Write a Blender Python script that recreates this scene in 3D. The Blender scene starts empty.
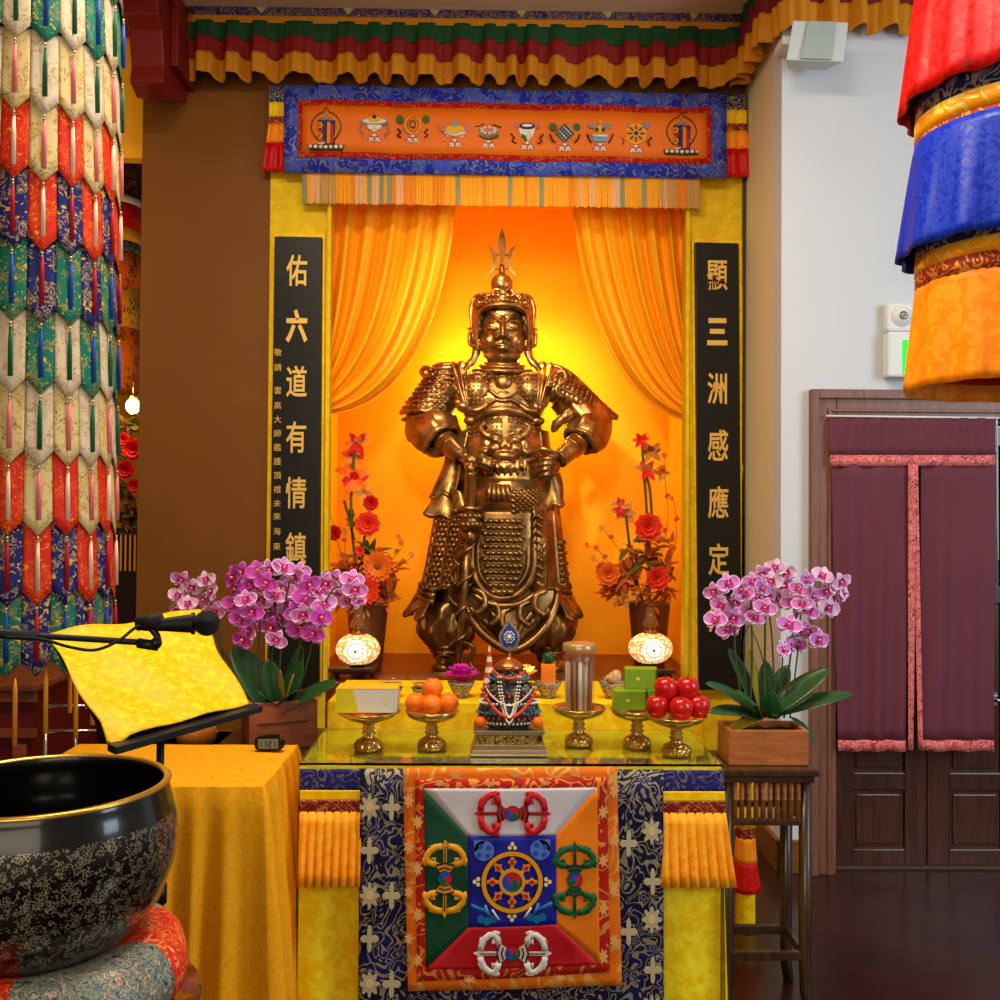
import bpy, math, random
from mathutils import Vector, Matrix, noise
V = Vector; PI = math.pi
random.seed(11)
SC = bpy.context.scene
COL = SC.collection
R2 = math.radians

# ------------------------------------------------------------------ camera
CAM = V((0, 0, 1.6))
ROT = Matrix.Rotation(R2(-0.8), 3, 'Z') @ Matrix.Rotation(R2(90 + 1.03), 3, 'X') @ Matrix.Rotation(0.007, 3, 'Z')
cd = bpy.data.cameras.new('camera'); cam = bpy.data.objects.new('camera', cd); COL.objects.link(cam)
cam.location = CAM; cam.rotation_euler = ROT.to_euler()
cd.sensor_width = 36; cd.lens = 36; cd.clip_start = 0.05
SC.camera = cam

def ray(px, py):
    return ROT @ V(((px - 500) / 1000, (500 - py) / 1000, -1))
def at(px, py, Y):
    d = ray(px, py); return CAM + d * (Y / d.y)
def atz(px, py, z):
    d = ray(px, py); return CAM + d * ((z - CAM.z) / d.z)

# ------------------------------------------------------------------ mesh builder
class MB:
    def __init__(s): s.v = []; s.f = []; s.m = []; s.s = []
    def add(s, vs, fs, m=0, sm=True, M=None):
        o = len(s.v)
        if M is not None: vs = [M @ V(p) for p in vs]
        s.v += [V(p) for p in vs]
        for i, f in enumerate(fs):
            s.f.append([a + o for a in f]); s.m.append(m[i] if isinstance(m, (list, tuple)) else m); s.s.append(sm)
        return s
    def box(s, a, b, m=0, M=None):
        x0, y0, z0 = a; x1, y1, z1 = b
        vs = [(x0,y0,z0),(x1,y0,z0),(x1,y1,z0),(x0,y1,z0),(x0,y0,z1),(x1,y0,z1),(x1,y1,z1),(x0,y1,z1)]
        return s.add(vs, [(0,3,2,1),(4,5,6,7),(0,1,5,4),(1,2,6,5),(2,3,7,6),(3,0,4,7)], m, False, M)
    def cbox(s, c, sz, m=0, M=None):
        c = V(c); h = V(sz) / 2
        return s.box(c - h, c + h, m, M)
    def ell(s, c, r, m=0, nu=20, nv=12, M=None):
        c = V(c)
        if isinstance(r, (int, float)): r = (r, r, r)
        vs = []; fs = []
        for j in range(1, nv):
            t = PI * j / nv
            for i in range(nu):
                a = 2 * PI * i / nu
                vs.append((c.x + r[0]*math.sin(t)*math.cos(a), c.y + r[1]*math.sin(t)*math.sin(a), c.z + r[2]*math.cos(t)))
        n = len(vs); vs += [(c.x, c.y, c.z + r[2]), (c.x, c.y, c.z - r[2])]
        for j in range(nv - 2):
            for i in range(nu):
                k = (i + 1) % nu
                fs.append((j*nu+i, (j+1)*nu+i, (j+1)*nu+k, j*nu+k))
        for i in range(nu):
            k = (i + 1) % nu
            fs.append((n, i, k)); fs.append((n+1, (nv-2)*nu+k, (nv-2)*nu+i))
        return s.add(vs, fs, m, True, M)
    def tube(s, pts, r, n=8, m=0, closed=False, caps=True, flat=None, M=None):
        pts = [V(p) for p in pts]; N = len(pts)
        if isinstance(r, (int, float)): r = [r] * N
        up = None; vs = []; fs = []
        for i, p in enumerate(pts):
            a = pts[(i-1) % N] if (closed or i > 0) else p
            b = pts[(i+1) % N] if (closed or i < N-1) else p
            t = (b - a)
            t = t.normalized() if t.length > 1e-9 else V((0, 0, 1))
            if up is None:
                up = V((0, -1, 0)) if abs(t.y) < 0.9 else V((1, 0, 0))
            up = (up - t * up.dot(t))
            up = up.normalized() if up.length > 1e-6 else t.orthogonal().normalized()
            sd = t.cross(up)
            rr = r[i]; ru, rs = (rr, rr) if flat is None else (rr * flat, rr)
            for k in range(n):
                q = 2 * PI * k / n
                vs.append(p + sd * (rs * math.cos(q)) + up * (ru * math.sin(q)))
        L = N if closed else N - 1
        for i in range(L):
            for k in range(n):
                a = i*n+k; b = i*n+(k+1) % n; c = ((i+1) % N)*n+(k+1) % n; d = ((i+1) % N)*n+k
                fs.append((a, b, c, d))
        if caps and not closed:
            fs.append(tuple(range(n-1, -1, -1))); fs.append(tuple((N-1)*n + k for k in range(n)))
        return s.add(vs, fs, m, True, M)
    def lathe(s, prof, c=(0,0,0), n=32, m=0, M=None, wob=None, sx=1, sy=1, caps=False):
        c = V(c); vs = []; fs = []; ms = []
        for j, (r, z) in enumerate(prof):
            for i in range(n):
                a = 2*PI*i/n; rr = r if wob is None else wob(r, z, a, j)
                vs.append((c.x + rr*sx*math.cos(a), c.y + rr*sy*math.sin(a), c.z + z))
        for j in range(len(prof)-1):
            for i in range(n):
                k = (i+1) % n
                fs.append((j*n+i, j*n+k, (j+1)*n+k, (j+1)*n+i))
                ms.append(m[j] if isinstance(m, (list, tuple)) else m)
        if caps:
            fs.append(tuple(range(n-1, -1, -1))); ms.append(ms[0])
            fs.append(tuple((len(prof)-1)*n + k for k in range(n))); ms.append(ms[-2])
        return s.add(vs, fs, ms, True, M)
    def grid(s, f, nu, nv, m=0, sm=True, closed=False, M=None):
        vs = []; fs = []; ms = []
        for j in range(nv+1):
            for i in range(nu + (0 if closed else 1)):
                vs.append(f(i/nu, j/nv))
        W = nu if closed else nu+1
        for j in range(nv):
            for i in range(nu):
                k = (i+1) % W if closed else i+1
                fs.append((j*W+i, j*W+k, (j+1)*W+k, (j+1)*W+i))
                ms.append(m(i, j) if callable(m) else m)
        return s.add(vs, fs, ms, sm, M)
    def prism(s, out, d, M=None, m=0, y0=0.0):
        """outline in the local XZ plane, extruded d towards -Y"""
        n = len(out); vs = [(x, y0, z) for x, z in out] + [(x, y0 - d, z) for x, z in out]
        fs = [tuple(range(n, 2*n)), tuple(range(n-1, -1, -1))]
        for i in range(n):
            k = (i+1) % n; fs.append((i, k, n+k, n+i))
        return s.add(vs, fs, m, False, M)
    def merge(s, o, M=None, m0=0):
        vs = o.v if M is None else [M @ p for p in o.v]
        k = len(s.v); s.v += vs; s.f += [[a+k for a in f] for f in o.f]; s.m += [a+m0 for a in o.m]; s.s += o.s
        return s
    def build(s, name, mats, parent=None, M=None, solid=0, bev=0, sub=0, remesh=0, smooth=0, origin=None, off=-1):
        if not isinstance(mats, (list, tuple)): mats = [mats]
        vs = s.v if M is None else [M @ p for p in s.v]
        if parent is not None: O = wloc(parent)
        elif origin is not None: O = V(origin)
        else:
            xs = [p.x for p in vs]; ys = [p.y for p in vs]; zs = [p.z for p in vs]
            O = V(((min(xs)+max(xs))/2, (min(ys)+max(ys))/2, min(zs)))
        me = bpy.data.meshes.new(name)
        me.from_pydata([tuple(p - O) for p in vs], [], s.f)
        for a in mats: me.materials.append(a)
        me.polygons.foreach_set('material_index', [min(a, len(mats)-1) for a in s.m])
        me.polygons.foreach_set('use_smooth', [bool(a) for a in s.s])
        me.update()
        o = bpy.data.objects.new(name, me); COL.objects.link(o)
        if parent is not None: o.parent = parent
        else: o.location = O
        if remesh:
            d = o.modifiers.new('fuse', 'REMESH'); d.mode = 'VOXEL'; d.voxel_size = remesh; d.use_smooth_shade = True
        if smooth:
            d = o.modifiers.new('soft', 'SMOOTH'); d.factor = 0.5; d.iterations = smooth
        if solid:
            d = o.modifiers.new('thick', 'SOLIDIFY'); d.thickness = solid; d.offset = off
        if bev:
            d = o.modifiers.new('edge', 'BEVEL'); d.width = bev; d.segments = 2; d.limit_method = 'ANGLE'
        if sub:
            d = o.modifiers.new('sub', 'SUBSURF'); d.levels = sub; d.render_levels = sub
        return o

def wloc(o):
    L = V((0, 0, 0))
    while o is not None: L += o.location; o = o.parent
    return L
def tag(o, label, cat, group=None, kind=None):
    if label: o['label'] = label
    if cat: o['category'] = cat
    if group: o['group'] = group
    if kind: o['kind'] = kind
    return o
def thing(name, label, cat, loc, group=None):
    o = bpy.data.objects.new(name, None); COL.objects.link(o); o.location = loc; o.empty_display_size = .05
    return tag(o, label, cat, group)
def struct(o):
    o['kind'] = 'structure'; return o
def copy_tree(o, loc=None, rotz=None, label=None, scale=None, parent=None):
    c = o.copy(); COL.objects.link(c)
    if parent is not None: c.parent = parent
    if loc is not None: c.location = loc
    if rotz is not None: c.rotation_euler = (0, 0, rotz)
    if scale is not None: c.scale = (scale,)*3
    if label: c['label'] = label
    for ch in [x for x in bpy.data.objects if x.parent == o]:
        copy_tree(ch, parent=c)
    return c
def part(mesh_ob, parent, loc, M3=None, scale=1.0, name=None):
    """another part sharing the mesh of an earlier one"""
    c = mesh_ob.copy(); COL.objects.link(c); c.parent = parent
    c.location = V(loc) - wloc(parent)
    if M3 is not None: c.rotation_euler = M3.to_euler()
    c.scale = (scale,)*3
    return c
def T(x, y, z): return Matrix.Translation((x, y, z))
def RX(a): return Matrix.Rotation(a, 4, 'X')
def RY(a): return Matrix.Rotation(a, 4, 'Y')
def RZ(a): return Matrix.Rotation(a, 4, 'Z')
def SCL(x, y=None, z=None):
    if y is None: y = z = x
    return Matrix.Diagonal((x, y, z, 1))
def lerp(a, b, t): return a + (b - a) * t
def sstep(t): t = max(0, min(1, t)); return t*t*(3-2*t)
def bez(p, t):
    a, b, c, d = p; u = 1-t
    return a*(u**3) + b*(3*u*u*t) + c*(3*u*t*t) + d*(t**3)
def spline(pts, k=6):
    P = [V(p) for p in pts]; out = []
    for i in range(len(P)-1):
        p0 = P[max(i-1, 0)]; p1 = P[i]; p2 = P[i+1]; p3 = P[min(i+2, len(P)-1)]
        for j in range(k):
            t = j/k
            out.append(0.5*((2*p1)+(p2-p0)*t+(2*p0-5*p1+4*p2-p3)*t*t+(3*p1-p0-3*p2+p3)*t**3))
    return out + [P[-1]]
def lin(c):
    return tuple((x/255/12.92) if x/255 <= .04045 else ((x/255+.055)/1.055)**2.4 for x in c) + (1,)

# ------------------------------------------------------------------ materials
def newmat(name):
    m = bpy.data.materials.new(name); m.use_nodes = True
    nt = m.node_tree; b = nt.nodes['Principled BSDF']
    return m, nt, b
def N(nt, t, **kw):
    n = nt.nodes.new(t)
    for k, v in kw.items():
        if hasattr(n, k): setattr(n, k, v)
        else: n.inputs[k].default_value = v
    return n
def coords(nt, sc=(1,1,1), rot=(0,0,0)):
    tc = N(nt, 'ShaderNodeTexCoord'); mp = N(nt, 'ShaderNodeMapping')
    mp.inputs['Scale'].default_value = sc; mp.inputs['Rotation'].default_value = rot
    nt.links.new(tc.outputs['Object'], mp.inputs['Vector']); return mp.outputs['Vector']
def mix(nt, fac, a, b):
    m = N(nt, 'ShaderNodeMix'); m.data_type = 'RGBA'
    for i, x in ((6, a), (7, b)):
        if isinstance(x, tuple): m.inputs[i].default_value = x
        else: nt.links.new(x, m.inputs[i])
    if isinstance(fac, (int, float)): m.inputs[0].default_value = fac
    else: nt.links.new(fac, m.inputs[0])
    return m.outputs[2]
def math_(nt, op, a, b=0.0, c=None):
    m = N(nt, 'ShaderNodeMath'); m.operation = op
    for i, x in enumerate((a, b) + (() if c is None else (c,))):
        if isinstance(x, (int, float)): m.inputs[i].default_value = x
        else: nt.links.new(x, m.inputs[i])
    return m.outputs[0]
def ramp(nt, fac, stops):
    r = N(nt, 'ShaderNodeValToRGB'); el = r.color_ramp.elements
    while len(el) < len(stops): el.new(0.5)
    for e, (p, c) in zip(el, stops): e.position = p; e.color = c
    nt.links.new(fac, r.inputs[0]); return r.outputs[0]
def tnoise(nt, vec, scale, detail=2, dist=0.0, rough=.5):
    n = N(nt, 'ShaderNodeTexNoise'); n.inputs['Scale'].default_value = scale; n.inputs['Detail'].default_value = detail
    n.inputs['Distortion'].default_value = dist; n.inputs['Roughness'].default_value = rough
    nt.links.new(vec, n.inputs['Vector']); return n.outputs['Fac']
def bump(nt, b, h, strength=.3, dist=.01):
    n = N(nt, 'ShaderNodeBump'); n.inputs['Strength'].default_value = strength; n.inputs['Distance'].default_value = dist
    nt.links.new(h, n.inputs['Height']); nt.links.new(n.outputs[0], b.inputs['Normal'])
def plain(name, c, rough=.5, metal=0.0, sheen=0, spec=.35, coat=0, var=0, vscale=30, bmp=0, trans=0, ior=1.45, emit=0, sss=0):
    m, nt, b = newmat(name); col = lin(c)
    b.inputs['Base Color'].default_value = col; b.inputs['Roughness'].default_value = rough; b.inputs['Metallic'].default_value = metal
    b.inputs['Specular IOR Level'].default_value = spec; b.inputs['Coat Weight'].default_value = coat; b.inputs['Coat Roughness'].default_value = .08
    b.inputs['Sheen Weight'].default_value = sheen*.1; b.inputs['Sheen Tint'].default_value = col; b.inputs['IOR'].default_value = ior; b.inputs['Transmission Weight'].default_value = trans
    if var or bmp:
        n = tnoise(nt, coords(nt), vscale, 4)
        if var:
            lo = tuple(x*(1-var) for x in col[:3]) + (1,); hi = tuple(min(1, x*(1+var)) for x in col[:3]) + (1,)
            nt.links.new(ramp(nt, n, [(.3, lo), (.7, hi)]), b.inputs['Base Color'])
        if bmp: bump(nt, b, n, bmp, .01)
    if emit:
        b.inputs['Emission Color'].default_value = col; b.inputs['Emission Strength'].default_value = emit
    return m
def scroll(name, base, fig, scale=12, k=6, thr=.28, rough=.45, dist=1.2, metal_fig=.3, base2=None, blob=None, sc=(1,1,1)):
    """woven scrollwork: contour lines of a distorted noise give curling figures"""
    m, nt, b = newmat(name); vec = coords(nt, sc)
    n = tnoise(nt, vec, scale, 1.0, dist)
    w = math_(nt, 'PINGPONG', math_(nt, 'MULTIPLY', n, k), .5)
    line = math_(nt, 'LESS_THAN', w, thr*.5)
    bc = lin(base)
    if base2:
        n2 = tnoise(nt, vec, scale*.55, 2); bc = mix(nt, math_(nt, 'GREATER_THAN', n2, .52), lin(base), lin(base2))
    c = mix(nt, line, bc, lin(fig))
    if blob:
        vo = N(nt, 'ShaderNodeTexVoronoi'); vo.inputs['Scale'].default_value = scale*.8; nt.links.new(vec, vo.inputs['Vector'])
        c = mix(nt, math_(nt, 'LESS_THAN', vo.outputs['Distance'], .3), c, lin(blob))
    nt.links.new(c, b.inputs['Base Color'])
    b.inputs['Roughness'].default_value = rough; b.inputs['Specular IOR Level'].default_value = .2
    nt.links.new(math_(nt, 'MULTIPLY', line, metal_fig), b.inputs['Metallic'])
    bump(nt, b, line, .25, .002)
    return m
def damask(name, c, c2, scale=25, rough=.35, sheen=.2, thr=.5, soft=.09, bmp=.15, spec=.22):
    """tone-on-tone satin figure"""
    m, nt, b = newmat(name); vec = coords(nt)
    n = tnoise(nt, vec, scale, 3, 1.0)
    f = ramp(nt, n, [(thr-soft, (0,0,0,1)), (thr+soft, (1,1,1,1))])
    nt.links.new(mix(nt, f, lin(c), lin(c2)), b.inputs['Base Color'])
    nt.links.new(math_(nt, 'MULTIPLY_ADD', f, .25, rough), b.inputs['Roughness'])
    b.inputs['Specular IOR Level'].default_value = spec
    bump(nt, b, n, bmp, .004)
    return m
def flecked(name, c, g1, g2, scale=45, rough=.5, t1=.56, t2=.64):
    """brocade ground with two tones of gold sprigs"""
    m, nt, b = newmat(name); vec = coords(nt)
    n = tnoise(nt, vec, scale, 2, 1.6); n2 = tnoise(nt, vec, scale*.45, 1, .5)
    w = math_(nt, 'PINGPONG', math_(nt, 'MULTIPLY', n, 4), .5)
    l = math_(nt, 'MULTIPLY', math_(nt, 'LESS_THAN', w, .13), math_(nt, 'GREATER_THAN', n2, .5))
    c1 = mix(nt, l, lin(c), lin(g1))
    l2 = math_(nt, 'GREATER_THAN', n, t2)
    nt.links.new(mix(nt, l2, c1, lin(g2)), b.inputs['Base Color'])
    b.inputs['Roughness'].default_value = rough; b.inputs['Specular IOR Level'].default_value = .2
    return m
def wood(name, c, c2, sc=(1, 1, 12), scale=6, rough=.4, coat=0, grain=1.0):
    m, nt, b = newmat(name); vec = coords(nt, sc)
    n = tnoise(nt, vec, scale, 5, .6, .6)
    nt.links.new(ramp(nt, n, [(.3, lin(c)), (.72, lin(c2))]), b.inputs['Base Color'])
    b.inputs['Roughness'].default_value = rough; b.inputs['Coat Weight'].default_value = coat
    bump(nt, b, n, .08*grain, .004); return m
# ------------------------------------------------------------------ shared materials
M_yel = damask('yellow damask', (250, 205, 10), (255, 232, 40), 22)
M_yel2 = damask('golden damask', (246, 186, 4), (255, 214, 20), 18)
M_velvet = damask('gold velvet', (238, 158, 8), (246, 174, 14), 70, rough=.55, sheen=.6, soft=.12)
M_wallb = plain('brown wall paint', (122, 72, 9), .6, var=.05, vscale=3, bmp=.03)
M_wallw = plain('white wall paint', (206, 209, 212), .65, var=.02, vscale=2, bmp=.03)
M_cream = plain('cream wall paint', (224, 210, 168), .65, var=.03, vscale=2, bmp=.03)
M_ceil = plain('ceiling paint', (215, 185, 155), .7)
M_facade = damask('yellow niche cloth', (226, 184, 12), (240, 202, 28), 14, rough=.6, sheen=.1)
M_niche = plain('orange niche lining', (255, 178, 4), .75, var=.03, vscale=4)
M_dkwood = wood('dark stained wood', (38, 22, 12), (78, 48, 28), (6, 6, 1), 7, .3, .3)
M_frame = wood('door frame wood', (104, 62, 46), (140, 90, 70), (12, 12, 1), 5, .45)
M_door = wood('door wood', (46, 21, 10), (84, 42, 20), (10, 10, 1), 5, .35, .2)
M_base = wood('baseboard wood', (96, 56, 24), (140, 88, 40), (1, 1, 10), 5, .4)
M_brass = plain('polished brass', (214, 170, 80), .22, 1.0)
M_chrome = plain('polished steel', (200, 200, 205), .2, 1.0)
M_black = plain('black plastic', (18, 18, 19), .45)
M_blackm = plain('black rubber', (12, 12, 13), .7)
M_glass = plain('clear glass', (235, 240, 235), .02, trans=1.0, ior=1.3)
M_white = plain('white enamel', (225, 225, 220), .45)
M_orangec = damask('orange satin', (255, 136, 4), (255, 156, 20), 30, .35, .3)
M_redc = damask('red satin', (196, 10, 10), (210, 18, 14), 30, .35, .3)
M_bluec = damask('blue satin', (12, 42, 168), (20, 56, 190), 60, .3, .3)
M_navy = scroll('navy scroll brocade', (18, 18, 62), (156, 144, 112), 26, 7, .34, base2=(24, 30, 92))
M_bluebr = scroll('blue dragon brocade', (34, 44, 160), (120, 124, 150), 15, 5, .22, base2=(64, 84, 186), rough=.55)
M_redbr = scroll('red cloud brocade', (186, 22, 12), (222, 120, 70), 20, 5, .2, rough=.55)
M_goldbr = scroll('gold cloud brocade', (255, 168, 12), (255, 208, 70), 18, 5, .26)
M_maroonbr = scroll('maroon cloud brocade', (120, 26, 22), (196, 112, 60), 24, 6, .3)
M_orbr = scroll('orange flower brocade', (222, 116, 16), (240, 164, 70), 16, 5, .25, rough=.55)

# ------------------------------------------------------------------ the room
YB, YC = 5.2, 4.55            # back wall, right front wall
XC = at(781, 500, YC).x       # corner of the right wall
CE = 4.19
xl = at(139, 400, YB).x       # free edge of the brown pier
nl, nr = at(268, 450, YB).x, XC
ol, orr = at(328, 450, YB).x, at(686, 450, YB).x
nz0 = .74                     # niche floor
nztop = at(500, 150, YB).z
ntop = at(500, 150, YB).z
ntin = at(500, 168, 6.3).z

# floor of dark planks
m, nt, b = newmat('dark polished floorboards')
vec = coords(nt, (1, 1, 1), (0, 0, R2(32)))
br = N(nt, 'ShaderNodeTexBrick'); nt.links.new(vec, br.inputs['Vector'])
br.inputs['Scale'].default_value = 1; br.inputs['Brick Width'].default_value = 1.9; br.inputs['Row Height'].default_value = .16
br.inputs['Mortar Size'].default_value = .0022; br.inputs['Color1'].default_value = lin((52, 22, 16)); br.inputs['Color2'].default_value = lin((62, 27, 19)); br.inputs['Mortar'].default_value = lin((28, 12, 9))
n_ = tnoise(nt, vec, 5, 4)
nt.links.new(mix(nt, math_(nt, 'MULTIPLY', n_, .35), br.outputs['Color'], lin((36, 14, 11))), b.inputs['Base Color'])
b.inputs['Roughness'].default_value = .24; b.inputs['Specular IOR Level'].default_value = .4
M_floor = m
struct(MB().box((-7, -2, -.1), (5, 10, 0)).build('floor', M_floor))
struct(MB().box((-7, -2, CE), (5, 10, CE+.1)).build('ceiling', M_ceil))
struct(MB().box((xl, YB, 0), (nl, YB+1.3, CE)).build('wall_left', M_wallb))
# brown wall above the niche
struct(MB().box((nl, YB, ntop), (nr+.2, YB+.12, CE)).build('wall_back', M_wallb))
# white wall on the right: a return and the wall that carries the door
dx0, dx1, dzt = at(809, 600, YC).x, at(809, 600, YC).x + 1.13, at(830, 393, YC).z
w = MB()
w.box((XC, YC, 0), (dx0, YC+.14, CE)); w.box((dx0, YC, dzt), (dx1, YC+.14, CE)); w.box((dx1, YC, 0), (5, YC+.14, CE))
struct(w.build('wall_front', M_wallw))
struct(MB().box((XC, YC+.14, 0), (XC+.12, YB+.05, CE)).build('wall_right', M_cream))
bb = MB(); bb.box((XC-.018, YC-.018, 0), (XC, YB, .13)); bb.box((XC-.022, YC-.022, .13), (XC, YB, .15))
struct(bb.build('baseboard_right', M_base, bev=.004))
bb = MB(); bb.box((XC-.018, YC-.018, 0), (dx0-.002, YC, .13)); bb.box((XC-.022, YC-.022, .13), (dx0-.002, YC, .15))
struct(bb.build('baseboard_front', M_base, bev=.004))
# far room seen past the pier
struct(MB().box((-7, 9, 0), (xl, 9.1, CE)).build('wall_far', plain('amber far wall', (236, 160, 22), .7)))
struct(MB().box((-7.1, -2, 0), (-7, 9.1, CE)).build('wall_outer', plain('beige outer wall', (190, 150, 100), .7)))

struct(MB().box((-7, 5.32, at(130, 158, 5.32).z), (xl, 5.4, CE)).build('wall_upper', plain('amber upper wall', (246, 176, 20), .7)))
# niche: facade cloth panels, floor, lining
f = MB()
f.box((nl, YB-.012, .0), (ol, YB+.12, ntop)); f.box((orr, YB-.012, 0), (nr-.004, YB+.12, ntop))
f.box((ol, YB-.012, at(500, 188, YB).z), (orr, YB+.12, ntop))
struct(f.build('trim_1', M_facade))
YI = 6.35
struct(MB().box((ol-.12, YI, nz0-.02), (orr+.12, YI+.08, ntin)).build('wall_niche_back', M_niche))
struct(MB().box((ol-.2, YB+.12, nz0-.02), (ol-.12, YI+.08, ntin)).build('wall_niche_left', M_niche))
struct(MB().box((orr+.12, YB+.12, nz0-.02), (orr+.2, YI+.08, ntin)).build('wall_niche_right', M_niche))
struct(MB().box((ol-.2, YB+.12, ntin), (orr+.2, YI+.08, ntin+.06)).build('ceiling_niche', M_niche))
f = MB(); f.box((ol-.2, YB+.0, nz0-.08), (orr+.2, YI+.1, nz0)); f.box((ol+.001, YB-.0, 0), (orr-.001, YB+.1, nz0-.08))
struct(f.build('trim_2', wood('red lacquered wood', (92, 30, 12), (130, 48, 20), (1, 1, 8), 5, .35)))
# narrow gilt edge strips of the niche opening
f = MB(); f.box((ol-.006, YB-.05, nz0), (ol+.012, YB-.012, at(500, 188, YB).z)); f.box((orr-.012, YB-.05, nz0), (orr+.006, YB-.012, at(500, 188, YB).z))
struct(f.build('trim_3', M_facade))
f = MB(); f.box((nr-.02, YB-.03, .0), (nr-.003, YB-.012, at(740, 100, YB).z))
struct(f.build('trim_4', M_dkwood))

# ------------------------------------------------------------------ door
dr = MB(); W = .115
dr.box((dx0, YC-.03, 0), (dx0+W, YC+.14, dzt)); dr.box((dx1-W, YC-.03, 0), (dx1, YC+.14, dzt)); dr.box((dx0+W, YC-.03, dzt-W), (dx1-W, YC+.14, dzt))
dr.box((dx0-.004, YC-.05, 0), (dx0+.03, YC, dzt+.012)); dr.box((dx0+.03, YC-.05, dzt-.03), (dx1+.004, YC, dzt+.012))
dr.box((dx0+.075, YC-.042, 0), (dx0+.09, YC, dzt-.075)); dr.box((dx0+.09, YC-.042, dzt-.09), (dx1, YC, dzt-.075))
struct(dr.build('trim_5', M_frame, bev=.004))
root = bpy.data.objects.new('door_1', None); COL.objects.link(root); root.location = ((dx0+dx1)/2, YC+.08, 0); root['kind'] = 'structure'
lx0, lx1 = dx0+W+.004, dx1-W-.004
leaf = MB()
def leafmb(a, b_, pan):
    q = MB(); y0, y1 = YC+.05, YC+.09
    st = .1
    q.box((a, y0, .012), (a+st, y1, dzt-W-.004)); q.box((b_-st, y0, .012), (b_, y1, dzt-W-.004))
    for z0, z1 in ((.012, .09), (.36, .44), (1.22, 1.3), (dzt-W-.12, dzt-W-.004)): q.box((a+st, y0, z0), (b_-st, y1, z1))
    q.box((a+st, y0+.016, .05), (b_-st, y1-.006, dzt-W-.06))
    for z0, z1 in ((.46, 1.2), (1.32, dzt-W-.14), (.11, .34)):
        q.box((a+st+.02, y0+.006, z0+.0), (b_-st-.02, y0+.02, z1))
    return q
mid = (lx0+lx1)/2
leafmb(lx0, mid-.002, 0).build('door_leaf', M_door, root, bev=.005)
leafR = leafmb(mid+.002, lx1, 0).build('door_leaf', M_door, root, bev=.005)
hb = at(990, 700, YC)
h = MB(); h.box((hb.x, YC+.03, hb.z-.03), (hb.x+.05, YC+.05, hb.z+.03)); h.tube([(hb.x+.02, YC+.03, hb.z), (hb.x+.02, YC-.01, hb.z), (hb.x+.1, YC-.01, hb.z)], .008)
h.build('door_handle', M_chrome, leafR)
h = MB(); h.tube([(lx0, YC+.03, dzt-W-.02), (lx1, YC+.03, dzt-W-.02)], .006, 6)
h.build('track', M_chrome, root)

# split curtain over the door
M_plum = plain('plum cotton', (102, 48, 60), .8, sheen=.3, var=.06, vscale=6)
M_floral = scroll('pink floral trim', (206, 78, 76), (236, 158, 150), 60, 5, .35, rough=.7, base2=(160, 40, 46))
cu = thing('door_curtain', 'plum split curtain with pink floral trim hanging in front of the wooden door', 'curtain', at(912, 752, YC-.05))
YK = YC-.055
def curtain_panel(l0, l1, r0, r1, ytop, ybot, n, ph, mt):
    """pixel corners: top x l0..r0, bottom x l1..r1"""
    def f(u, v):
        p = at(lerp(lerp(l0, l1, v), lerp(r0, r1, v), u), lerp(ytop, ybot, v), YK)
        v = max(0, min(1, (ymid-464)/287)) if (ymid := lerp(ytop, ybot, v)) else v
        p.y += .009*math.sin(u*n*2*PI+ph)*(.5+.6*v) + .004*math.sin(u*n*5+v*3)
        return p
    return f
q = MB(); q.grid(lambda u, v: (lambda p: p + V((0, .008*math.sin(u*60)*(1-v), 0)))(at(lerp(829, 995, u), lerp(418, 456, v), YK)), 90, 4)
q.build('top_panel', M_plum, cu, solid=.003)
q = MB(); q.grid(lambda u, v: at(lerp(830, 994.5, u), lerp(455, 466, v), YK-.006), 40, 2)
q.build('trim_band', M_floral, cu, solid=.003)
q = MB(); q.grid(curtain_panel(831, 838, 911, 905, 464, 742, 3, 0, 0), 60, 20); q.build('left_panel', M_plum, cu, solid=.003)
q = MB(); q.grid(curtain_panel(921, 921, 995, 993, 464, 742, 2.5, 1, 0), 60, 20); q.build('right_panel', M_plum, cu, solid=.003)
q = MB(); q.grid(curtain_panel(837.5, 838, 905, 905, 740, 751, 3, 0, 0), 40, 2); q.build('hem_trim', M_floral, cu, M=T(0, -.003, 0), solid=.003)
q = MB(); q.grid(curtain_panel(921, 921, 993, 993, 740, 751, 2.5, 1, 0), 40, 2); q.build('hem_trim', M_floral, cu, M=T(0, -.003, 0), solid=.003)
q = MB(); q.grid(lambda u, v: at(lerp(908, lerp(917, 913, v), u), lerp(464, 750, v), YK-.018+.006*u), 4, 20); q.build('edge_trim', M_floral, cu, solid=.003)
q = MB(); q.grid(lambda u, v: at(lerp(lerp(912, 918, v), lerp(918, 923, v), u), lerp(464, 750, v), YK-.008-.006*u), 4, 20); q.build('edge_trim', M_floral, cu, solid=.003)
q = MB(); a, b_ = at(826, 416, YK), at(999, 418, YK); q.tube([a, b_], .005, 8); q.build('rod', M_white, cu)
q = MB(); a, b_ = at(996.5, 402, YC-.02), at(998, 560, YC-.02); q.tube([a, b_], .004, 6); q.tube([at(990, 427, YC-.02), at(1004, 427, YC-.02)], .004, 6)
tag(q.build('cable_conduit', M_white), 'thin white conduit running down the right edge of the door curtain', 'conduit')

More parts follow.
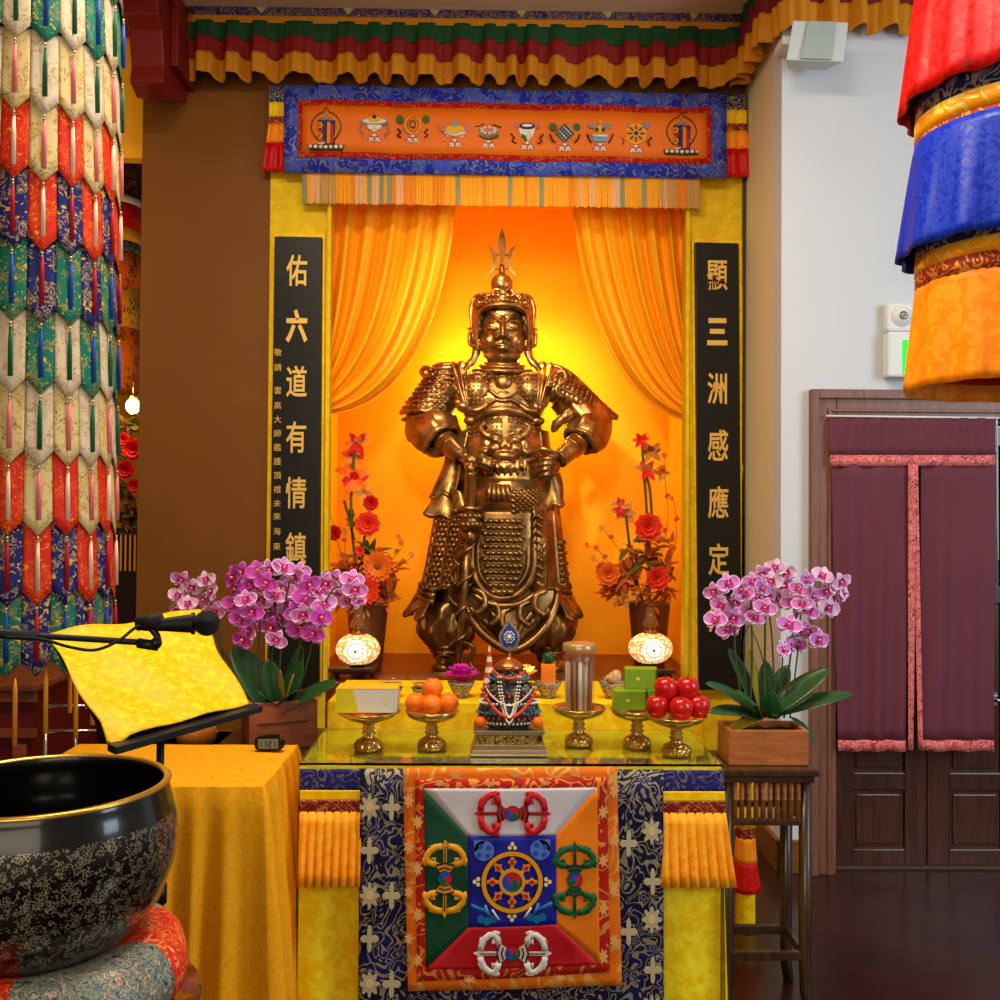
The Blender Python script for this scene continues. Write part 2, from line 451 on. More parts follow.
# ------------------------------------------------------------------ exit light and speaker on the white wall
g = thing('exit_sign', 'white emergency exit light with round lamp and green letters, half behind the orange skirt', 'exit sign', at(910, 378, YC))
def pbox(x0, y0, x1, y1, Ya, Yb, mb=None, m=0):
    a = at(x0, y1, Ya); c = at(x1, y0, Ya); mb = mb or MB()
    return mb.box((a.x, Ya, a.z), (c.x, Yb, c.z), m)
pbox(888, 332, 982, 377, YC-.07, YC).build('sign_case', M_white, g, bev=.012)
pbox(887, 303, 920, 331, YC-.055, YC).build('lamp_case', M_white, g, bev=.014)
lc = at(902, 316, YC-.06)
q = MB(); q.lathe([(.001, .028), (.02, .028), (.03, .016), (.046, .01), (.05, 0)], n=28, M=T(lc.x, lc.y+.01, lc.z) @ RX(PI/2)); q.build('lamp_head', M_white, g)
q = MB(); q.lathe([(.001, .002), (.012, .006), (.02, .002), (.021, -.004)], n=24, M=T(lc.x, lc.y-.016, lc.z) @ RX(PI/2)); q.build('lens', plain('grey lens', (120, 118, 110), .2, .3), g)

def text_mb(s, size, ext=.002, off=0.0, align='CENTER'):
    c = bpy.data.curves.new('t', 'FONT'); c.body = s; c.size = size; c.extrude = ext; c.offset = off; c.align_x = align; c.align_y = 'CENTER'; c.resolution_u = 3
    o = bpy.data.objects.new('t', c); COL.objects.link(o)
    dg = bpy.context.evaluated_depsgraph_get(); e = o.evaluated_get(dg); me = e.to_mesh()
    q = MB(); q.add([v.co.copy() for v in me.vertices], [tuple(p.vertices) for p in me.polygons], 0, False)
    e.to_mesh_clear(); bpy.data.objects.remove(o); bpy.data.curves.remove(c)
    return q
tp = at(901, 359, YC-.072)
t = text_mb('EXIT', .21, .003, .006, 'LEFT'); t.build('letters', plain('green sign letters', (20, 235, 40), .4, emit=.9), g, M=T(tp.x, tp.y, tp.z) @ RX(PI/2) @ SCL(.72, 1, 1))

g = thing('wall_speaker', 'grey wedge loudspeaker mounted high on the white wall under the valance', 'speaker', at(818, 62, YC-.12))
Ys = YC-.22
O = [at(793, 20, Ys), at(849, 22, Ys), at(844, 62, Ys), at(786, 60, Ys)]
cab = MB()
top = [O[0], O[1], O[1]+V((-.04, .16, 0)), O[0]+V((.05, .16, 0))]; bot = [O[3], O[2], O[2]+V((-.04, .13, .02)), O[3]+V((.05, .13, .02))]
cab.add(top+bot, [(0,1,2,3), (7,6,5,4), (0,4,5,1), (1,5,6,2), (2,6,7,3), (3,7,4,0)], 0, False)
cab.build('cabinet', plain('pale grey plastic', (196, 204, 202), .5), g, bev=.006)
gr = MB(); a, b_, c_, d_ = O
def sp(u, v): p = lerp(lerp(a, b_, u), lerp(d_, c_, u), v); return p + V((0, -.012, 0))
gr.add([sp(.27, .04), sp(.76, .04), sp(.76, .97), sp(.24, .97)]+[sp(.27, .04)+V((0,.01,0)), sp(.76, .04)+V((0,.01,0)), sp(.76, .97)+V((0,.01,0)), sp(.24, .97)+V((0,.01,0))], [(3,2,1,0), (4,5,6,7), (0,1,5,4), (1,2,6,5), (2,3,7,6), (3,0,4,7)], 0, False)
gr.build('grille', plain('grey speaker grille', (164, 178, 172), .6, bmp=.3, vscale=900), g)
k = at(779, 42, YC-.1); q = MB(); q.box((k.x+.01, YC-.12, k.z-.02), (k.x+.1, YC, k.z+.02)); q.build('bracket', M_white, g, bev=.003)
# ------------------------------------------------------------------ the statue (authored in 'statue units': x right, f forward, height above feet)
YST = 5.72
SK = YST / 1000
SR = at(500, 673, YST); SR.z = nz0
SM_ = T(SR.x, SR.y, SR.z) @ SCL(SK)
FB = 673
def s(px, py, f=0): return V((px-500, -f, FB-py))
m, nt, b = newmat('dark gilt bronze')
nn = tnoise(nt, coords(nt), 9, 5, .4, .65)
nt.links.new(ramp(nt, nn, [(.3, lin((88, 60, 26))), (.55, lin((148, 106, 52))), (.75, lin((206, 164, 96)))]), b.inputs['Base Color'])
b.inputs['Metallic'].default_value = .85; b.inputs['Roughness'].default_value = .3; b.inputs['Coat Weight'].default_value = .2; b.inputs['Coat Roughness'].default_value = .2
bump(nt, b, tnoise(nt, coords(nt), 55, 3), .06, .003)
M_br = m
st = thing('guardian_statue', 'large dark bronze statue of a helmeted armoured guardian standing in the orange niche', 'statue', SR)
def sbuild(mb, name, **k): return mb.build(name, M_br, st, M=SM_, **k)

# body: one fused surface (head, neck, torso, arms, hands, legs, feet)
q = MB()
E = lambda x, y, f, rx, rz, ry, mb=None: (mb or q).ell(s(x, y, f), (rx, ry, rz))
E(500, 334, -1, 25, 32, 27); E(500, 348, 4, 23.5, 20, 21); E(500, 363, 12, 9, 5.5, 8); E(500, 361, 5, 19, 9.5, 15)
E(487.5, 348, 14, 9.5, 10, 8.5); E(512.5, 348, 14, 9.5, 10, 8.5); E(500, 322, 11, 20, 12, 15)
q.tube([s(500, 326, 25), s(500, 338, 29.5), s(500, 345, 33)], [2.2, 2.5, 3.6], 8)
E(500, 345.5, 32.6, 3.6, 3, 3.4); E(494.9, 346.5, 28.5, 2.8, 2.4, 2.8); E(505.1, 346.5, 28.5, 2.8, 2.4, 2.8)
E(500, 353.6, 26.6, 7.4, 1.7, 3.6); E(500, 356.8, 26.2, 6.2, 2.0, 3.8)
for sx in (-1, 1):
    E(500+sx*10, 334, 20.8, 6.3, 3.5, 4.6)
    q.tube(spline([s(500+sx*3.5, 330.5, 26.5), s(500+sx*8, 326.2, 26.5), s(500+sx*14, 326, 22.5), s(500+sx*18.5, 330, 17)], 4), 1.25, 6)
    q.tube(spline([s(500+sx*4, 336, 24.4), s(500+sx*10, 338.2, 25.6), s(500+sx*16.5, 336, 20.8)], 4), .9, 6)
    q.tube(spline([s(500+sx*5.5, 345, 27), s(500+sx*9.5, 350, 25), s(500+sx*11, 356, 23)], 4), 1.0, 6)
q.tube([s(500, 362, 0), s(500, 384, -2)], [15, 18], 14)
def loft(mb, rings, n=28):
    """rings: (px, py, f, rx, ry)"""
    vs = []; fs = []
    for (x, y, f, rx, ry) in rings:
        for i in range(n):
            a = 2*PI*i/n; vs.append(s(x, y, f) + V((rx*math.cos(a), ry*math.sin(a), 0)))
    for j in range(len(rings)-1):
        for i in range(n):
            k = (i+1) % n; fs.append((j*n+k, j*n+i, (j+1)*n+i, (j+1)*n+k))
    fs.append(tuple(range(n))); fs.append(tuple((len(rings)-1)*n+k for k in range(n-1, -1, -1)))
    mb.add(vs, fs)
loft(q, [(500, 374, -2, 22, 16), (500, 379, -2, 46, 20), (500, 390, 0, 58, 24), (500, 405, 2, 47, 26), (501, 422, 3, 38, 25), (503, 438, 5, 38, 27), (505, 460, 7, 44, 32), (505, 485, 8, 47, 36), (503, 510, 4, 46, 32), (500, 530, 0, 44, 28)])
ARM = [[(448, 390, 0), (437, 408, -1), (427, 428, 2), (441, 445, 18), (460, 463, 36)], [(556, 390, 0), (572, 408, -2), (590, 428, 2), (577, 446, 18), (556, 465, 36)]]
for A in ARM:
    q.tube(spline([s(*p) for p in A], 4), [17, 16.7, 16.3, 16, 15.7, 15.2, 14.6, 14, 13.5, 12.7, 12, 11.2, 10.4, 9.6, 8.8, 8, 7.4], 12)
# right hand laid over the pommel, fingers hanging forward
E(470, 468, 44, 9, 5.2, 9); E(464, 465, 39, 7.5, 5.5, 8)
for i in range(4):
    L = (1.0, 1.12, 1.05, .85)[i]; y0 = 463.4 + 3.4*i; f0 = 47 + 2.2*math.sin(i*.9)
    q.tube(spline([s(472+i*.5, y0, f0), s(472+9*L, y0+.3, f0+5), s(472+15*L, y0+3.2, f0+4), s(472+18*L, y0+7, f0)], 3), [2.2]*4+[2.0]*3+[1.8, 1.6, 1.3], 8)
q.tube(spline([s(465, 470, 46), s(467, 475, 52), s(472, 479, 53), s(476, 482, 52)], 3), [2.8]*4+[2.4]*3+[2.1, 1.9, 1.6], 8)
# left hand closed on the hip
E(548, 472, 40, 8.5, 9, 7)
for i in range(4):
    y0 = 465 + 5.2*i; x0 = 552 - i*.8; L = (1, 1.08, 1.02, .85)[i]
    q.tube(spline([s(x0, y0, 45), s(x0-8*L, y0+.6, 50), s(x0-15*L, y0+2.6, 47), s(x0-14.5*L, y0+4.6, 41)], 3), [2.5]*4+[2.3]*3+[2.1, 2.0, 1.8], 8)
q.tube(spline([s(552, 463, 45), s(545, 458, 49), s(538, 456.5, 49), s(533, 458, 47)], 3), [2.8]*4+[2.5]*3+[2.2, 2.0, 1.7], 8)
for sx, xs in ((-1, (480, 470, 455, 448, 446)), (1, (524, 534, 544, 548, 549))):
    q.tube(spline([s(xs[0], 512, 4), s(xs[1], 560, 6), s(xs[2], 605, 4), s(xs[3], 640, 2), s(xs[4], 668, 2)], 3), [25, 25, 25, 24, 23, 22, 20, 18, 16, 15, 14, 12, 11], 14)
    E(xs[4]+sx*2, 668, 14, 11.5, 6, 24)
sbuild(q, 'body', remesh=.0062, smooth=1)

# helmet
q = MB()
def helm(u, v):
    th = -PI/2 + (u-.5)*2*PI          # u=.5 faces the viewer
    ph = v*PI*.80
    c = s(500, 325, -1); x = 31*math.sin(ph)*math.cos(th); y = 33*math.sin(ph)*math.sin(th); z = 27*math.cos(ph) if ph < PI/2 else 46*math.cos(ph)*.75
    return c + V((x, y, z))
def helm_keep(u, v):
    p = helm(u, v)
    return not (p.y < -4 and abs(p.x) < 23.2 and p.z < (FB-316) - (p.x/24)**2*7)
nu, nv = 96, 44; vs = []; fs = []
for j in range(nv+1):
    for i in range(nu): vs.append(helm(i/nu, .001+j/nv*.999))
for j in range(nv):
    for i in range(nu):
        if helm_keep((i+.5)/nu, (j+.5)/nv): fs.append((j*nu+i, j*nu+(i+1) % nu, (j+1)*nu+(i+1) % nu, (j+1)*nu+i))
q.add(vs, fs)
sbuild(q, 'helmet', solid=.012, off=1)
q = MB()
arch = [s(500+x, y, f) for x, y, f in ((-24.5, 358, 16), (-25.5, 345, 19), (-25, 332, 22), (-22.5, 322, 25), (-15, 316.6, 30), (0, 315.5, 33.5), (15, 316.6, 30), (22.5, 322, 25), (25, 332, 22), (25.5, 345, 19), (24.5, 358, 16))]
q.tube(spline(arch, 5), 1.6, 8)
for r_, y_, f_, n_, br_ in ((27.5, 311.5, 30, 15, 1.7), (25, 305.5, 26, 13, 1.9), (19, 300.5, 20, 9, 1.8)):
    for i in range(n_):
        a = (i/(n_-1)-.5)*2.3
        q.ell(s(500+r_*math.sin(a), y_+1.5*(1-math.cos(a)), f_*math.cos(a)+3), br_, nu=8, nv=6)
q.tube(spline([s(500+29*math.sin(a), 314, 33*math.cos(a)-1) for a in [(-1.25+i*.25) for i in range(11)]], 3), 1.3, 6)
q.ell(s(500, 310, 31), (6, 3, 4)); q.ell(s(495.5, 306.5, 31), (2.4, 2, 2)); q.ell(s(504.5, 306.5, 31), (2.4, 2, 2)); q.ell(s(500, 304, 30), (4, 3, 3))
for sx in (-1, 1):
    q.ell(s(500+sx*23.5, 319, 0), (8.5, 12, 18)); q.ell(s(500+sx*26.5, 333, 2), (5, 8, 14))
    # swept side lobes and scrolled crest behind
    q.tube(spline([s(500+sx*20, 300, 6), s(500+sx*28, 302, 2), s(500+sx*31.5, 315, 2), s(500+sx*31, 335, 4)], 5), [2]*8+[2.6]*4+[1.4]*4, 8)
    q.tube(spline([s(500+sx*23, 309, 22), s(500+sx*19, 303, 24), s(500+sx*15, 306, 27), s(500+sx*17, 310, 28)], 4), 1.3, 6)
    q.tube(spline([s(500+sx*11, 306, 30), s(500+sx*8, 299, 25), s(500+sx*3, 300, 26)], 4), 1.3, 6)
sbuild(q, 'helmet_ornament')
for sx in (-1, 1):
    q = MB(); q.ell(s(500+sx*28.5, 344, 4), (4.2, 6, 10), nu=16)
    q.tube(spline([s(500+sx*27, 352, 9), s(500+sx*32.5, 350, 6), s(500+sx*33, 340, 6), s(500+sx*30, 335.5, 7), s(500+sx*35, 333.5, 2)], 4), [1.8]*12+[1.4]*4+[.4], 8)
    q.tube(spline([s(500+sx*28.5, 348, 9), s(500+sx*29.5, 343, 11), s(500+sx*28, 339, 10)], 4), 1.2, 6)
    sbuild(q, 'ear')
    q = MB(); q.tube(spline([s(500+sx*25, 350, 2), s(500+sx*27, 362, 3), s(500+sx*33, 370, 5), s(500+sx*38, 376, 8)], 5), [4.5]*5+[4]*5+[3]*5+[1], 8, flat=.6)
    sbuild(q, 'ribbon')
# finial: ball, pedestal leaf and three-pronged blade
q = MB()
q.ell(s(499, 288, 0), (11, 9, 11)); q.ell(s(499, 299, 0), (12, 10, 5))
q.tube([s(499, 280, 0), s(499, 268, 0)], [3.6, 2.6], 10)
def blade(pts, d=3): q.prism([(x-500, FB-y) for x, y in pts], d, y0=d/2)
blade([(499, 232), (501.6, 239), (503.2, 246), (503, 252), (501.4, 262), (501.8, 280), (496.2, 280), (496.6, 262), (495, 252), (494.8, 246), (496.4, 239)], 3.4)
for sx in (-1, 1):
    def X(x): return 499 + sx*x
    pp = [(14, 248.5), (7.6, 253), (5, 261), (5.6, 272), (15.5, 281.5), (10.4, 273), (9.2, 263), (10.6, 256)]
    pp = [(X(a), b_) for a, b_ in pp]
    blade(pp if sx < 0 else pp[::-1], 2.6)
    q.tube([s(499, 258.5, 0), s(X(7), 258.5, 0)], 1.2, 6); q.tube([s(499, 272.5, 0), s(X(7.5), 272.5, 0)], 1, 6)
sbuild(q, 'trident_finial')

# collar and chest armour
q = MB()
for r_, y_, f_, t_ in ((17, 371, 19, 2.0), (22, 374, 22, 2.2), (29, 378, 24, 2.0)):
    q.tube(spline([s(500+r_*math.sin(a), y_+3.5*math.cos(a)-3, f_*math.cos(a)) for a in [-1.5+i*.25 for i in range(13)]], 3), t_, 8)
for i in range(7): q.ell(s(500+(i-3)*6, 383.5+1.5*math.cos((i-3)*.5), 26-abs(i-3)*1.2), 1.5, nu=8, nv=6)
sbuild(q, 'collar')
def studs(mb, c, R, xr, yr, inside, pitch=4.3, r=1.15, ph=0):
    """studs laid over an ellipsoid (c in px, R radii)"""
    j = 0; y = -yr
    while y <= yr:
        x = -xr
        while x <= xr:
            if inside(x, y):
                k = 1-(x/R[0])**2-(y/R[1])**2
                if k > 0: mb.ell(s(c[0]+x, c[1]+y, c[2]+R[2]*math.sqrt(k)), (r*1.15, r, r), nu=6, nv=5)
            x += pitch
        y += pitch*.95
for sx in (-1, 1):
    cx = 500+sx*26+1; cy = 397
    q = MB(); q.ell(s(cx, cy, 14), (19, 15, 18), nu=28, nv=18)
    studs(q, (cx, cy, 14), (19.3, 18.3, 15.4), 16, 15, lambda x, y: x*x+y*y < 250)
    q.tube([s(cx+18.5*math.cos(a), cy+17.5*math.sin(a), 17) for a in [2*PI*i/28 for i in range(28)]], 1.5, 6, closed=True)
    q.tube(spline([s(cx-sx*14, cy+12, 24), s(cx, cy+21, 27), s(cx+sx*12, cy+17, 22), s(cx+sx*20, cy+4, 16)], 4), [3.2]*12+[2.4], 8)
    sbuild(q, 'chest_plate')
q = MB()
q.ell(s(501, 403, 24), (9, 4, 6)); q.tube(spline([s(488, 398, 26), s(495, 404, 29), s(501, 405.5, 30), s(507, 404, 29), s(514, 398, 26)], 4), 2.4, 8)
q.ell(s(501, 390, 24), (9, 4, 8)); q.tube(spline([s(486, 412, 28), s(494, 408, 30), s(501, 409, 31), s(509, 408, 30), s(517, 412, 28)], 4), 1.6, 8)
q.tube(spline([s(474, 426, 22), s(486, 420, 29), s(501, 418, 32), s(517, 420, 29), s(530, 426, 22)], 5), [3.5]*5+[4.2]*11+[3.5]*5, 10, flat=.6)
q.ell(s(470, 427, 18), (8, 5, 5)); q.ell(s(534, 427, 18), (8, 5, 5))
sbuild(q, 'chest_band')
q = MB(); q.ell(s(502, 438, 6), (38, 27, 25), nu=32, nv=20)
studs(q, (502, 438, 6), (38.4, 25.4, 27.4), 34, 17, lambda x, y: (x/35)**2+(y/20)**2 < 1 and abs(x) > 1.5 and not (abs(x) < 19 and y > 8), pitch=4.5, r=1.25)
q.box((-2+2, -36, FB-444), (5, -30, FB-424))
sbuild(q, 'mail_midriff')
# straps running over the shoulders
for sx in (-1, 1):
    for k_, (dx, r_) in enumerate(((0, 3.2), (7, 2.6), (-6, 2.2))):
        q = MB(); q.tube(spline([s(500+sx*(38+dx), 368+k_, -6), s(500+sx*(42+dx), 371, 12), s(500+sx*(39+dx*.6), 390, 25), s(500+sx*(36+dx*.3), 408, 27), s(500+sx*(33+dx*.1), 417, 25)], 5), [r_]*20+[r_*.8], 8, flat=.6)
        sbuild(q, 'strap')
    q = MB(); q.ell(s(500+sx*36-2, 414, 24), (7, 5, 6)); q.ell(s(500+sx*41-2, 410, 22), (4, 4, 4)); sbuild(q, 'strap_knot')

# scales: overlapping half discs over a patch function
def scales(mb, P, nu, nv, r, keep=lambda u, v: True):
    for j in range(nv):
        for i in range(nu):
            u = (i+(.5 if j % 2 == 0 else 0.0)+.25)/nu; v = (j+.5)/nv
            if u > 1 or not keep(u, v): continue
            p = P(u, v); e = 1e-2
            du = (P(min(u+e, 1), v)-P(max(u-e, 0), v)).normalized(); dv = (P(u, min(v+e, 1))-P(u, max(v-e, 0))).normalized()
            n = du.cross(dv)
            if n.y > 0: n = -n
            B = Matrix((du, dv, n)).transposed().to_4x4(); B.translation = p + n*.3
            pts = []; fs = []
            K = 7
            pts.append((0, -r*.3, 0))
            for a in range(K+1):
                t = PI*a/K; pts.append((r*math.cos(t), r*1.05*math.sin(t)-r*.1, 1.7))
            for a in range(K+1):
                t = PI*a/K; pts.append((r*1.02*math.cos(t), r*1.08*math.sin(t)-r*.1, -.4))
            for a in range(K):
                fs.append((0, a+1, a+2)); fs.append((a+1, a+1+K+1, a+2+K+1, a+2))
            mb.add(pts, fs, 0, True, B)
# right shoulder guard (picture left)
def padL(u, v):
    a = lerp(-1.1, 1.35, u)    # around the arm
    R = lerp(15, 27, v**.8)
    c = V((lerp(446, 425, v), lerp(373, 417, v), 0))
    return s(c.x - R*math.sin(a)*.95, c.y - R*.25*math.cos(a)*(1-v), -2+R*math.cos(a)*.8)
q = MB(); q.grid(padL, 28, 18); scales(q, lambda u, v: padL(.04+u*.92, .06+v*.9), 9, 9, 3.6)
q.tube([padL(u/40, 1) + V((0, -1, -1.5*abs(math.sin(u*.6)))) for u in range(41)], 1.7, 6)
for v_ in (.04, .12): q.tube([padL(u/20, v_) for u in range(21)], 1.6, 6)
q.tube(spline([s(430, 378, 14), s(424, 374, 10), s(420, 378, 8), s(424, 383, 10), s(432, 382, 16)], 4), 1.7, 6)
sbuild(q, 'shoulder_guard', solid=.006)
# left shoulder guard (picture right), swept to a point
def padR(u, v):
    top = bez([V((549, 371, 10)), V((572, 374, 14)), V((590, 404, 8)), V((616, 420, -2))], v)
    w = lerp(34, 3, v**1.3)
    a = lerp(-.25, 1.0, u)
    return s(top.x - w*.32*u, top.y + w*u, top.z + 12*math.sin(PI*u)*(1-v) + 8*u*(1-v))
q = MB(); q.grid(padR, 16, 28); scales(q, lambda u, v: padR(.02+u*.6, .06+v*.85), 4, 13, 3.4)
for k_ in range(13):
    v0 = .12+k_*.066
    q.tube([padR(.66, v0), padR(.85, v0+.015), padR(1.04, v0+.03)], [1.6, 2.3, 1.5], 6, flat=.6)
for u_ in (0, .64): q.tube([padR(u_, v/30) for v in range(31)], 1.3, 6)
q.tube(spline([s(553, 380, 18), s(560, 378, 20), s(562, 386, 22), s(556, 391, 24), s(552, 398, 24), s(560, 404, 22)], 4), 1.8, 6)
sbuild(q, 'shoulder_guard', solid=.006)
# flared sleeves
def sleeve(pts, rad, folds, ph, flat=1.0):
    q = MB(); C = spline([s(*p) for p in pts], 6); n = 36; vs = []; fs = []
    NN = len(C)
    for i, p in enumerate(C):
        t = (C[min(i+1, NN-1)]-C[max(i-1, 0)]).normalized(); up = V((0, -1, 0)); up = (up-t*up.dot(t)).normalized(); sd = t.cross(up)
        ff = i/(NN-1); R = lerp(rad[0], rad[1], ff**1.2)
        if ff > .85: R *= 1-(ff-.85)*1.6
        for k in range(n):
            a = 2*PI*k/n; rr = R*(1+.10*ff*math.sin(a*folds+ph)+.05*math.sin(a*(folds*2+1)+ff*6))
            vs.append(p+sd*rr*math.cos(a)+up*rr*math.sin(a)*flat)
    for i in range(NN-1):
        for k in range(n): fs.append((i*n+k, i*n+(k+1) % n, (i+1)*n+(k+1) % n, (i+1)*n+k))
    q.add(vs, fs); q.tube(vs[-n:], 1.6, 6, closed=True); return q
sbuild(sleeve([(440, 398, 0), (430, 412, 0), (428, 428, 4), (441, 446, 18)], (18, 24), 4, .5, .85), 'sleeve', solid=.008)
sbuild(sleeve([(562, 398, 0), (576, 412, 0), (588, 428, 4), (578, 446, 17)], (17, 21), 4, 2, .85), 'sleeve', solid=.008)
q = MB(); q.tube(spline([s(432, 418, 18), s(420, 417, 16), s(411, 413, 10), s(405, 407, 4)], 5), [5]*8+[4]*4+[3]*3+[.5], 8); q.tube(spline([s(440, 424, 24), s(424, 424, 22), s(412, 424, 14), s(400, 426, 6)], 5), [3]*10+[2]*5+[.4], 8)
q.tube(spline([s(425, 420, 14), s(411, 432, 8), s(414, 446, 6), s(430, 457, 8), s(444, 456, 12)], 5), [7]*10+[5]*5+[6]*5+[3], 10)
sbuild(q, 'sleeve_fold')
q = MB(); q.tube(spline([s(568, 418, 18), s(560, 424, 20), s(552, 432, 18), s(553, 437, 16)], 5), [6]*5+[5]*5+[4]*5+[1], 8)
q.tube(spline([s(597, 424, 10), s(602, 436, 4), s(592, 448, 4), s(580, 456, 6)], 5), [8]*5+[7]*5+[6]*5+[3], 10)
sbuild(q, 'sleeve_fold')
for A_, r_ in ((((444, 448, 21), (461, 464, 37)), 10.8), (((574, 449, 21), (555, 466, 38)), 10.8)):
    q = MB(); a, b_ = s(*A_[0]), s(*A_[1]); q.tube([lerp(a, b_, t) for t in (0, .1, .5, .9, 1)], [r_, r_+.6, r_-1.0, r_-2.2, r_-3.0], 16)
    for t in (.02, .3, .96): 
        p = lerp(a, b_, t); d = (b_-a).normalized()*1.2; q.tube([p-d, p+d], r_+1.2-3.2*t, 14)
    sbuild(q, 'bracer')

# belly guard with scales, scalloped rim
q = MB()
def belly(u, v):
    a = lerp(-1.25, 1.25, u); ph = lerp(.25, 1.42, v)
    return s(505+44*math.sin(a)*math.sin(ph+.2), lerp(469, 518, v)+6*math.cos(a), 6+33*math.cos(a)*(.9+.25*math.sin(PI*v)))
q.grid(belly, 32, 22)
scales(q, lambda u, v: belly(.55+u*.38, .42+v*.42), 7, 8, 3.0)
rim = [belly(i/48, 1) + V((0, -2, -3.2*abs(math.sin(i/48*PI*5)))) for i in range(49)]
q.tube(rim, [2.6]*49, 8); q.tube([belly(i/48, .93) + V((0, -1.4, 0)) for i in range(49)], 1.2, 6)
for k_ in range(5): q.tube(spline([belly(.3+k_*.05, .35), belly(.31+k_*.05, .5)+V((0, -2, 0)), belly(.32+k_*.05, .62)], 4), 2.0, 6)
sbuild(q, 'belly_guard', solid=.008)
# lion mask buckle
q = MB()
E(503, 456, 38, 19, 12, 9, q); E(503, 452, 44, 7, 5, 7, q); E(503, 463, 44, 12, 5, 6, q)
for sx in (-1, 1):
    E(503+sx*9, 448, 43, 5, 4, 5, q); E(503+sx*10.5, 456, 42, 6, 4.5, 5, q); E(503+sx*18, 452, 36, 6, 7, 6, q); E(503+sx*3.6, 454.6, 49, 2.4, 2, 2.4, q)
    q.tube(spline([s(503+sx*12, 446, 42), s(503+sx*20, 442, 40), s(503+sx*24, 435, 36), s(503+sx*18, 431, 34)], 4), [3.2]*8+[2]*4+[.5], 8)
    q.tube(spline([s(503+sx*3, 444, 46), s(503+sx*8, 441.5, 46), s(503+sx*14, 444, 43)], 4), 1.7, 6)
    q.tube(spline([s(503+sx*17, 460, 40), s(503+sx*25, 458, 36), s(503+sx*32, 464, 30), s(503+sx*38, 462, 24)], 4), [4.5]*4+[5]*4+[4]*4+[2], 8)
    q.tube([s(503+sx*6, 466, 47), s(503+sx*5.5, 472, 47)], [1.6, .4], 6)
    for k_ in range(3): q.tube(spline([s(503+sx*(19+k_*2), 457+k_*5, 38-k_*2), s(503+sx*(27+k_*2), 462+k_*4, 34-k_*2), s(503+sx*(24+k_*2), 467+k_*4, 35-k_*2)], 4), 2, 6)
E(503, 473, 40, 15, 7, 8, q)
for i_ in range(7): q.tube(spline([s(484+i_*6.3, 467, 42), s(482+i_*6.6, 475, 46-abs(i_-3)), s(485+i_*6, 482, 43)], 4), [2.8]*5+[2]*3+[1], 6)
sbuild(q, 'lion_buckle', remesh=.0055, smooth=1)
q = MB(); q.tube(spline([s(458, 458, 10), s(464, 463, 26), s(480, 468, 38), s(503, 470, 41), s(522, 468, 39), s(538, 464, 28), s(550, 458, 10)], 4), 4, 8, flat=.6); sbuild(q, 'belt')

# long coat: sides and back, open at the front
def coat(u, v, hem=0):
    a = lerp(R2(-38), R2(218), u)      # 0 = picture right, 90 = back
    y = lerp(436, 607, v)
    rx = lerp(43, 73, v**1.0); ry = lerp(30, 42, v); cx = lerp(502, 492, v)
    wv = 1+.05*v*math.sin(a*9+1)+.03*v*math.sin(a*17)
    return s(cx+rx*wv*math.cos(a), y+2*math.sin(a*7)*v, 2-ry*wv*math.sin(a))
q = MB(); q.grid(coat, 110, 30); sbuild(q, 'coat', solid=.012)
# hem flounces and side panels
for (ua, ub) in ((0.0, .2), (.8, 1.0)):
    q = MB()
    def fl(u, v):
        uu = lerp(ua, ub, u); p = coat(uu, .985); c = s(492, 607, 0)
        d = (p-c); d.z = 0; d.normalize()
        wob = math.sin(u*PI*7)
        return p + d*(2+v*(8+4*wob)) + V((0, 0, 5-v*(15+5*wob)))
    q.grid(fl, 60, 8); q.tube([fl(i/60, 1) for i in range(61)], 1.0, 6)
    for v_ in (.93, .965, 1.0): q.tube([coat(lerp(ua, ub, i/30), v_)*1.0 + V((0, -3.2, 5)) for i in range(31)], 2.0 if v_ < .95 else 1.6, 6)
    sbuild(q, 'coat_hem', solid=.008)
def panL(u, v): 
    return s(lerp(lerp(437, 425, v), lerp(462, 455, v), u), lerp(520, 592, v), lerp(16, 30, u)+10*v)
def panR(u, v):
    return s(lerp(lerp(541, 541, v), lerp(556, 566, v), u), lerp(510, 592, v), lerp(30, 14, u)+10*v)
q = MB(); q.grid(panL, 10, 16); scales(q, lambda u, v: panL(.08+u*.36, .02+v*.94), 2, 14, 3.6); scales(q, lambda u, v: panL(.54+u*.36, .02+v*.94), 2, 14, 3.6)
q.tube([panL(0, i/10) for i in range(11)], 1.6, 6); q.tube([panL(.5, i/10) for i in range(11)], 1.3, 6); q.tube([panL(1, i/10) for i in range(11)], 2, 6)
sbuild(q, 'side_panel', solid=.008)
q = MB(); q.grid(panR, 10, 16); scales(q, lambda u, v: panR(.66+u*.3, .4+v*.56), 2, 9, 3.2)
q.tube([panR(0, i/10) for i in range(11)], 2.2, 6); q.tube([panR(.6, i/10) for i in range(11)], 1.6, 6)
sbuild(q, 'side_panel', solid=.008)
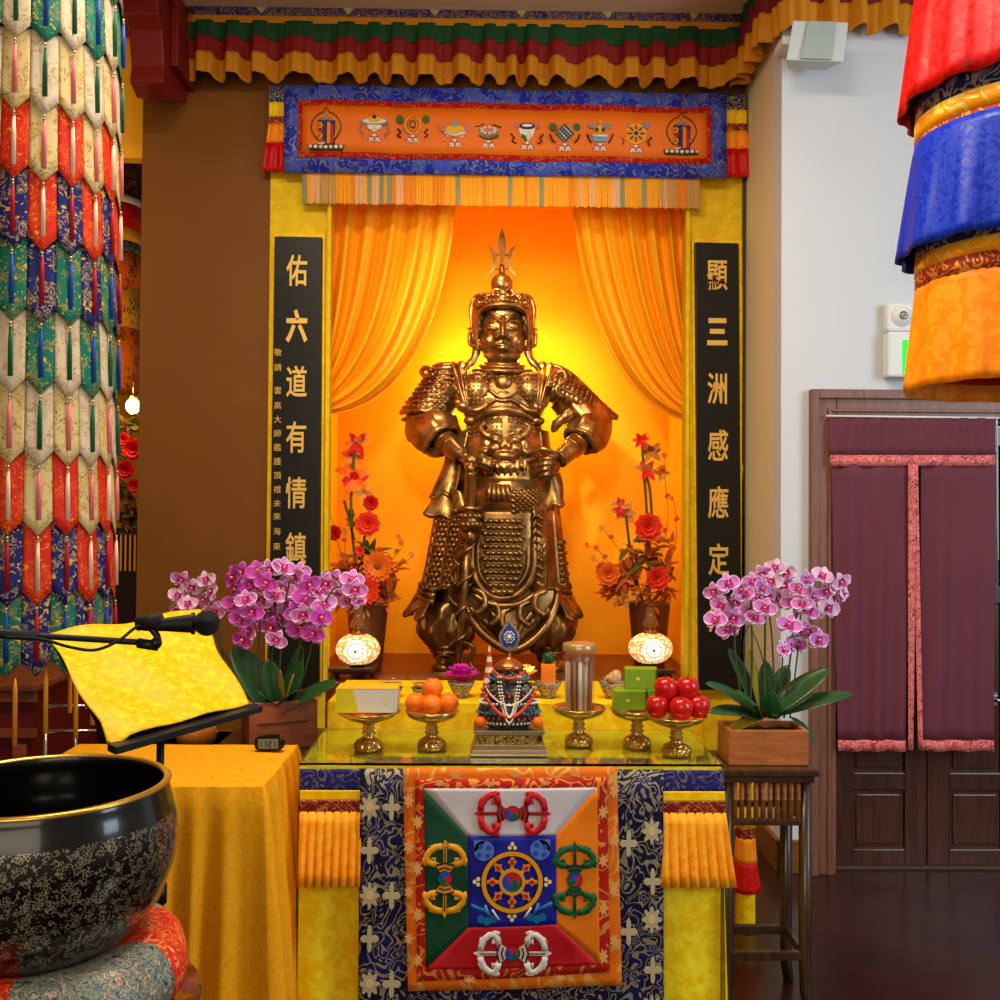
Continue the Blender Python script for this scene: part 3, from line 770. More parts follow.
# hip flaps
def flap(c4, f0, w=1.0):
    """four pixel corners: top left, top right, bottom right, bottom left; a rippled cloth tab"""
    A, B, C, D = [V((x, y, 0)) for x, y in c4]
    def f(u, v):
        p = A.lerp(B, u).lerp(D.lerp(C, u), v); rp = math.sin(u*7+v*2)
        return s(p.x+w*math.sin(v*5)*1.2, p.y+v*1.8*math.sin(u*9), f0+5*math.sin(PI*u)+4*v+1.6*rp*v)
    q = MB(); q.grid(f, 14, 12); q.tube([f(i/14, 1) for i in range(15)], .9, 6); return sbuild(q, 'hip_flap', solid=.010)
flap([(446, 460), (464, 466), (455, 500), (432, 502)], 14)
flap([(434, 498), (457, 503), (459, 524), (426, 518)], 17)
flap([(540, 484), (556, 478), (561, 508), (541, 512)], 22)
flap([(451, 494), (465, 499), (471, 515), (455, 515)], 30)
# tabard: scaled panel with a round end inside a raised frame
def tab(u, v):
    x = lerp(-1, 1, u); y = lerp(516, 598, v)
    hw = 30 if v < .55 else 30*math.sqrt(max(0, 1-((v-.55)/.47)**2))
    return s(501.5+x*hw, y, 34+6*v+6*math.sqrt(max(0, 1-x*x)))
q = MB(); q.grid(tab, 24, 30)
def tab2(u, v): return s(lerp(480, 523, u), lerp(521, 594, v), 40+6*v+5*math.sqrt(max(0, 1-(2*u-1)**2)))
scales(q, tab2, 8, 12, 3.1, keep=lambda u, v: abs(u-.5) < (.44 if v < .6 else .44*math.sqrt(max(0, 1-((v-.6)/.42)**2))))
for w_, t_ in ((30, 2.6), (24, 1.5)):
    fr = [s(501.5-w_, 512, 36)]+[s(501.5-w_, 540, 38)]+[s(501.5-w_*math.cos(a), 563+(w_*1.2)*math.sin(a), 42+3*math.sin(a)) for a in [PI*i/12 for i in range(13)]]+[s(501.5+w_, 540, 38), s(501.5+w_, 512, 36)]
    q.tube(spline(fr, 3), t_, 8)
sbuild(q, 'tabard', solid=.008)
# pointed apron beneath, with scrolled leaves
def apr(u, v):
    x = lerp(-1, 1, u); hw = lerp(44, 2, max(0, (v-.25)/.75)**1.6)
    return s(lerp(507, 512, v)+x*hw, lerp(578, 648, v)+3*math.sin(u*PI*4)*(1-v), 26+10*v+9*math.cos(x*1.3))
q = MB(); q.grid(apr, 34, 24)
q.tube(spline([s(461, 596, 30), s(466, 608, 36), s(482, 632, 44), s(511, 648, 48), s(538, 632, 44), s(552, 608, 36), s(555, 596, 30)], 6), 3.0, 10)
for x_, y_, d_ in ((478, 601, 1), (491, 612, 1), (507, 618, -1), (524, 612, -1), (538, 602, -1)):
    q.tube(spline([s(x_-4*d_, y_-10, 44), s(x_+5*d_, y_-6, 48), s(x_+6*d_, y_+5, 50), s(x_-2*d_, y_+12, 50), s(x_-7*d_, y_+7, 50)], 5), [1.7]*10+[2.4]*6+[1.2]*5, 8)
q.tube(spline([s(474, 596, 42), s(488, 604, 46), s(502, 606, 48), s(518, 604, 46), s(534, 594, 42)], 5), 2.0, 8)
q.tube(spline([s(490, 612, 46), s(504, 628, 50), s(511, 645, 52)], 5), 1.8, 6); q.tube(spline([s(530, 612, 46), s(518, 628, 50), s(512, 645, 52)], 5), 1.8, 6)
sbuild(q, 'apron', solid=.008)
for sx, x0 in ((-1, 467), (1, 536)):
    q = MB(); q.tube([s(x0, 514, 34), s(x0+sx, 550, 38), s(x0+sx*2-2, 594, 42)], [6, 8, 8], 10, flat=.4)
    for k_ in range(9):
        y_ = 522+k_*8; q.tube(spline([s(x0-6, y_+3, 41), s(x0-2, y_-2, 44), s(x0+3, y_+1, 44), s(x0+7, y_-4, 41)], 4), [1.2]*4+[1.8]*5+[1]*4, 6)
    sbuild(q, 'side_tassel')
# puffed trousers, boots
for x0, sx in ((449, -1), (544, 1)):
    q = MB(); n = 40
    def pant(u, v):
        a = 2*PI*u; y = lerp(604, 652, v); R = 20+7*math.sin(PI*min(1, v*1.05))**.7; R *= 1+.08*math.sin(a*7+v*5)+.05*math.sin(a*12-v*9)
        if v > .9: R *= .88
        return s(x0+sx*3*math.sin(PI*v)+R*math.cos(a), y+3*math.sin(a*5)*v, R*.95*math.sin(a)*-1)
    q.grid(pant, n, 16, closed=True); sbuild(q, 'trouser_leg', solid=.008)
    q = MB(); bx = x0-2 if sx < 0 else x0+5
    q.tube([s(bx, 640, 2), s(bx, 655, 2), s(bx+sx, 664, 3)], [15, 14, 13], 16)
    for y_ in (650, 655): q.tube([s(bx+15.5*math.cos(a), y_, 2+15.5*math.sin(a)) for a in [2*PI*i/24 for i in range(24)]], 2, 6, closed=True)
    q.ell(s(bx+sx*2, 667, 16), (13, 26, 8)); q.box((bx+sx*2-500-13, -40, 0), (bx+sx*2-500+13, 8, 2.5))
    q.tube(spline([s(bx+sx*2-8, 662, 14), s(bx+sx*2, 656, 22), s(bx+sx*2+8, 662, 14)], 4), 1.8, 6); q.ell(s(bx+sx*2, 662, 36), (4, 5, 4))
    sbuild(q, 'boot')
# robe tails behind the legs
q = MB(); q.grid(lambda u, v: s(lerp(428, 566, u), lerp(600, 648-20*math.sin(PI*u), v), -26+5*math.sin(u*30)*v), 50, 10); sbuild(q, 'coat_tail', solid=.012)
# sword-club held point down
q = MB(); hx = 470
def SW(y, x=None, f=50): return s(hx if x is None else x, y, f)
q.ell(SW(476), 6, nu=14, nv=10); q.tube([SW(479), SW(481), SW(483), SW(509), SW(512)], [4, 6.6, 5.2, 6.4, 5], 12)
q.tube([SW(512), SW(516)], [13, 12], 16, flat=.8)
for i in range(12):
    a = 2*PI*i/12
    q.ell(SW(521)+V((9.5*math.cos(a), 8*math.sin(a), 0)), 3.1, nu=8, nv=6); q.ell(SW(529)+V((9*math.cos(a+.26), 7.5*math.sin(a+.26), 0)), 3.3, nu=8, nv=6)
q.tube([SW(516), SW(535)], 9, 12); q.tube([SW(535), SW(547)], [9, 7.5], 4)
q.tube([SW(546, 468), SW(590, 465), SW(640, 461), SW(671, 458, 50)], [4.6, 3.8, 3.4, 2.4], 8)
sbuild(q, 'sword')
q = MB(); sp_ = []
for i in range(90):
    t = i/89; a = t*2*PI*4.2; y_ = lerp(546, 664, t); sp_.append(s(lerp(468, 458, t)+(6+2*math.sin(t*9))*math.cos(a), y_, 50+6*math.sin(a)))
q.tube(sp_, 1.9, 6); sbuild(q, 'sword_ribbon')
for k_ in range(3):
    q = MB(); q.tube(spline([s(463-k_*3, 548+k_*18, 50), s(454-k_*2, 556+k_*20, 46), s(458, 566+k_*20, 46), s(466, 562+k_*20, 50)], 5), 1.5, 6); sbuild(q, 'streamer')
q = MB(); q.tube(spline([s(462, 640, 48), s(474, 646, 46), s(470, 660, 44), s(478, 670, 44)], 5), 2.2, 6)
sbuild(q, 'streamer')
# ------------------------------------------------------------------ pleated valances
M_vg = plain('green valance cloth', (20, 70, 28), .7, sheen=.3); M_vr = plain('red valance cloth', (136, 22, 20), .7, sheen=.3); M_vy = plain('ochre valance cloth', (204, 130, 14), .7, sheen=.3)
M_vm = plain('maroon valance cloth', (116, 22, 32), .7, sheen=.3)
M_vband = scroll('violet flower brocade', (52, 44, 92), (150, 112, 66), 26, 5, .34)
zb = at(470, 76, 5.05).z
def valance(path, g, bands, zt_, amp, seed, parts_names, mats, lam=.155):
    """path: plan polyline (x,y) with outward normals to the right of travel; bands: list of (name, z0, z1, mat)"""
    P = [V((a, b_, 0)) for a, b_ in path]; seg = [(P[i+1]-P[i]).length for i in range(len(P)-1)]; L = sum(seg); rnd = random.Random(seed)
    ph = [rnd.uniform(0, 6.28) for _ in range(6)]
    def pos(t):
        d = t*L
        for i, sl in enumerate(seg):
            if d <= sl or i == len(seg)-1:
                q_ = P[i].lerp(P[i+1], max(0, min(1, d/sl))); tn = (P[i+1]-P[i]).normalized(); return q_, V((tn.y, -tn.x, 0))
            d -= sl
    ztop, zbot = bands[0][1], bands[-1][2]
    for (nm, z0, z1, mt, rip) in bands:
        q = MB()
        def f(u, v):
            p, nrm = pos(u); z = lerp(z0, z1, v); k = (ztop-z)/(ztop-zbot)
            w = math.sin(u*L/lam*2*PI+2.4*math.sin(u*L*3.1+ph[0])+1.5*math.sin(u*L*9+ph[3])+ph[1])
            w = math.copysign(abs(w)**.45, w)
            p = p + nrm*(.03+rip*(amp*k*w+.012*k*math.sin(u*L*90+ph[2])))
            zz = z + (rip*.009*k*k*w if z1 == zbot else rip*.007*k*w)
            return V((p.x, p.y, zz))
        q.grid(f, int(L*150) if rip else int(L*20), 6)
        q.build(nm, mt, g, solid=.003)
    return pos, L
xa = at(186, 80, 5.05).x
g = thing('pleated_valance', 'long green red and yellow pleated valance with a brocade heading above the niche', 'valance', ((xa+XC)/2, 5.1, zb-.02))
zs = [zb+.375, zb+.30, zb+.262, zb+.178, zb+.09, zb-.015]
pos, L = valance([(xa, 5.09), (XC-.06, 5.09)], g, [('brocade_heading', zs[0], zs[1], M_vband, 0), ('orange_band', zs[1], zs[2], M_vy, 0), ('green_flounce', zs[2]+.01, zs[3], M_vg, .5), ('red_flounce', zs[3]+.01, zs[4], M_vr, .8), ('yellow_flounce', zs[4]+.008, zs[5], M_vy, 1)], 0, .045, 3, None, None)
for i in range(6):
    p, nrm = pos((i+.85)/6.4); q = MB(); r_ = .03
    q.prism([(-r_*.8, 0), (0, -r_), (r_*.8, 0), (0, r_)], .004, M=T(p.x, p.y-.032, (zs[0]+zs[1])/2)); q.build('diamond_patch', plain('cream satin', (176, 164, 110), .5), g)
zs2 = [zb+.5, zb+.40, zb+.24, zb+.115, zb-.02]
g = thing('pleated_valance', 'maroon and yellow pleated valance turning the corner along the top of the white wall', 'valance', (XC+.5, YC-.05, zb-.02))
valance([(XC-.03, 5.12), (XC-.03, YC-.045), (3.2, YC-.045)], g, [('orange_band', zs2[0], zs2[1], M_vy, 0), ('green_flounce', zs2[1]+.01, zs2[2], M_vg, .5), ('maroon_flounce', zs2[2]+.01, zs2[3], M_vm, .8), ('yellow_flounce', zs2[3]+.008, zs2[4], M_vy, 1)], 0, .035, 8, None, None, lam=.15)

# red bracket under the ceiling at the pier edge
q = MB(); A = at(124, 90, 4.9)
xx0, xx1 = at(126, 40, 4.75).x, at(160, 40, 4.75).x
out = [(4.72, at(0, -8, 4.8).z), (4.72, at(0, 20, 4.8).z), (4.78, at(0, 30, 4.8).z), (4.82, at(0, 62, 4.8).z), (4.80, at(0, 80, 4.8).z), (4.90, at(0, 92, 4.85).z), (5.2, at(0, 92, 5.1).z), (5.2, at(0, -8, 4.8).z)]
q.prism([(y, z) for y, z in out][::-1], xx1-xx0, M=T(xx0, 0, 0) @ RZ(PI/2) , y0=0)
q.box((xx0-.03, 4.66, CE-.08), (xx1+.03, 5.2, CE)); q.box((xx1, 4.9, CE-.38), (xx1+.04, 5.2, CE-.08))
q.box((xx0-.25, 4.5, CE-.1), (xx0, 5.2, CE-.0))
tag(q.build('ceiling_bracket', plain('oxblood painted wood', (122, 26, 18), .45, var=.08, vscale=4), bev=.008), 'dark red carved wooden bracket under the ceiling at the left end of the valance', 'bracket')

# ------------------------------------------------------------------ embroidered banner across the top of the niche
YBN = 5.1
g = thing('embroidered_banner', 'long orange banner with blue brocade border and a row of embroidered lucky symbols', 'banner', at(507, 178, YBN))
def bp(px, py, dy=0):   # banner surface with a soft wave
    p = at(px, py, YBN); p.y += .006*math.sin(px*.05)+.004*math.sin(px*.13) + dy; return p
def edge(t, y0, y1, px): return lerp(y0, y1, (px-284)/442)
def strip(mb, x0, x1, ya0, ya1, yb0, yb1, dy, mi, nx=60):
    """ya: top edge at x=284 and 726, yb: bottom edge"""
    mb.grid(lambda u, v: bp(lerp(x0, x1, u), lerp(edge(0, ya0, ya1, lerp(x0, x1, u)), edge(0, yb0, yb1, lerp(x0, x1, u)), v), dy), nx, 4, mi)
q = MB(); strip(q, 284, 726, 85, 94.5, 172, 178.5, 0, 0)
q.build('blue_border', M_bluebr, g, solid=.004)
q = MB(); strip(q, 298, 711, 99.5, 108.5, 157.5, 165, -.006, 0); q.build('red_border', M_redbr, g, solid=.003)
q = MB(); strip(q, 303, 706, 106, 115, 152, 160, -.011, 0); q.build('orange_panel', plain('orange panel satin', (236, 112, 8), .55, sheen=.2, bmp=.05, vscale=300), g, solid=.003)
# cropped side tabs behind
for x0, x1, sx in ((269, 286, -1), (725, 747, 1)):
    q = MB()
    for (t0, t1, mi) in ((0, .19, 0), (.19, .36, 1), (.36, .44, 2), (.44, .66, 3), (.66, 1, 4)):
        yt = edge(0, 86, 94, x0); yb_ = edge(0, 172, 177, x0)
        def f(u, v):
            vv = lerp(t0, t1, v); fl_ = 7*max(0, vv-.4)/.6
            a, b_ = (x0-fl_, x1) if sx < 0 else (x0, x1+fl_)
            p = at(lerp(a, b_, u), lerp(yt, yb_, vv), YBN+.03); p.y += .01*math.sin(u*14)*vv; return p
        q.grid(f, 14, 4, mi)
    q.build('side_tab', [M_navy, M_yel2, M_maroonbr, M_orangec, M_redc], g, solid=.003)
# hanging fringe
M_fr = [plain('fringe '+n_, c_, .7) for n_, c_ in (('gold', (246, 164, 30)), ('tan', (206, 156, 84)), ('grey green', (150, 150, 110)), ('peach', (236, 176, 120)), ('rust', (236, 140, 26)))]
q = MB(); rnd = random.Random(5); x = 303.0; mi = 0; run = 0
while x < 700:
    if run <= 0:
        mi = rnd.choice([0, 0, 0, 4, 0, 0, 4, 0, 3, 0, 0, 2]) if 335 < x < 660 else rnd.choice([1, 0, 4, 1, 2, 0, 3]); run = rnd.randint(3, 10) if mi != 2 else 5
    run -= 1; yt = edge(0, 172, 178, x)
    a, b_ = at(x, yt-4, YBN+.02), at(x+rnd.uniform(-.4, .4), yt+31+rnd.uniform(-1, 1), YBN+.02)
    q.tube([a, (a+b_)/2, b_], [.0026, .003, .003], 5, mi, caps=False); x += .95
q.build('fringe', M_fr, g)

# embroidered symbols (each its own raised patch)
C_ = {k_: plain('thread '+k_, v_, .6) for k_, v_ in dict(cream=(222, 196, 160), white=(226, 220, 210), teal=(110, 158, 160), gold=(232, 168, 30), pink=(206, 110, 96), green=(70, 96, 30), navy=(44, 40, 90), grey=(140, 130, 130), dark=(56, 34, 34), red=(186, 40, 24), orange=(236, 128, 20)).items()}
CK = list(C_); CM = [C_[k_] for k_ in CK]
def disc(mb, x, z, rx, rz, c, d, n=16, a0=0, a1=2*PI):
    pts = [(x+rx*math.cos(a0+(a1-a0)*i/n), z+rz*math.sin(a0+(a1-a0)*i/n)) for i in range(n if a1-a0 > 6.2 else n+1)]
    mb.prism(pts[::-1], .4+d*.25, m=CK.index(c))
def poly(mb, pts, c, d): mb.prism(pts, .4+d*.25, m=CK.index(c))
def line(mb, pts, r, c, d=1): mb.tube([V((x, -.4-d*.25, z)) for x, z in pts], r, 5, CK.index(c), flat=.5)
def lotus(mb, z):
    for i in range(5):
        a = PI*(i+.5)/5; disc(mb, 5*math.cos(a), z-1-2.2*math.sin(a)*.6, 1.9, 1.6, 'cream' if i % 2 else 'pink', 1+i % 2, 8)
    for i in range(3): disc(mb, -3+3*i, z+1.2, 1.6, 1.2, 'white' if i == 1 else 'pink', 2, 8)
    for i in range(4): disc(mb, -4.5+3*i, z-4, .9, .8, 'white', 2, 6)
def sy_kala(mb):
    line(mb, [(14*math.cos(a)*(1-.25*max(0, -math.sin(a))), 3+15*math.sin(a)+(5 if abs(a-PI/2) < .05 else 0)) for a in [-.9+i*(PI+1.8)/24 for i in range(25)]], .45, 'dark')
    line(mb, [(11*math.cos(a)*(1-.2*max(0, -math.sin(a))), 2+12*math.sin(a)+(4 if abs(a-PI/2) < .05 else 0)) for a in [-.9+i*(PI+1.8)/24 for i in range(25)]], .5, 'gold')
    poly(mb, [(-8, 10), (-7, 8), (-3, 8), (-3, -12), (8, -12), (8, 8), (9, 10)][::-1], 'navy', 1)
    poly(mb, [(1, 8), (1, -12), (4, -12), (4, 8)][::-1], 'orange', 3); poly(mb, [(4.4, 6), (4.4, -12), (6.8, -12), (6.8, 6)][::-1], 'red', 2)
    for z_ in (5, 0, -5): line(mb, [(-7, z_+1), (-5, z_+2), (-3.5, z_), (-5, z_-2.5), (-6.5, z_-3)], .9, 'gold' if z_ else 'red', 3)
    line(mb, [(-7, -12), (-4, -13), (-1, -11)], .8, 'white', 3); disc(mb, 0, 12.5, 3, 2.2, 'grey', 1)
    poly(mb, [(-17, -13), (-15, -18), (15, -18), (17, -13)][::-1], 'dark', 2)
    for i in range(7): disc(mb, -14+i*4.7, -15.5+.12*abs(i-3), 1.8, 1.5, 'white' if i % 2 else 'cream', 5, 8)
def sy_parasol(mb):
    disc(mb, 0, 5, 13, 3.6, 'grey', 1); disc(mb, 0, 5.6, 11, 2.4, 'white', 2); disc(mb, 0, 7, 6, 2.6, 'gold', 3); disc(mb, 0, 9.5, 2, 2, 'green', 3)
    poly(mb, [(-7, 2), (7, 2), (5, -2), (0, -5), (-5, -2)], 'cream', 2); disc(mb, -3.5, -.5, 2.6, 2.2, 'white', 4); disc(mb, 3.5, -.5, 2.6, 2.2, 'white', 4)
    for sx in (-1, 1): line(mb, [(sx*12, 2), (sx*14, -3), (sx*10, -6), (sx*11, -9)], .7, 'grey')
    lotus(mb, -9)
def sy_fish(mb):
    for sx in (-1, 1):
        line(mb, [(sx*7*math.cos(a), 2+8*math.sin(a)) for a in [-1.5+i*.25 for i in range(12)]], 1.1, 'gold', 2)
        disc(mb, sx*12, 8, 3.6, 4, 'green', 1); line(mb, [(sx*14, -1), (sx*11, -4), (sx*14, -7), (sx*11, -9)], .9, 'dark')
    disc(mb, 0, 3, 4.5, 5.5, 'orange', 1); line(mb, [(2.6*math.cos(a), 3+3.4*math.sin(a)) for a in [i*.5 for i in range(13)]], .5, 'dark', 3); lotus(mb, -9)
def sy_conch(mb):
    poly(mb, [(-11, 3), (-8, -4), (8, -4), (11, 3)], 'cream', 1); disc(mb, 0, 2.5, 9, 4, 'gold', 3); disc(mb, -11, 4, 3.4, 3.4, 'pink', 2); disc(mb, 11, 4, 3.4, 3.4, 'pink', 2)
    line(mb, [(-9, -1), (0, -3.4), (9, -1)], 1.2, 'white', 3); disc(mb, 0, 7.5, 3, 2.6, 'teal', 4); disc(mb, -10.5, -7, .8, 1.2, 'gold', 1); disc(mb, 10.5, -7, .8, 1.2, 'gold', 1); lotus(mb, -9)
def sy_flower(mb):
    disc(mb, 0, 2, 9.5, 4.6, 'grey', 1); disc(mb, 0, 2.6, 8, 3.6, 'pink', 2)
    for i in range(9): a = 2*PI*i/9; disc(mb, 6.6*math.cos(a), 2.6+2.8*math.sin(a), 1.6, 1.3, 'cream', 3, 7)
    for sx in (-1, 1): line(mb, [(sx*12, 6), (sx*8, 7), (sx*4, 8.5)], .6, 'green'); line(mb, [(sx*9, -2), (sx*5, -4), (0, -5)], .9, 'green')
    lotus(mb, -9)
def sy_shell(mb):
    poly(mb, [(-8, 5), (-6, -3), (0, -9), (5, -3), (8, 5)], 'white', 1); disc(mb, -8.5, 7, 3, 2.6, 'pink', 2); disc(mb, 8.5, 7, 3, 2.6, 'pink', 2)
    disc(mb, 0, 6, 7.5, 2.8, 'dark', 3); disc(mb, 0, 6.2, 5, 1.4, 'white', 4); poly(mb, [(-6, -1), (-5, -4), (0, -9), (-1, -3)], 'green', 2); poly(mb, [(0, -8), (1.5, 1), (4, 0), (4, -3)], 'cream', 3)
    for sx in (-1, 1): line(mb, [(sx*15, -1), (sx*12, -5), (sx*14, -8), (sx*10, -10)], .8, 'dark')
    lotus(mb, -11)
def sy_knot(mb):
    poly(mb, [(0, 10), (9, 1), (0, -8), (-9, 1)][::-1], 'grey', 1)
    for i in range(5): line(mb, [(-8+i*2, 1+i*2), (0+i*2, -7+i*2)], .6, 'white' if i % 2 else 'teal', 3); line(mb, [(8-i*2, 1+i*2), (0-i*2, -7+i*2)], .5, 'dark', 3)
    for sx in (-1, 1): disc(mb, sx*11, 7, 3.4, 3.6, 'green', 1); line(mb, [(sx*14, 0), (sx*12, -5), (sx*9, -8)], .8, 'dark'); line(mb, [(sx*9, -2), (sx*7, -6)], .6, 'gold')
    lotus(mb, -11)
def sy_vase(mb):
    disc(mb, 0, 5, 6, 3.6, 'gold', 1); disc(mb, -6.5, 7.5, 4.4, 2.4, 'grey', 2); disc(mb, 6.5, 7.5, 4.4, 2.4, 'grey', 2); disc(mb, -3, 4, 1.6, 1.6, 'dark', 3); disc(mb, 3, 4, 1.6, 1.6, 'dark', 3)
    poly(mb, [(-8, 0), (8, 0), (6, -7), (-6, -7)][::-1], 'teal', 2); line(mb, [(-7, -2), (7, -2)], 1.3, 'white', 3); disc(mb, 0, 11, 1.5, 1.5, 'gold', 2)
    for sx in (-1, 1): line(mb, [(sx*12, 0), (sx*10, -5), (sx*8, -8)], .8, 'dark')
    lotus(mb, -11)
def sy_wheel(mb):
    disc(mb, 0, 1, 10, 9.5, 'gold', 1, 22); disc(mb, 0, 1, 7.6, 7.2, 'orange', 2, 20); disc(mb, 0, 1, 4.2, 4, 'gold', 3); disc(mb, 0, 1, 2, 2, 'navy', 4)
    for i in range(8): a = PI*i/4; line(mb, [(3*math.cos(a), 1+3*math.sin(a)), (8*math.cos(a), 1+8*math.sin(a))], .5, 'dark', 3)
    for sx in (-1, 1): disc(mb, sx*9.5, 9, 3.4, 3.4, 'grey', 1); line(mb, [(sx*15, -2), (sx*11, -6), (sx*13, -10)], .8, 'dark')
    lotus(mb, -12)
for (px, py, fn) in ((327, 133, sy_kala), (375, 129, sy_parasol), (413, 129, sy_fish), (455, 134, sy_conch), (488.5, 135, sy_flower), (527, 134, sy_shell), (564.5, 136, sy_knot), (599.5, 136, sy_vase), (635.5, 136, sy_wheel), (681, 137, sy_kala)):
    q = MB(); fn(q); p = bp(px, py, -.012); q.build('embroidered_symbol', CM, g, M=T(p.x, p.y, p.z) @ SCL(YBN/1000*1.08, YBN/1000*2.6, YBN/1000*1.08))

# ------------------------------------------------------------------ niche curtains
m, nt, b = newmat('amber silk'); b.inputs['Base Color'].default_value = lin((255, 190, 24)); b.inputs['Roughness'].default_value = .45; b.inputs['Specular IOR Level'].default_value = .25
tr = N(nt, 'ShaderNodeBsdfTranslucent'); tr.inputs[0].default_value = lin((255, 186, 10)); mx = N(nt, 'ShaderNodeMixShader'); mx.inputs[0].default_value = .28
nt.links.new(b.outputs[0], mx.inputs[1]); nt.links.new(tr.outputs[0], mx.inputs[2]); nt.links.new(mx.outputs[0], nt.nodes['Material Output'].inputs[0])
M_silk = m
def swag(name, A, B, label):
    """A: bezier pixel points of the wall-side edge, B: of the free edge (top to gather)"""
    def f(u, v):
        a = bez([V((x, y, 0)) for x, y in A], v); c = bez([V((x, y, 0)) for x, y in B], v); p = a.lerp(c, u)
        k = 1-.55*sstep((v-.5)/.5)
        fold = math.sin(u*2*PI*6.5+1.5*math.sin(u*5)+v*1.8)
        dy = (.042*k*fold+.008*k*math.sin(u*2*PI*15+2+v*3))*(.5+.5*min(1, v*3)) - .05*math.sin(PI*min(1, v))*u
        w = at(p.x, p.y, 5.34+dy); return w
    q = MB(); q.grid(f, 150, 50)
    tag(q.build(name, M_silk, solid=.004), label, 'curtain', None)
swag('silk_curtain', [(318, 168), (318, 250), (318, 330), (318, 388)], [(458, 168), (452, 330), (400, 418), (318, 414)], 'amber silk curtain swept to the left side of the niche')
swag('silk_curtain', [(697, 172), (697, 250), (697, 330), (697, 392)], [(570, 172), (578, 320), (628, 424), (697, 420)], 'amber silk curtain swept to the right side of the niche')
for px, py in ((330, 262),): pass

# ------------------------------------------------------------------ calligraphy boards
M_board = plain('black lacquer board', (22, 20, 14), .4, var=.1, vscale=10)
M_goldl = plain('gold leaf lettering', (236, 190, 96), .5, .25)
def board(x0t, x1t, yt, x0b, x1b, yb_, chars, cx, label, small=None):
    Yf = YB-.06; g = thing('calligraphy_board', label, 'sign board', at((x0b+x1b)/2, yb_, Yf), 'hanging couplet boards')
    q = MB(); P4 = [at(x0t, yt, Yf), at(x1t, yt+1, Yf), at(x1b, yb_, Yf), at(x0b, yb_, Yf)]
    q.add([p+V((0, d, 0)) for d in (0, .045) for p in P4], [(3,2,1,0), (4,5,6,7), (0,1,5,4), (1,2,6,5), (2,3,7,6), (3,0,4,7)], 0, False); q.build('panel', M_board, g, bev=.005)
    q = MB(); qb = [at(a, b_, Yf+.03) for a, b_ in ((x0t-3, yt-3), (x1t+3, yt-2), (x1b+3, yb_+3), (x0b-3, yb_+3))]
    q.add([p+V((0, d, 0)) for d in (0, .017) for p in qb], [(3,2,1,0), (4,5,6,7), (0,1,5,4), (1,2,6,5), (2,3,7,6), (3,0,4,7)], 0, False); q.build('backing', M_yel2, g)
    for ch, y in chars:
        t = text_mb(ch, .158, .002, .006 if ch in '六三' else .0022); p = at(cx+(y-272)*(-.004 if cx < 400 else .006), y, Yf-.003)
        t.build('character', M_goldl, g, M=T(p.x, p.y, p.z) @ RX(PI/2) @ SCL(.70, 1.08, 1))
    if small:
        for ch, y in small:
            t = text_mb(ch, .041, .0015, .0); p = at(278-(y-350)*.006, y, Yf-.003); t.build('small_character', M_goldl, g, M=T(p.x, p.y, p.z) @ RX(PI/2))
board(274.5, 322, 236, 268, 319, 690, [(c, 273+55.6*i) for i, c in enumerate('佑六道有情鎮')], 297, 'black board with gold calligraphy on the left of the niche', list(zip('敬請雲高大師鑑護頂禮未來海東林', [353, 368, 391, 406, 420, 434, 448, 462, 476, 490, 504, 517, 532, 547, 562])))
board(695, 739, 242, 699, 742, 690, [(c, 277+57*i) for i, c in enumerate('顯三洲感應定然')], 717, 'black board with gold calligraphy on the right of the niche')

# ------------------------------------------------------------------ patchwork cylinder hanging on the left
YH = 2.75; RH = .165*1.25; hc = at(30, 500, YH); HC = V((hc.x, YH, 0))
Mp = {'green': flecked('green patch brocade', (12, 108, 88), (150, 130, 60), (214, 176, 50), 60),
      'white': flecked('ivory patch brocade', (206, 188, 158), (176, 140, 92), (190, 150, 96), 48, t2=.63),
      'cream': flecked('gold ivory patch brocade', (206, 184, 128), (150, 112, 50), (204, 158, 60), 52, t2=.6),
      'red': flecked('red patch brocade', (204, 36, 12), (226, 92, 20), (232, 140, 30), 56, t2=.64),
      'blue': flecked('navy patch brocade', (24, 30, 100), (168, 140, 84), (214, 168, 56), 52, t2=.62)}
SEQ = ['green', 'white', 'cream', 'red', 'blue']
RIB = {'cream': plain('pink ribbon', (226, 120, 122), .6), 'red': plain('ivory ribbon', (236, 206, 176), .6), 'blue': plain('crimson ribbon', (170, 14, 34), .6), 'green': plain('blue ribbon', (24, 72, 156), .6), 'white': plain('green ribbon', (22, 92, 60), .6)}
g = thing('patchwork_cylinder_banner', 'tall cylindrical banner of pointed brocade patches with ribbons hanging at the left edge', 'banner', (HC.x, HC.y, at(30, 690, YH).z))
def zrow(y): return at(30, y, YH-RH).z
tips = [-31, 40, 112, 180, 250, 322, 394, 465, 536, 607, 678]
z_t = [zrow(y) for y in tips]; PIT = abs(z_t[2]-z_t[3])
NC = 20; dA = 2*PI/NC
phi0 = math.atan2(-HC.x, HC.y) - .07   # first seam
def patch(col, r_, off):
    """column col: 0 is the one right of centre (B); angle measured from the viewer direction towards the right"""
    a0 = phi0 + dA*col; am = a0+dA/2; zt_ = z_t[r_]; z1 = zt_+PIT+.042
    def f(u, v):
        a = lerp(a0+.003, a0+dA-.003, u); tip = (1-2*abs(u-.5)); zb_ = zt_+.038*(1-tip); z = lerp(z1, zb_, v)
        R = RH+off+.010*v+.0025*math.sin(u*PI)
        return V((HC.x+R*math.sin(a), HC.y-R*math.cos(a), z))
    return f, am
hidden = MB(); rib_shape = None
kinds = list(Mp)
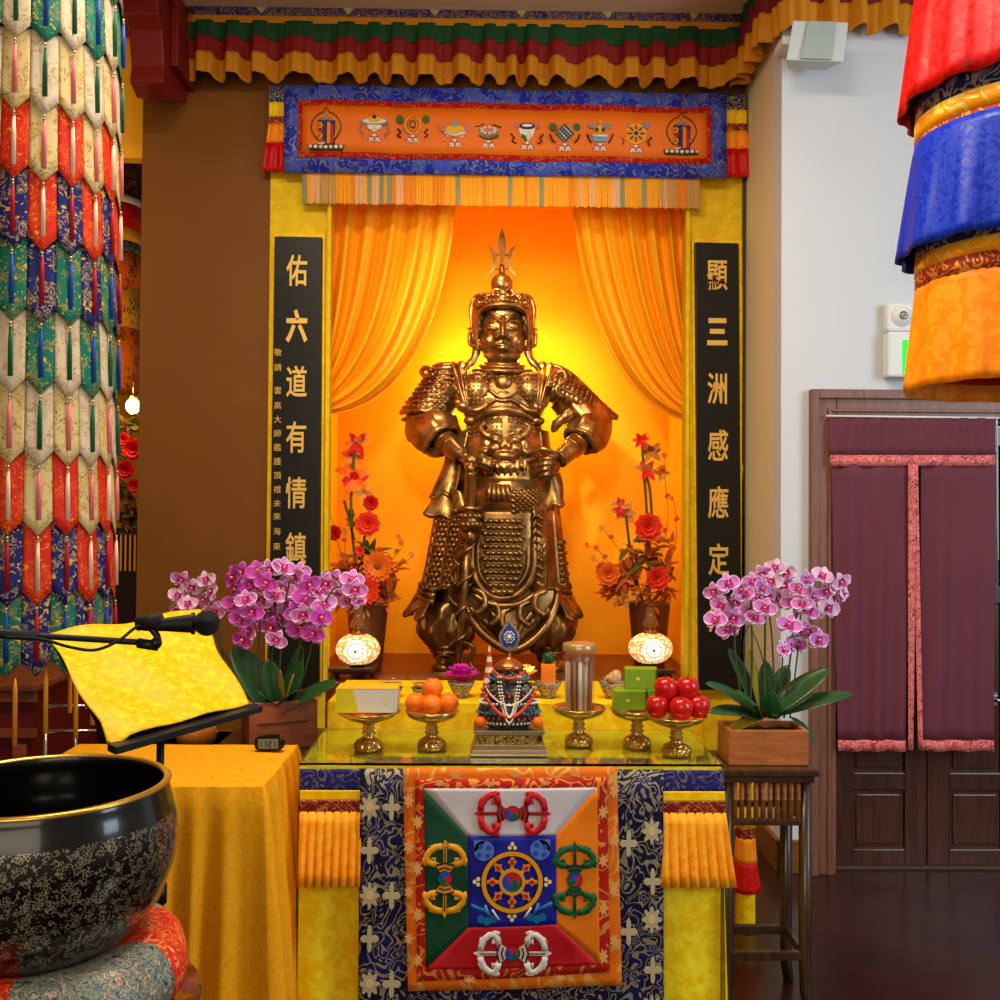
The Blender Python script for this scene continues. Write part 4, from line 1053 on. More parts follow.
for r_ in range(len(tips)):
    for c in range(NC):
        cc = c if c < NC/2 else c-NC
        # colour: column B (cc=0) green at tip 41; neighbours alternate by one step
        k = SEQ[(r_-1 + (1 if cc % 2 else 0)) % 5] if True else None
        f, am = patch(cc, r_, .004*(len(tips)-r_)*.0+.002)
        vis = -2 <= cc <= 4
        q = MB() if vis else hidden
        q.grid(f, 8, 6, 0 if vis else kinds.index(k))
        a = am; R = RH+.018; P0 = V((HC.x+R*math.sin(a), HC.y-R*math.cos(a), z_t[r_]))
        if vis:
            tier_p = q.build('patch', Mp[k], g, solid=.002)
            nk = SEQ[(SEQ.index(k)+1) % 5]
            q = MB(); q.ell(P0+V((0, 0, -.005)), .0042, nu=8, nv=6, m=1); q.ell(P0+V((0, 0, -.013)), .0035, nu=8, nv=6, m=1)
            q.tube([P0+V((0, 0, -.016)), P0+V((.0, 0, -.06)), P0+V((.001, 0, -PIT*.80))], [.004, .0062, .0065], 6, 0, flat=.35)
            if r_ < len(tips)-1: q.build('ribbon', [RIB[nk], plain('bead', (190, 170, 130), .3, .6) if 'beadm' not in globals() else beadm], tier_p)
            beadm = bpy.data.materials['bead'] if 'bead' in bpy.data.materials else beadm
o = hidden.build('patch_rows', [Mp[k] for k in kinds], g, solid=.002); o['kind'] = 'stuff'
q = MB(); q.lathe([(RH-.006, z_t[0]+.3), (RH-.006, z_t[-1]+.05), (RH-.03, z_t[-1]+.05)], (HC.x, HC.y, 0), 40); q.build('inner_drum', M_navy, g)
q = MB(); q.tube([(HC.x, HC.y, z_t[0]+.28), (HC.x, HC.y, CE)], .006, 8); q.lathe([(.001, 0), (RH-.006, -.01)], (HC.x, HC.y, z_t[0]+.31), 40); q.build('hanging_cord', M_dkwood, g)
M_yr = plain('amber ribbon', (236, 156, 40), .6)
for i in range(14):
    a = -1.4+i*.34; R = RH-.004 if i % 2 == 0 else RH+.012
    P0 = V((HC.x+R*math.sin(a), HC.y-R*math.cos(a), z_t[-1]+(.0 if i % 2 else .02)))
    q = MB(); q.tube([P0, P0+V((0, 0, -.03)), P0+V((.001, 0, -.17))], [.002, .0062, .0066], 6, flat=.4); q.build('end_ribbon', M_yr, g)

# ------------------------------------------------------------------ tiered round banner on the right
YR = 2.75; cc_ = at(1022, 200, YR); RC = V((cc_.x, YR, 0))
g = thing('tiered_round_banner', 'tiered hanging banner of red, blue and orange pleated skirts at the right edge', 'banner', (RC.x, RC.y, at(930, 400, YR).z))
def zl(y, x=905): return at(x, y, YR+.14).z
def skirt(z0, z1, r0, r1, mt, name, npl, seed):
    rnd = random.Random(seed); ph = rnd.uniform(0, 6)
    def wob(r, z, a, j):
        k = max(0, (z0-z)/(z0-z1)); w = math.sin(a*npl+ph+.8*math.sin(a*3)); w = math.copysign(abs(w)**.45, w)
        return r*(1+.028*k*w)
    pr = [(lerp(r0, r1, (i/12)**.9), lerp(z0, z1, i/12)) for i in range(13)]
    q = MB(); q.lathe(pr, RC, 220, 0, wob=wob); o = q.build(name, mt, g, solid=.004); return o
def band(z0, z1, r, mt, name):
    q = MB(); q.lathe([(r, z0), (r, z1)], RC, 64); q.build(name, mt, g, solid=.004)
Rb = .272; 
skirt(zl(-60), zl(122), .245, .312, M_redc, 'red_skirt', 14, 1)
M_gbr = scroll('yellow scroll trim', (255, 160, 10), (255, 214, 90), 14, 4, .3); M_rdtr = scroll('brick scroll trim', (150, 46, 22), (226, 140, 60), 20, 5, .35)
M_nv2 = scroll('navy silver brocade', (24, 30, 96), (146, 134, 128), 16, 5, .42)
band(zl(100), zl(134), Rb, M_nv2, 'navy_brocade_band'); band(zl(134), zl(152), Rb+.002, M_gbr, 'yellow_trim_band'); band(zl(152), zl(170), Rb+.001, M_rdtr, 'brick_trim_band')
skirt(zl(156), zl(265), .275, .318, M_bluec, 'blue_skirt', 14, 2)
band(zl(250), zl(267), Rb, M_nv2, 'navy_brocade_band'); band(zl(267), zl(281), Rb+.002, M_gbr, 'yellow_trim_band'); band(zl(281), zl(298), Rb+.001, M_rdtr, 'brick_trim_band')
skirt(zl(294), zl(395), .272, .30, M_orangec, 'orange_skirt', 15, 3)
q = MB(); q.lathe([(.24, zl(-60)), (.24, zl(380))], RC, 40); q.build('inner_drum', M_redc, g)
q = MB(); q.tube([(RC.x, RC.y, zl(-60)), (RC.x, RC.y, CE)], .006, 8); q.lathe([(.001, 0), (.24, -.01)], (RC.x, RC.y, zl(-60)+.01), 40); q.build('hanging_cord', M_dkwood, g)
# ------------------------------------------------------------------ altar table
ZT = .85
YF = atz(510, 766, ZT).y; TX0, TX1 = atz(302, 765, ZT).x, atz(720, 767, ZT).x; YK2 = 3.52
g = thing('altar_table', 'long altar table under yellow damask, in front of the niche', 'table', ((TX0+TX1)/2, (YF+YK2)/2, 0))
q = MB(); q.box((TX0+.02, YF+.03, ZT-.05), (TX1-.02, YK2, ZT-.012)); q.build('tabletop', M_dkwood, g, bev=.004)
for x in (TX0+.07, TX1-.07):
    for y in (YF+.09, YK2-.07): q = MB(); q.cbox((x, y, (ZT-.05)/2), (.06, .06, ZT-.05)); q.build('leg', M_dkwood, g, bev=.004)
def sheet(x0, x1, z0, z1, Y, nu, nv, amp, k, mi=0, seed=0, mb=None, flare=0, lift=0):
    mb = mb or MB()
    def f(u, v):
        x = lerp(x0, x1, u); z = lerp(z1, z0, v)
        return V((x+flare*v*(u-.5)*2, Y-amp*v*math.sin(x*k+seed)-amp*.4*v*math.sin(x*k*2.3+seed*2)-.004-lift*v, z))
    return mb.grid(f, nu, nv, mi)
q = MB()
q.box((TX0-.004, YF, ZT-.012), (TX1+.004, YK2, ZT))
sheet(TX0-.004, TX1+.004, .03, ZT-.002, YF, 90, 16, .012, 22, 0, 1, q)
for xs, sg in ((TX0-.004, -1), (TX1+.004, 1)): q.grid(lambda u, v: V((xs+sg*.014*v*(1+math.sin(u*30)), lerp(YF-.018, YK2, u), lerp(ZT-.002, .03, v))), 50, 10)
tag(q.build('table_cloth', M_yel), 'yellow damask cloth covering the altar table down to the floor', 'tablecloth')
q = MB(); q.box((TX0-.006, YF-.012, ZT+.0035), (TX1+.006, YK2-.002, ZT+.0105), 0)
M_gl2 = plain('glass sheet', (226, 238, 226), .0, trans=1.0, ior=1.33)
tag(q.build('glass_sheet', M_gl2), 'clear glass sheet lying on the altar table', 'glass top')
ZG = ZT+.0115
def px2(x, Y=None): return at(x, 800, Y or YF).x
# short pleated aprons left and right
M_band1 = scroll('blue violet brocade', (34, 34, 110), (120, 104, 100), 24, 5, .3); M_oyp = damask('amber pleat satin', (250, 158, 14), (255, 178, 40), 30, .4, .3)
for x0, x1, fl_, lab in ((301, 363, 0, 'pleated amber apron with blue and red headings at the left end of the altar table'), (659, 722, .012, 'pleated amber apron with blue and red headings at the right end of the altar table')):
    a, c = px2(x0), px2(x1); g = thing('pleated_apron', lab, 'apron', ((a+c)/2, YF-.02, at(330, 882, YF).z))
    Z = [at(330, y, YF-.02).z for y in (769, 790, 800, 812, 882)]
    def ap(z0, z1, v0, v1, mt, nm, pl, lift):
        def f(u, v):
            vv = lerp(v0, v1, v); x = lerp(a, c, u)+fl_*vv*2.6*u; w = abs(math.sin(u*PI*7.5)); return V((x, YF-.016-lift-pl*vv*.022*w-.02*vv, lerp(z0, z1, v)-pl*.010*v*(1-w)))
        q = MB(); q.grid(f, 90, 6); q.build(nm, mt, g, solid=.002)
    ap(Z[0], Z[1], 0, .1, M_band1, 'blue_heading', 0, .002); ap(Z[1], Z[2], .1, .15, M_yel2, 'yellow_heading', 0, .002); ap(Z[2], Z[3], .15, .2, M_maroonbr, 'red_heading', 0, .002); ap(Z[3]+.002, Z[4], .2, 1, M_oyp, 'pleats', 1, .0)

# navy brocade runner behind the wheel hanging, with woven lotus flowers
M_nvy = scroll('navy scrollwork brocade', (14, 14, 52), (150, 138, 108), 17, 7, .33, rough=.5, base2=(20, 24, 84)); M_sil = plain('silver thread', (196, 182, 146), .5, .2)
g = thing('brocade_runner', 'navy brocade runner with silver scrolls hanging down behind the wheel panel', 'runner', ((px2(362)+px2(662))/2, YF-.03, .02))
q = MB(); x0, x1 = px2(361.5), px2(661)
Yr = YF-.034
q.grid(lambda u, v: V((lerp(x0, x1, u)+.012*v*max(0, u-.8)*2, Yr-.006*math.sin(u*20)*v, lerp(ZT+.0, .02, v))), 60, 12); q.build('cloth', M_nvy, g, solid=.004)
def bloom(mb, cx, cz, r, half=0):
    mb.prism([(cx+r*(1+.28*math.cos(8*a))*math.cos(a)*.8, cz+r*(1+.28*math.cos(8*a))*math.sin(a)*1.05) for a in [2*PI*i/48 for i in range(48)]][::-1], .0035, m=0, y0=Yr-.012)
    mb.prism([(cx+r*.35*math.cos(a), cz+r*.4*math.sin(a)) for a in [2*PI*i/14 for i in range(14)]][::-1], .005, m=1, y0=Yr-.012)
def leafb(mb, cx, cz, r):
    mb.prism([(cx+r*(1+.5*math.cos(4*a))*math.cos(a)*.75, cz+r*(1+.5*math.cos(4*a))*math.sin(a)*1.1) for a in [2*PI*i/48 for i in range(48)]][::-1], .0035, m=0, y0=Yr-.012)
M_gth = plain('gold thread', (214, 190, 130), .5)
for k_ in range(4):
    y = 806+88*k_
    for x, dy, kind in ((370, 0, 0), (392, 0, 1), (370, 43, 1), (391, -48, 2), (628, 40, 1), (651, 28, 0), (629, 72, 2), (652, 78, 1)):
        p = at(x, y+dy-(4 if x > 500 else 0), Yr)
        if p.z < .14 or p.z > ZT-.035: continue
        q = MB()
        if kind == 0: bloom(q, p.x, p.z, .030)
        elif kind == 1: leafb(q, p.x, p.z, .024)
        else: continue
        q.build('woven_flower', [M_sil, M_gth], g)
q = MB(); M_top = scroll('faded grey brocade', (96, 92, 84), (170, 158, 130), 20, 6, .35)
q.box((px2(364), YF, ZT+.0005), (px2(655), YF+.075, ZT+.0025), 0); q.build('top_fold', M_top, g)

# wheel hanging
g = thing('wheel_hanging', 'square cloth hanging with a golden dharma wheel and four sceptres on the altar front', 'wall hanging', (at(512, 900, YF).x, YF-.05, at(512, 992, YF).z))
Yw = YF-.052
def W(x, y, d=0): p = at(x, y, Yw); return V((p.x, Yw-d-.004*math.sin(x*.04)-.002*math.sin(y*.09), p.z))
def quad(mb, pts, d, mi, n=16):
    a, b_, c, e = pts
    mb.grid(lambda u, v: (lambda p: W(p.x, p.y, d))(V(a).lerp(V(b_), u).lerp(V(e).lerp(V(c), u), v)), n, n, mi)
P3 = lambda *l: [V((x, y, 0)) for x, y in l]
M_or2 = scroll('orange border brocade', (226, 110, 14), (236, 168, 80), 9, 4, .22, rough=.6); M_rd2 = scroll('red border brocade', (178, 30, 18), (226, 140, 60), 16, 4, .3, rough=.6)
q = MB(); quad(q, P3((403, 768), (617, 767), (622, 985), (408, 991)), 0, 0, 30); q.build('orange_border', M_or2, g, solid=.003)
q = MB(); quad(q, P3((415, 779), (607, 777), (610, 972), (417, 981)), .004, 0, 30); q.build('red_border', M_rd2, g, solid=.003)
M_pgt = plain('peach gold thread', (226, 164, 92), .5); rb_ = random.Random(2)
for x, y in [(409, 800+i*46) for i in range(4)]+[(614, 790+i*50) for i in range(4)]+[(418, 822+i*46) for i in range(4)]+[(603, 812+i*48) for i in range(4)]+[(455, 774), (515, 773), (575, 773), (440, 783), (490, 783), (545, 782), (470, 979), (560, 977)]:
    q = MB(); p = W(x, y, .0075); r_ = .0135+.003*rb_.random(); q.prism([(p.x+r_*(1+.3*math.cos(7*a))*math.cos(a)*(.75 if x < 425 or x > 598 else 1), p.z+r_*(1+.3*math.cos(7*a))*math.sin(a)*(1.1 if x < 425 or x > 598 else .5)) for a in [2*PI*i/42 for i in range(42)]][::-1], .0012, y0=p.y); q.build('woven_blossom', M_pgt, g)
I0 = ((424, 788), (597, 787), (599.5, 964), (426, 969)); J0 = ((467.5, 835), (555.5, 834), (556.5, 923), (468.5, 926))
sat = lambda n_, c_: damask(n_, c_, tuple(min(255, x+8) for x in c_), 8, .45, .2, bmp=.05)
mats = [sat('white satin', (206, 200, 206)), sat('orange panel cloth', (232, 122, 12)), sat('crimson panel cloth', (178, 16, 24)), sat('bottle green cloth', (10, 62, 38)), sat('royal blue cloth', (20, 24, 140))]
q = MB(); I, J = [V((*p, 0)) for p in I0], [V((*p, 0)) for p in J0]
for i in range(4):
    k = (i+1) % 4
    if i == 0: quad(q, [I[0], I[1], J[1], J[0]], .008, 0)
    if i == 1: quad(q, [I[1], I[2], J[2], J[1]], .008, 1)
    if i == 2: quad(q, [J[3], J[2], I[2], I[3]], .008, 2)
    if i == 3: quad(q, [I[0], J[0], J[3], I[3]], .008, 3)
quad(q, [J[0], J[1], J[2], J[3]], .008, 4)
q.build('colour_field', mats, g, solid=.002)
px = Yw/1000; XF = lambda x, y, d=.011, r=0, sc=1: T(*W(x, y, d)) @ RY(r) @ SCL(px*sc)
E_ = {k_: plain('embroidery '+k_, v_, .5) for k_, v_ in dict(gold=(224, 152, 22), red=(196, 20, 30), blue=(34, 70, 180), green=(14, 92, 50), white=(214, 206, 200), cream=(240, 214, 140), dark=(40, 22, 30), sky=(84, 118, 196), teal=(14, 104, 160), orange=(222, 110, 18)).items()}
EK = list(E_); EM = [E_[k_] for k_ in EK]
def epr(mb, pts, c, d): mb.prism(pts, .5+.35*d, m=EK.index(c))
def edisc(mb, x, z, r, c, d, n=24, rz=None): epr(mb, [(x+r*math.cos(2*PI*i/n), z+(rz or r)*math.sin(2*PI*i/n)) for i in range(n)][::-1], c, d)
def ering(mb, x, z, R, r, c, d, n=48):
    vs = []; fs = []; y = -(.5+.35*d)
    for i in range(n):
        a = 2*PI*i/n; cs, sn = math.cos(a), math.sin(a); vs += [(x+R*cs, y, z+R*sn), (x+r*cs, y, z+r*sn), (x+R*cs, 0, z+R*sn), (x+r*cs, 0, z+r*sn)]
    for i in range(n):
        k = (i+1) % n; fs += [(4*i, 4*k, 4*k+1, 4*i+1), (4*i+2, 4*k+2, 4*k, 4*i), (4*i+1, 4*k+1, 4*k+3, 4*i+3)]
    mb.add(vs, fs, EK.index(c), False)
def eline(mb, pts, r, c, d=1): mb.tube([V((x, -(.5+.35*d), z)) for x, z in pts], r, 6, EK.index(c), flat=.4)
def joy(mb, x, z, r, d):
    """three-colour swirl"""
    for k_, c in enumerate(('red', 'blue', 'green')):
        a0 = 2*PI*k_/3+.6; pts = [(0, 0)]
        pts += [(r*.5*t*math.cos(a0+1.1*math.sin(t*PI)*.9), r*.5*t*math.sin(a0+1.1*math.sin(t*PI)*.9)) for t in (.5, 1, 1.5)]
        pts += [(r*math.cos(a0+i*2*PI/3/10), r*math.sin(a0+i*2*PI/3/10)) for i in range(11)]
        a1 = a0+2*PI/3; pts += [(r*.5*t*math.cos(a1+1.1*math.sin(t*PI)*.9), r*.5*t*math.sin(a1+1.1*math.sin(t*PI)*.9)) for t in (1.5, 1, .5)]
        epr(mb, [(x+a, z+b_) for a, b_ in pts][::-1], c, d)
q = MB()
ering(q, 0, 0, 30.5, 25.5, 'gold', 4); ering(q, 0, 0, 31, 30.3, 'dark', 4); ering(q, 0, 0, 26, 25.3, 'dark', 4); ering(q, 0, 0, 13, 10, 'gold', 4); joy(q, 0, 0, 10, 3)
for i in range(8):
    a = PI*i/4; M = RY(-a)
    s_ = MB(); epr(s_, [(13, -1.5), (17, -1.8), (19.5, -4.6), (22, -2), (26, -1.5), (26, 1.5), (22, 2), (19.5, 4.6), (17, 1.8), (13, 1.5)], 'gold', 2); epr(s_, [(16, 0), (19.5, -2.4), (23, 0), (19.5, 2.4)], 'red', 4); q.merge(s_, M)
for a in (0, PI/2, PI, -PI/2):
    for dx, dz in ((0, 4), (-2.6, 0), (2.6, 0)):
        s_ = MB(); edisc(s_, dx, 33.5+dz*.9, 1.9, 'cream', 2, 12); q.merge(s_, RY(a))
q.build('dharma_wheel', EM, g, M=XF(512, 880))
def vajra(mb, c, c2):
    for sx in (-1, 1):
        def m_(pts): return [(sx*x, z) for x, z in pts] if sx > 0 else [(sx*x, z) for x, z in pts][::-1]
        F = lambda pts, cc, d: epr(mb, m_(pts)[::-1], cc, d)
        F([(5, -4), (5, 4), (10, 7.5), (15, 12), (17, 10), (14, 4), (14, -4), (17, -10), (15, -12), (10, -7.5)][::-1], c, 1)
        F([(14, -1.6), (30, -1.8), (33, -3), (38.5, 0), (33, 3), (30, 1.8), (14, 1.6)], c, 3)
        eline(mb, [(sx*9, -6), (sx*11, 0), (sx*9, 6)], .8, c2, 3); eline(mb, [(sx*13, -9), (sx*15.5, 0), (sx*13, 9)], .9, c2, 3)
        for sz in (-1, 1):
            eline(mb, [(sx*x, sz*z) for x, z in ((14, 9), (15, 14), (18, 18.5), (23, 18), (28, 14), (31, 8), (32, 3))], 3.3, c, 2)
            eline(mb, [(sx*x, sz*z) for x, z in ((13, 19), (17, 20.5), (21, 19.5))], 2.1, c, 2); eline(mb, [(sx*x, sz*z) for x, z in ((16, 12), (20, 10), (19, 14))], 1.6, c, 2); eline(mb, [(sx*x, sz*z) for x, z in ((29, 12), (31, 15), (33, 9))], 1.5, c, 2)
            eline(mb, [(sx*x, sz*z) for x, z in ((17, 15), (19, 18.5), (23, 17.6), (27.5, 13.6), (30.5, 8))], .45, c2, 4)
        eline(mb, [(sx*16, 0), (sx*32, 0)], .6, c2, 5)
    edisc(mb, 0, 0, 7.6, 'dark', 2); joy(mb, 0, 0, 6.8, 3)
for x, y, r, c, c2 in ((512.5, 812, 0, 'red', 'dark'), (574.5, 879, PI/2, 'green', 'dark'), (512.5, 951, 0, 'white', 'dark'), (445, 877.5, PI/2, 'gold', 'dark')):
    q = MB(); vajra(q, c, c2); q.build('sceptre_motif', EM, g, M=XF(x, y, .0115, r))
for x, y, sx in ((484, 849, 1), (540, 848, -1)):
    q = MB(); edisc(q, 0, 0, 10, 'sky', 1, 20); epr(q, [(-sx*10, 10), (sx*2, 9.6), (-sx*9.6, -2)] if sx < 0 else [(-10, 10), (-9.6, -2), (2, 9.6)][::-1], 'sky', 1)
    for a in (.6, 2.2, 3.8, 5.4): edisc(q, 6*math.cos(a), 6*math.sin(a), 2.3, 'blue', 3, 10)
    q.build('corner_motif', EM, g, M=XF(x, y))
for x, y, sx in ((487, 911, 1), (536, 909, -1)):
    q = MB(); eline(q, [(-sx*16, 8), (-sx*8, 4), (-sx*1, 2), (sx*3, -2)], 2, 'teal', 1); eline(q, [(-sx*2, 8), (0, 2), (sx*2, -2)], 1.6, 'sky', 2)
    for k_ in range(3): edisc(q, -6+k_*6, -6-(k_ % 2)*2, 4, 'teal', 1+k_ % 2, 12)
    eline(q, [(sx*5, 4), (sx*9, -2), (sx*12, -6)], 1, 'white', 5); q.build('corner_motif', EM, g, M=XF(x, y))

# raised step behind, under the small offerings
ZS = .952; YS = YK2-.0
sx0, sx1 = at(327, 700, YS).x, at(704, 700, YS).x
q = MB(); q.box((sx0, YS+.002, .0), (sx1, 4.0, ZS))
tag(q.build('offering_step', M_yel2, bev=.004), 'yellow cloth covered step behind the altar table carrying the small offerings', 'step')

# ------------------------------------------------------------------ side table with velvet cloth
q = MB(); fr = atz(258.5, 787, ZT); bk = atz(302, 745, ZT); XR = (fr.x+bk.x)/2; Ya, Yb = fr.y, bk.y; XL = atz(128, 789, ZT).x - .35
g = thing('side_table', 'small table fully covered by a gold velvet cloth, beside the altar table', 'table', ((XL+XR)/2, (Ya+Yb)/2, 0))
q = MB(); q.box((XL+.03, Ya+.03, ZT-.04), (XR-.03, Yb-.03, ZT-.01)); q.build('tabletop', M_dkwood, g)
for x in (XL+.08, XR-.08):
    for y in (Ya+.08, Yb-.08): q = MB(); q.cbox((x, y, (ZT-.04)/2), (.05, .05, ZT-.04)); q.build('leg', M_dkwood, g)
q = MB()
q.grid(lambda u, v: V((lerp(XL, XR, u), lerp(Ya, Yb, v), ZT+.001*math.sin(u*20)*math.sin(v*15))), 20, 20)
per = (XR-XL)*2+(Yb-Ya)*2
def drop(u, v):
    W_, D_ = XR-XL, Yb-Ya; d = u*(W_+D_*2)
    if d < D_: p = V((XL, Yb-d, 0)); n_ = V((-1, 0, 0))
    elif d < D_+W_: p = V((XL+d-D_, Ya, 0)); n_ = V((0, -1, 0))
    else: p = V((XR, Ya+d-D_-W_, 0)); n_ = V((1, 0, 0))
    dc = min(abs(d-D_), abs(d-D_-W_)); cn = max(0, 1-dc/.10)
    k = v**.8; f = .5+.5*math.sin(d*66+2.2*math.sin(d*7)); f = f**1.3
    off = k*(.07*f+.014*math.sin(d*97)*.5+.006)
    if cn > 0:
        dg = V((0, 0, 0)); c0 = V((XL, Ya, 0)) if abs(d-D_) < abs(d-D_-W_) else V((XR, Ya, 0)); dg = V((-1 if c0.x == XL else 1, -1, 0)).normalized()
        n_ = n_.lerp(dg, cn*.7).normalized(); off += .03*cn*k
    rr = .008*(1-math.exp(-v*40)); p = p+n_*(off+rr); p.z = lerp(ZT, .02, v)
    return p
q.grid(drop, 420, 26)
o = q.build('velvet_cloth', M_velvet, g)

# ------------------------------------------------------------------ small digital clock
cp = atz(270, 751, ZT+.002)
g = thing('digital_clock', 'small black digital clock standing on the gold velvet table', 'clock', (cp.x, cp.y, ZT+.002))
q = MB(); n = 40
outl = [(.047*math.copysign(abs(math.cos(a))**.55, math.cos(a)), .026+.025*math.copysign(abs(math.sin(a))**.6, math.sin(a))) for a in [2*PI*i/n for i in range(n)]]
Mc = T(cp.x, cp.y, ZT+.002) @ RZ(R2(-6)) @ RY(R2(-2))
q.prism(outl[::-1], .03, m=0, y0=.015); q.build('case', plain('glossy black plastic', (14, 14, 16), .15), g, M=Mc, bev=.004)
q = MB(); q.box((-.032, -.0165, .011), (.032, -.015, .041)); q.build('display', plain('grey lcd', (112, 124, 116), .3), g, M=Mc)
SEG = {'1': 'bc', '2': 'abged', '0': 'abcdef', ':': ''}
q = MB()
def seg(mb, ch, x0):
    w, h, t = .009, .020, .0022; z0 = .016
    R_ = dict(a=(x0, z0+h-t, x0+w, z0+h), g=(x0, z0+h/2-t/2, x0+w, z0+h/2+t/2), d=(x0, z0, x0+w, z0+t), f=(x0, z0+h/2, x0+t, z0+h), b=(x0+w-t, z0+h/2, x0+w, z0+h), e=(x0, z0, x0+t, z0+h/2), c=(x0+w-t, z0, x0+w, z0+h/2))
    for k_ in SEG[ch]: a = R_[k_]; mb.box((a[0], -.0172, a[1]), (a[2], -.0166, a[3]))
for ch, x0 in (('1', -.030), ('1', -.0155), ('2', .001), ('1', .0145)): seg(q, ch, x0)
for z_ in (.021, .029): q.box((-.0035, -.0172, z_), (-.0015, -.0166, z_+.002))
q.build('digits', M_blackm, g, M=Mc)

# ------------------------------------------------------------------ singing bowl on cushion and stand
BY = 1.75; bc = at(41, 784, BY); zr = bc.z; BC = V((bc.x, BY, 0)); RR = .2095
m, nt, b = newmat('black hammered bronze'); vec = coords(nt)
vo = N(nt, 'ShaderNodeTexVoronoi'); vo.feature = 'DISTANCE_TO_EDGE'; vo.inputs['Scale'].default_value = 210; nt.links.new(vec, vo.inputs['Vector'])
n1 = tnoise(nt, vec, 75, 3, 1); sx_ = N(nt, 'ShaderNodeSeparateXYZ'); nt.links.new(vec, sx_.inputs[0])
zz_ = math_(nt, 'LESS_THAN', sx_.outputs['Z'], .238)
rr2 = N(nt, 'ShaderNodeVectorMath'); rr2.operation = 'LENGTH'; cmb = N(nt, 'ShaderNodeCombineXYZ'); nt.links.new(sx_.outputs['X'], cmb.inputs[0]); nt.links.new(sx_.outputs['Y'], cmb.inputs[1]); nt.links.new(cmb.outputs[0], rr2.inputs[0])
zz_ = math_(nt, 'MULTIPLY', zz_, math_(nt, 'GREATER_THAN', sx_.outputs['Z'], .01))
geoB = N(nt, 'ShaderNodeNewGeometry'); dotn = N(nt, 'ShaderNodeVectorMath'); dotn.operation = 'DOT_PRODUCT'; nt.links.new(geoB.outputs['True Normal'], dotn.inputs[0]); nt.links.new(cmb.outputs[0], dotn.inputs[1]); zz_ = math_(nt, 'MULTIPLY', zz_, math_(nt, 'GREATER_THAN', dotn.outputs['Value'], 0.0))
ed = math_(nt, 'MULTIPLY', math_(nt, 'LESS_THAN', vo.outputs['Distance'], .10), math_(nt, 'GREATER_THAN', n1, .5)); ed = math_(nt, 'MULTIPLY', ed, zz_)
nt.links.new(mix(nt, ed, lin((14, 12, 12)), lin((150, 134, 108))), b.inputs['Base Color'])
b.inputs['Metallic'].default_value = .5; b.inputs['Roughness'].default_value = .22; b.inputs['Coat Weight'].default_value = .5; b.inputs['Coat Roughness'].default_value = .08
bump(nt, b, ed, .5, .002); M_bowl = m
zb0 = at(45, 984, BY-.12).z
Hh = zr - zb0
g = thing('singing_bowl', 'large black hammered bronze temple bowl resting on a brocade cushion', 'singing bowl', (BC.x, BC.y, zb0))
pr = [(.001, 0), (.08, .002), (.125, .012), (.165, .035), (.20, .075), (.222, .13), (.2285, .165), (.226, .20), (.218, .235), (.2125, Hh-.012), (.2125, Hh-.003), (.2105, Hh), (.203, Hh), (.2015, Hh-.004), (.203, Hh-.03), (.212, .2), (.214, .165), (.2, .1), (.16, .045), (.1, .015), (.001, .012)]
pr = [(r_, z_ if z_ > Hh-.031 else z_*Hh/.262) for r_, z_ in pr]
q = MB(); q.lathe(pr, (BC.x, BC.y, zb0), 96); q.build('bowl_body', M_bowl, g)
q = MB(); q.lathe([(.2135, -.004), (.2150, 0), (.2115, .003), (.2035, .003), (.2015, -.001)], (BC.x, BC.y, zr), 96); q.build('rim', plain('worn gilt rim', (196, 158, 76), .3, .9), g)
m, nt, b = newmat('red and jewel brocade'); vec = coords(nt)
n1 = tnoise(nt, vec, 60, 3, 2); n2 = tnoise(nt, vec, 28, 2, 1)
sp2 = N(nt, 'ShaderNodeSeparateXYZ'); nt.links.new(vec, sp2.inputs[0]); an = math_(nt, 'ARCTAN2', sp2.outputs['Y'], sp2.outputs['X'])
sw = math_(nt, 'PINGPONG', math_(nt, 'ADD', an, 4.75), 1.0); selr = math_(nt, 'GREATER_THAN', sw, .6)
redp = ramp(nt, n1, [(.4, lin((204, 26, 10))), (.55, lin((236, 70, 20))), (.68, lin((236, 170, 90)))])
jew = ramp(nt, n1, [(.36, lin((16, 60, 66))), (.46, lin((150, 160, 140))), (.54, lin((40, 40, 44))), (.62, lin((206, 190, 160))), (.7, lin((160, 30, 30)))])
nt.links.new(mix(nt, selr, jew, redp), b.inputs['Base Color']); b.inputs['Roughness'].default_value = .38; bump(nt, b, n1, .4, .004)
RCu = .246; zc1 = zb0+.022; zc0 = zb0-.085
q = MB()
def wobc(r, z, a, j): return r*(1+.012*math.cos(a*10))
q.lathe([(.001, zc1-.02), (.12, zc1-.012), (.18, zc1+.008), (.215, zc1+.004), (.238, zc1-.02), (.25, zc1-.055), (.243, zc1-.085), (.22, zc0), (.001, zc0)], (BC.x, BC.y, 0), 90, wob=wobc)
o = q.build('round_cushion', m); tag(o, 'round red and multicoloured brocade cushion under the black bowl', 'cushion')
g = thing('bowl_stand', 'round dark wooden stand carrying the cushion and bowl', 'stand', (BC.x, BC.y, 0))
M_stw = wood('polished walnut', (44, 16, 8), (84, 34, 18), (3, 3, 3), 4, .2, .6)
q = MB(); q.lathe([(.001, -.05), (.24, -.05), (.262, -.045), (.272, -.03), (.268, -.014), (.272, -.006), (.266, 0), (.001, 0)], (BC.x, BC.y, zc0-.001), 72); q.build('round_top', M_stw, g)
q = MB(); q.lathe([(.2, -.05), (.21, -.09), (.19, -.11)], (BC.x, BC.y, zc0-.001), 48); q.build('apron', M_stw, g, solid=.01)
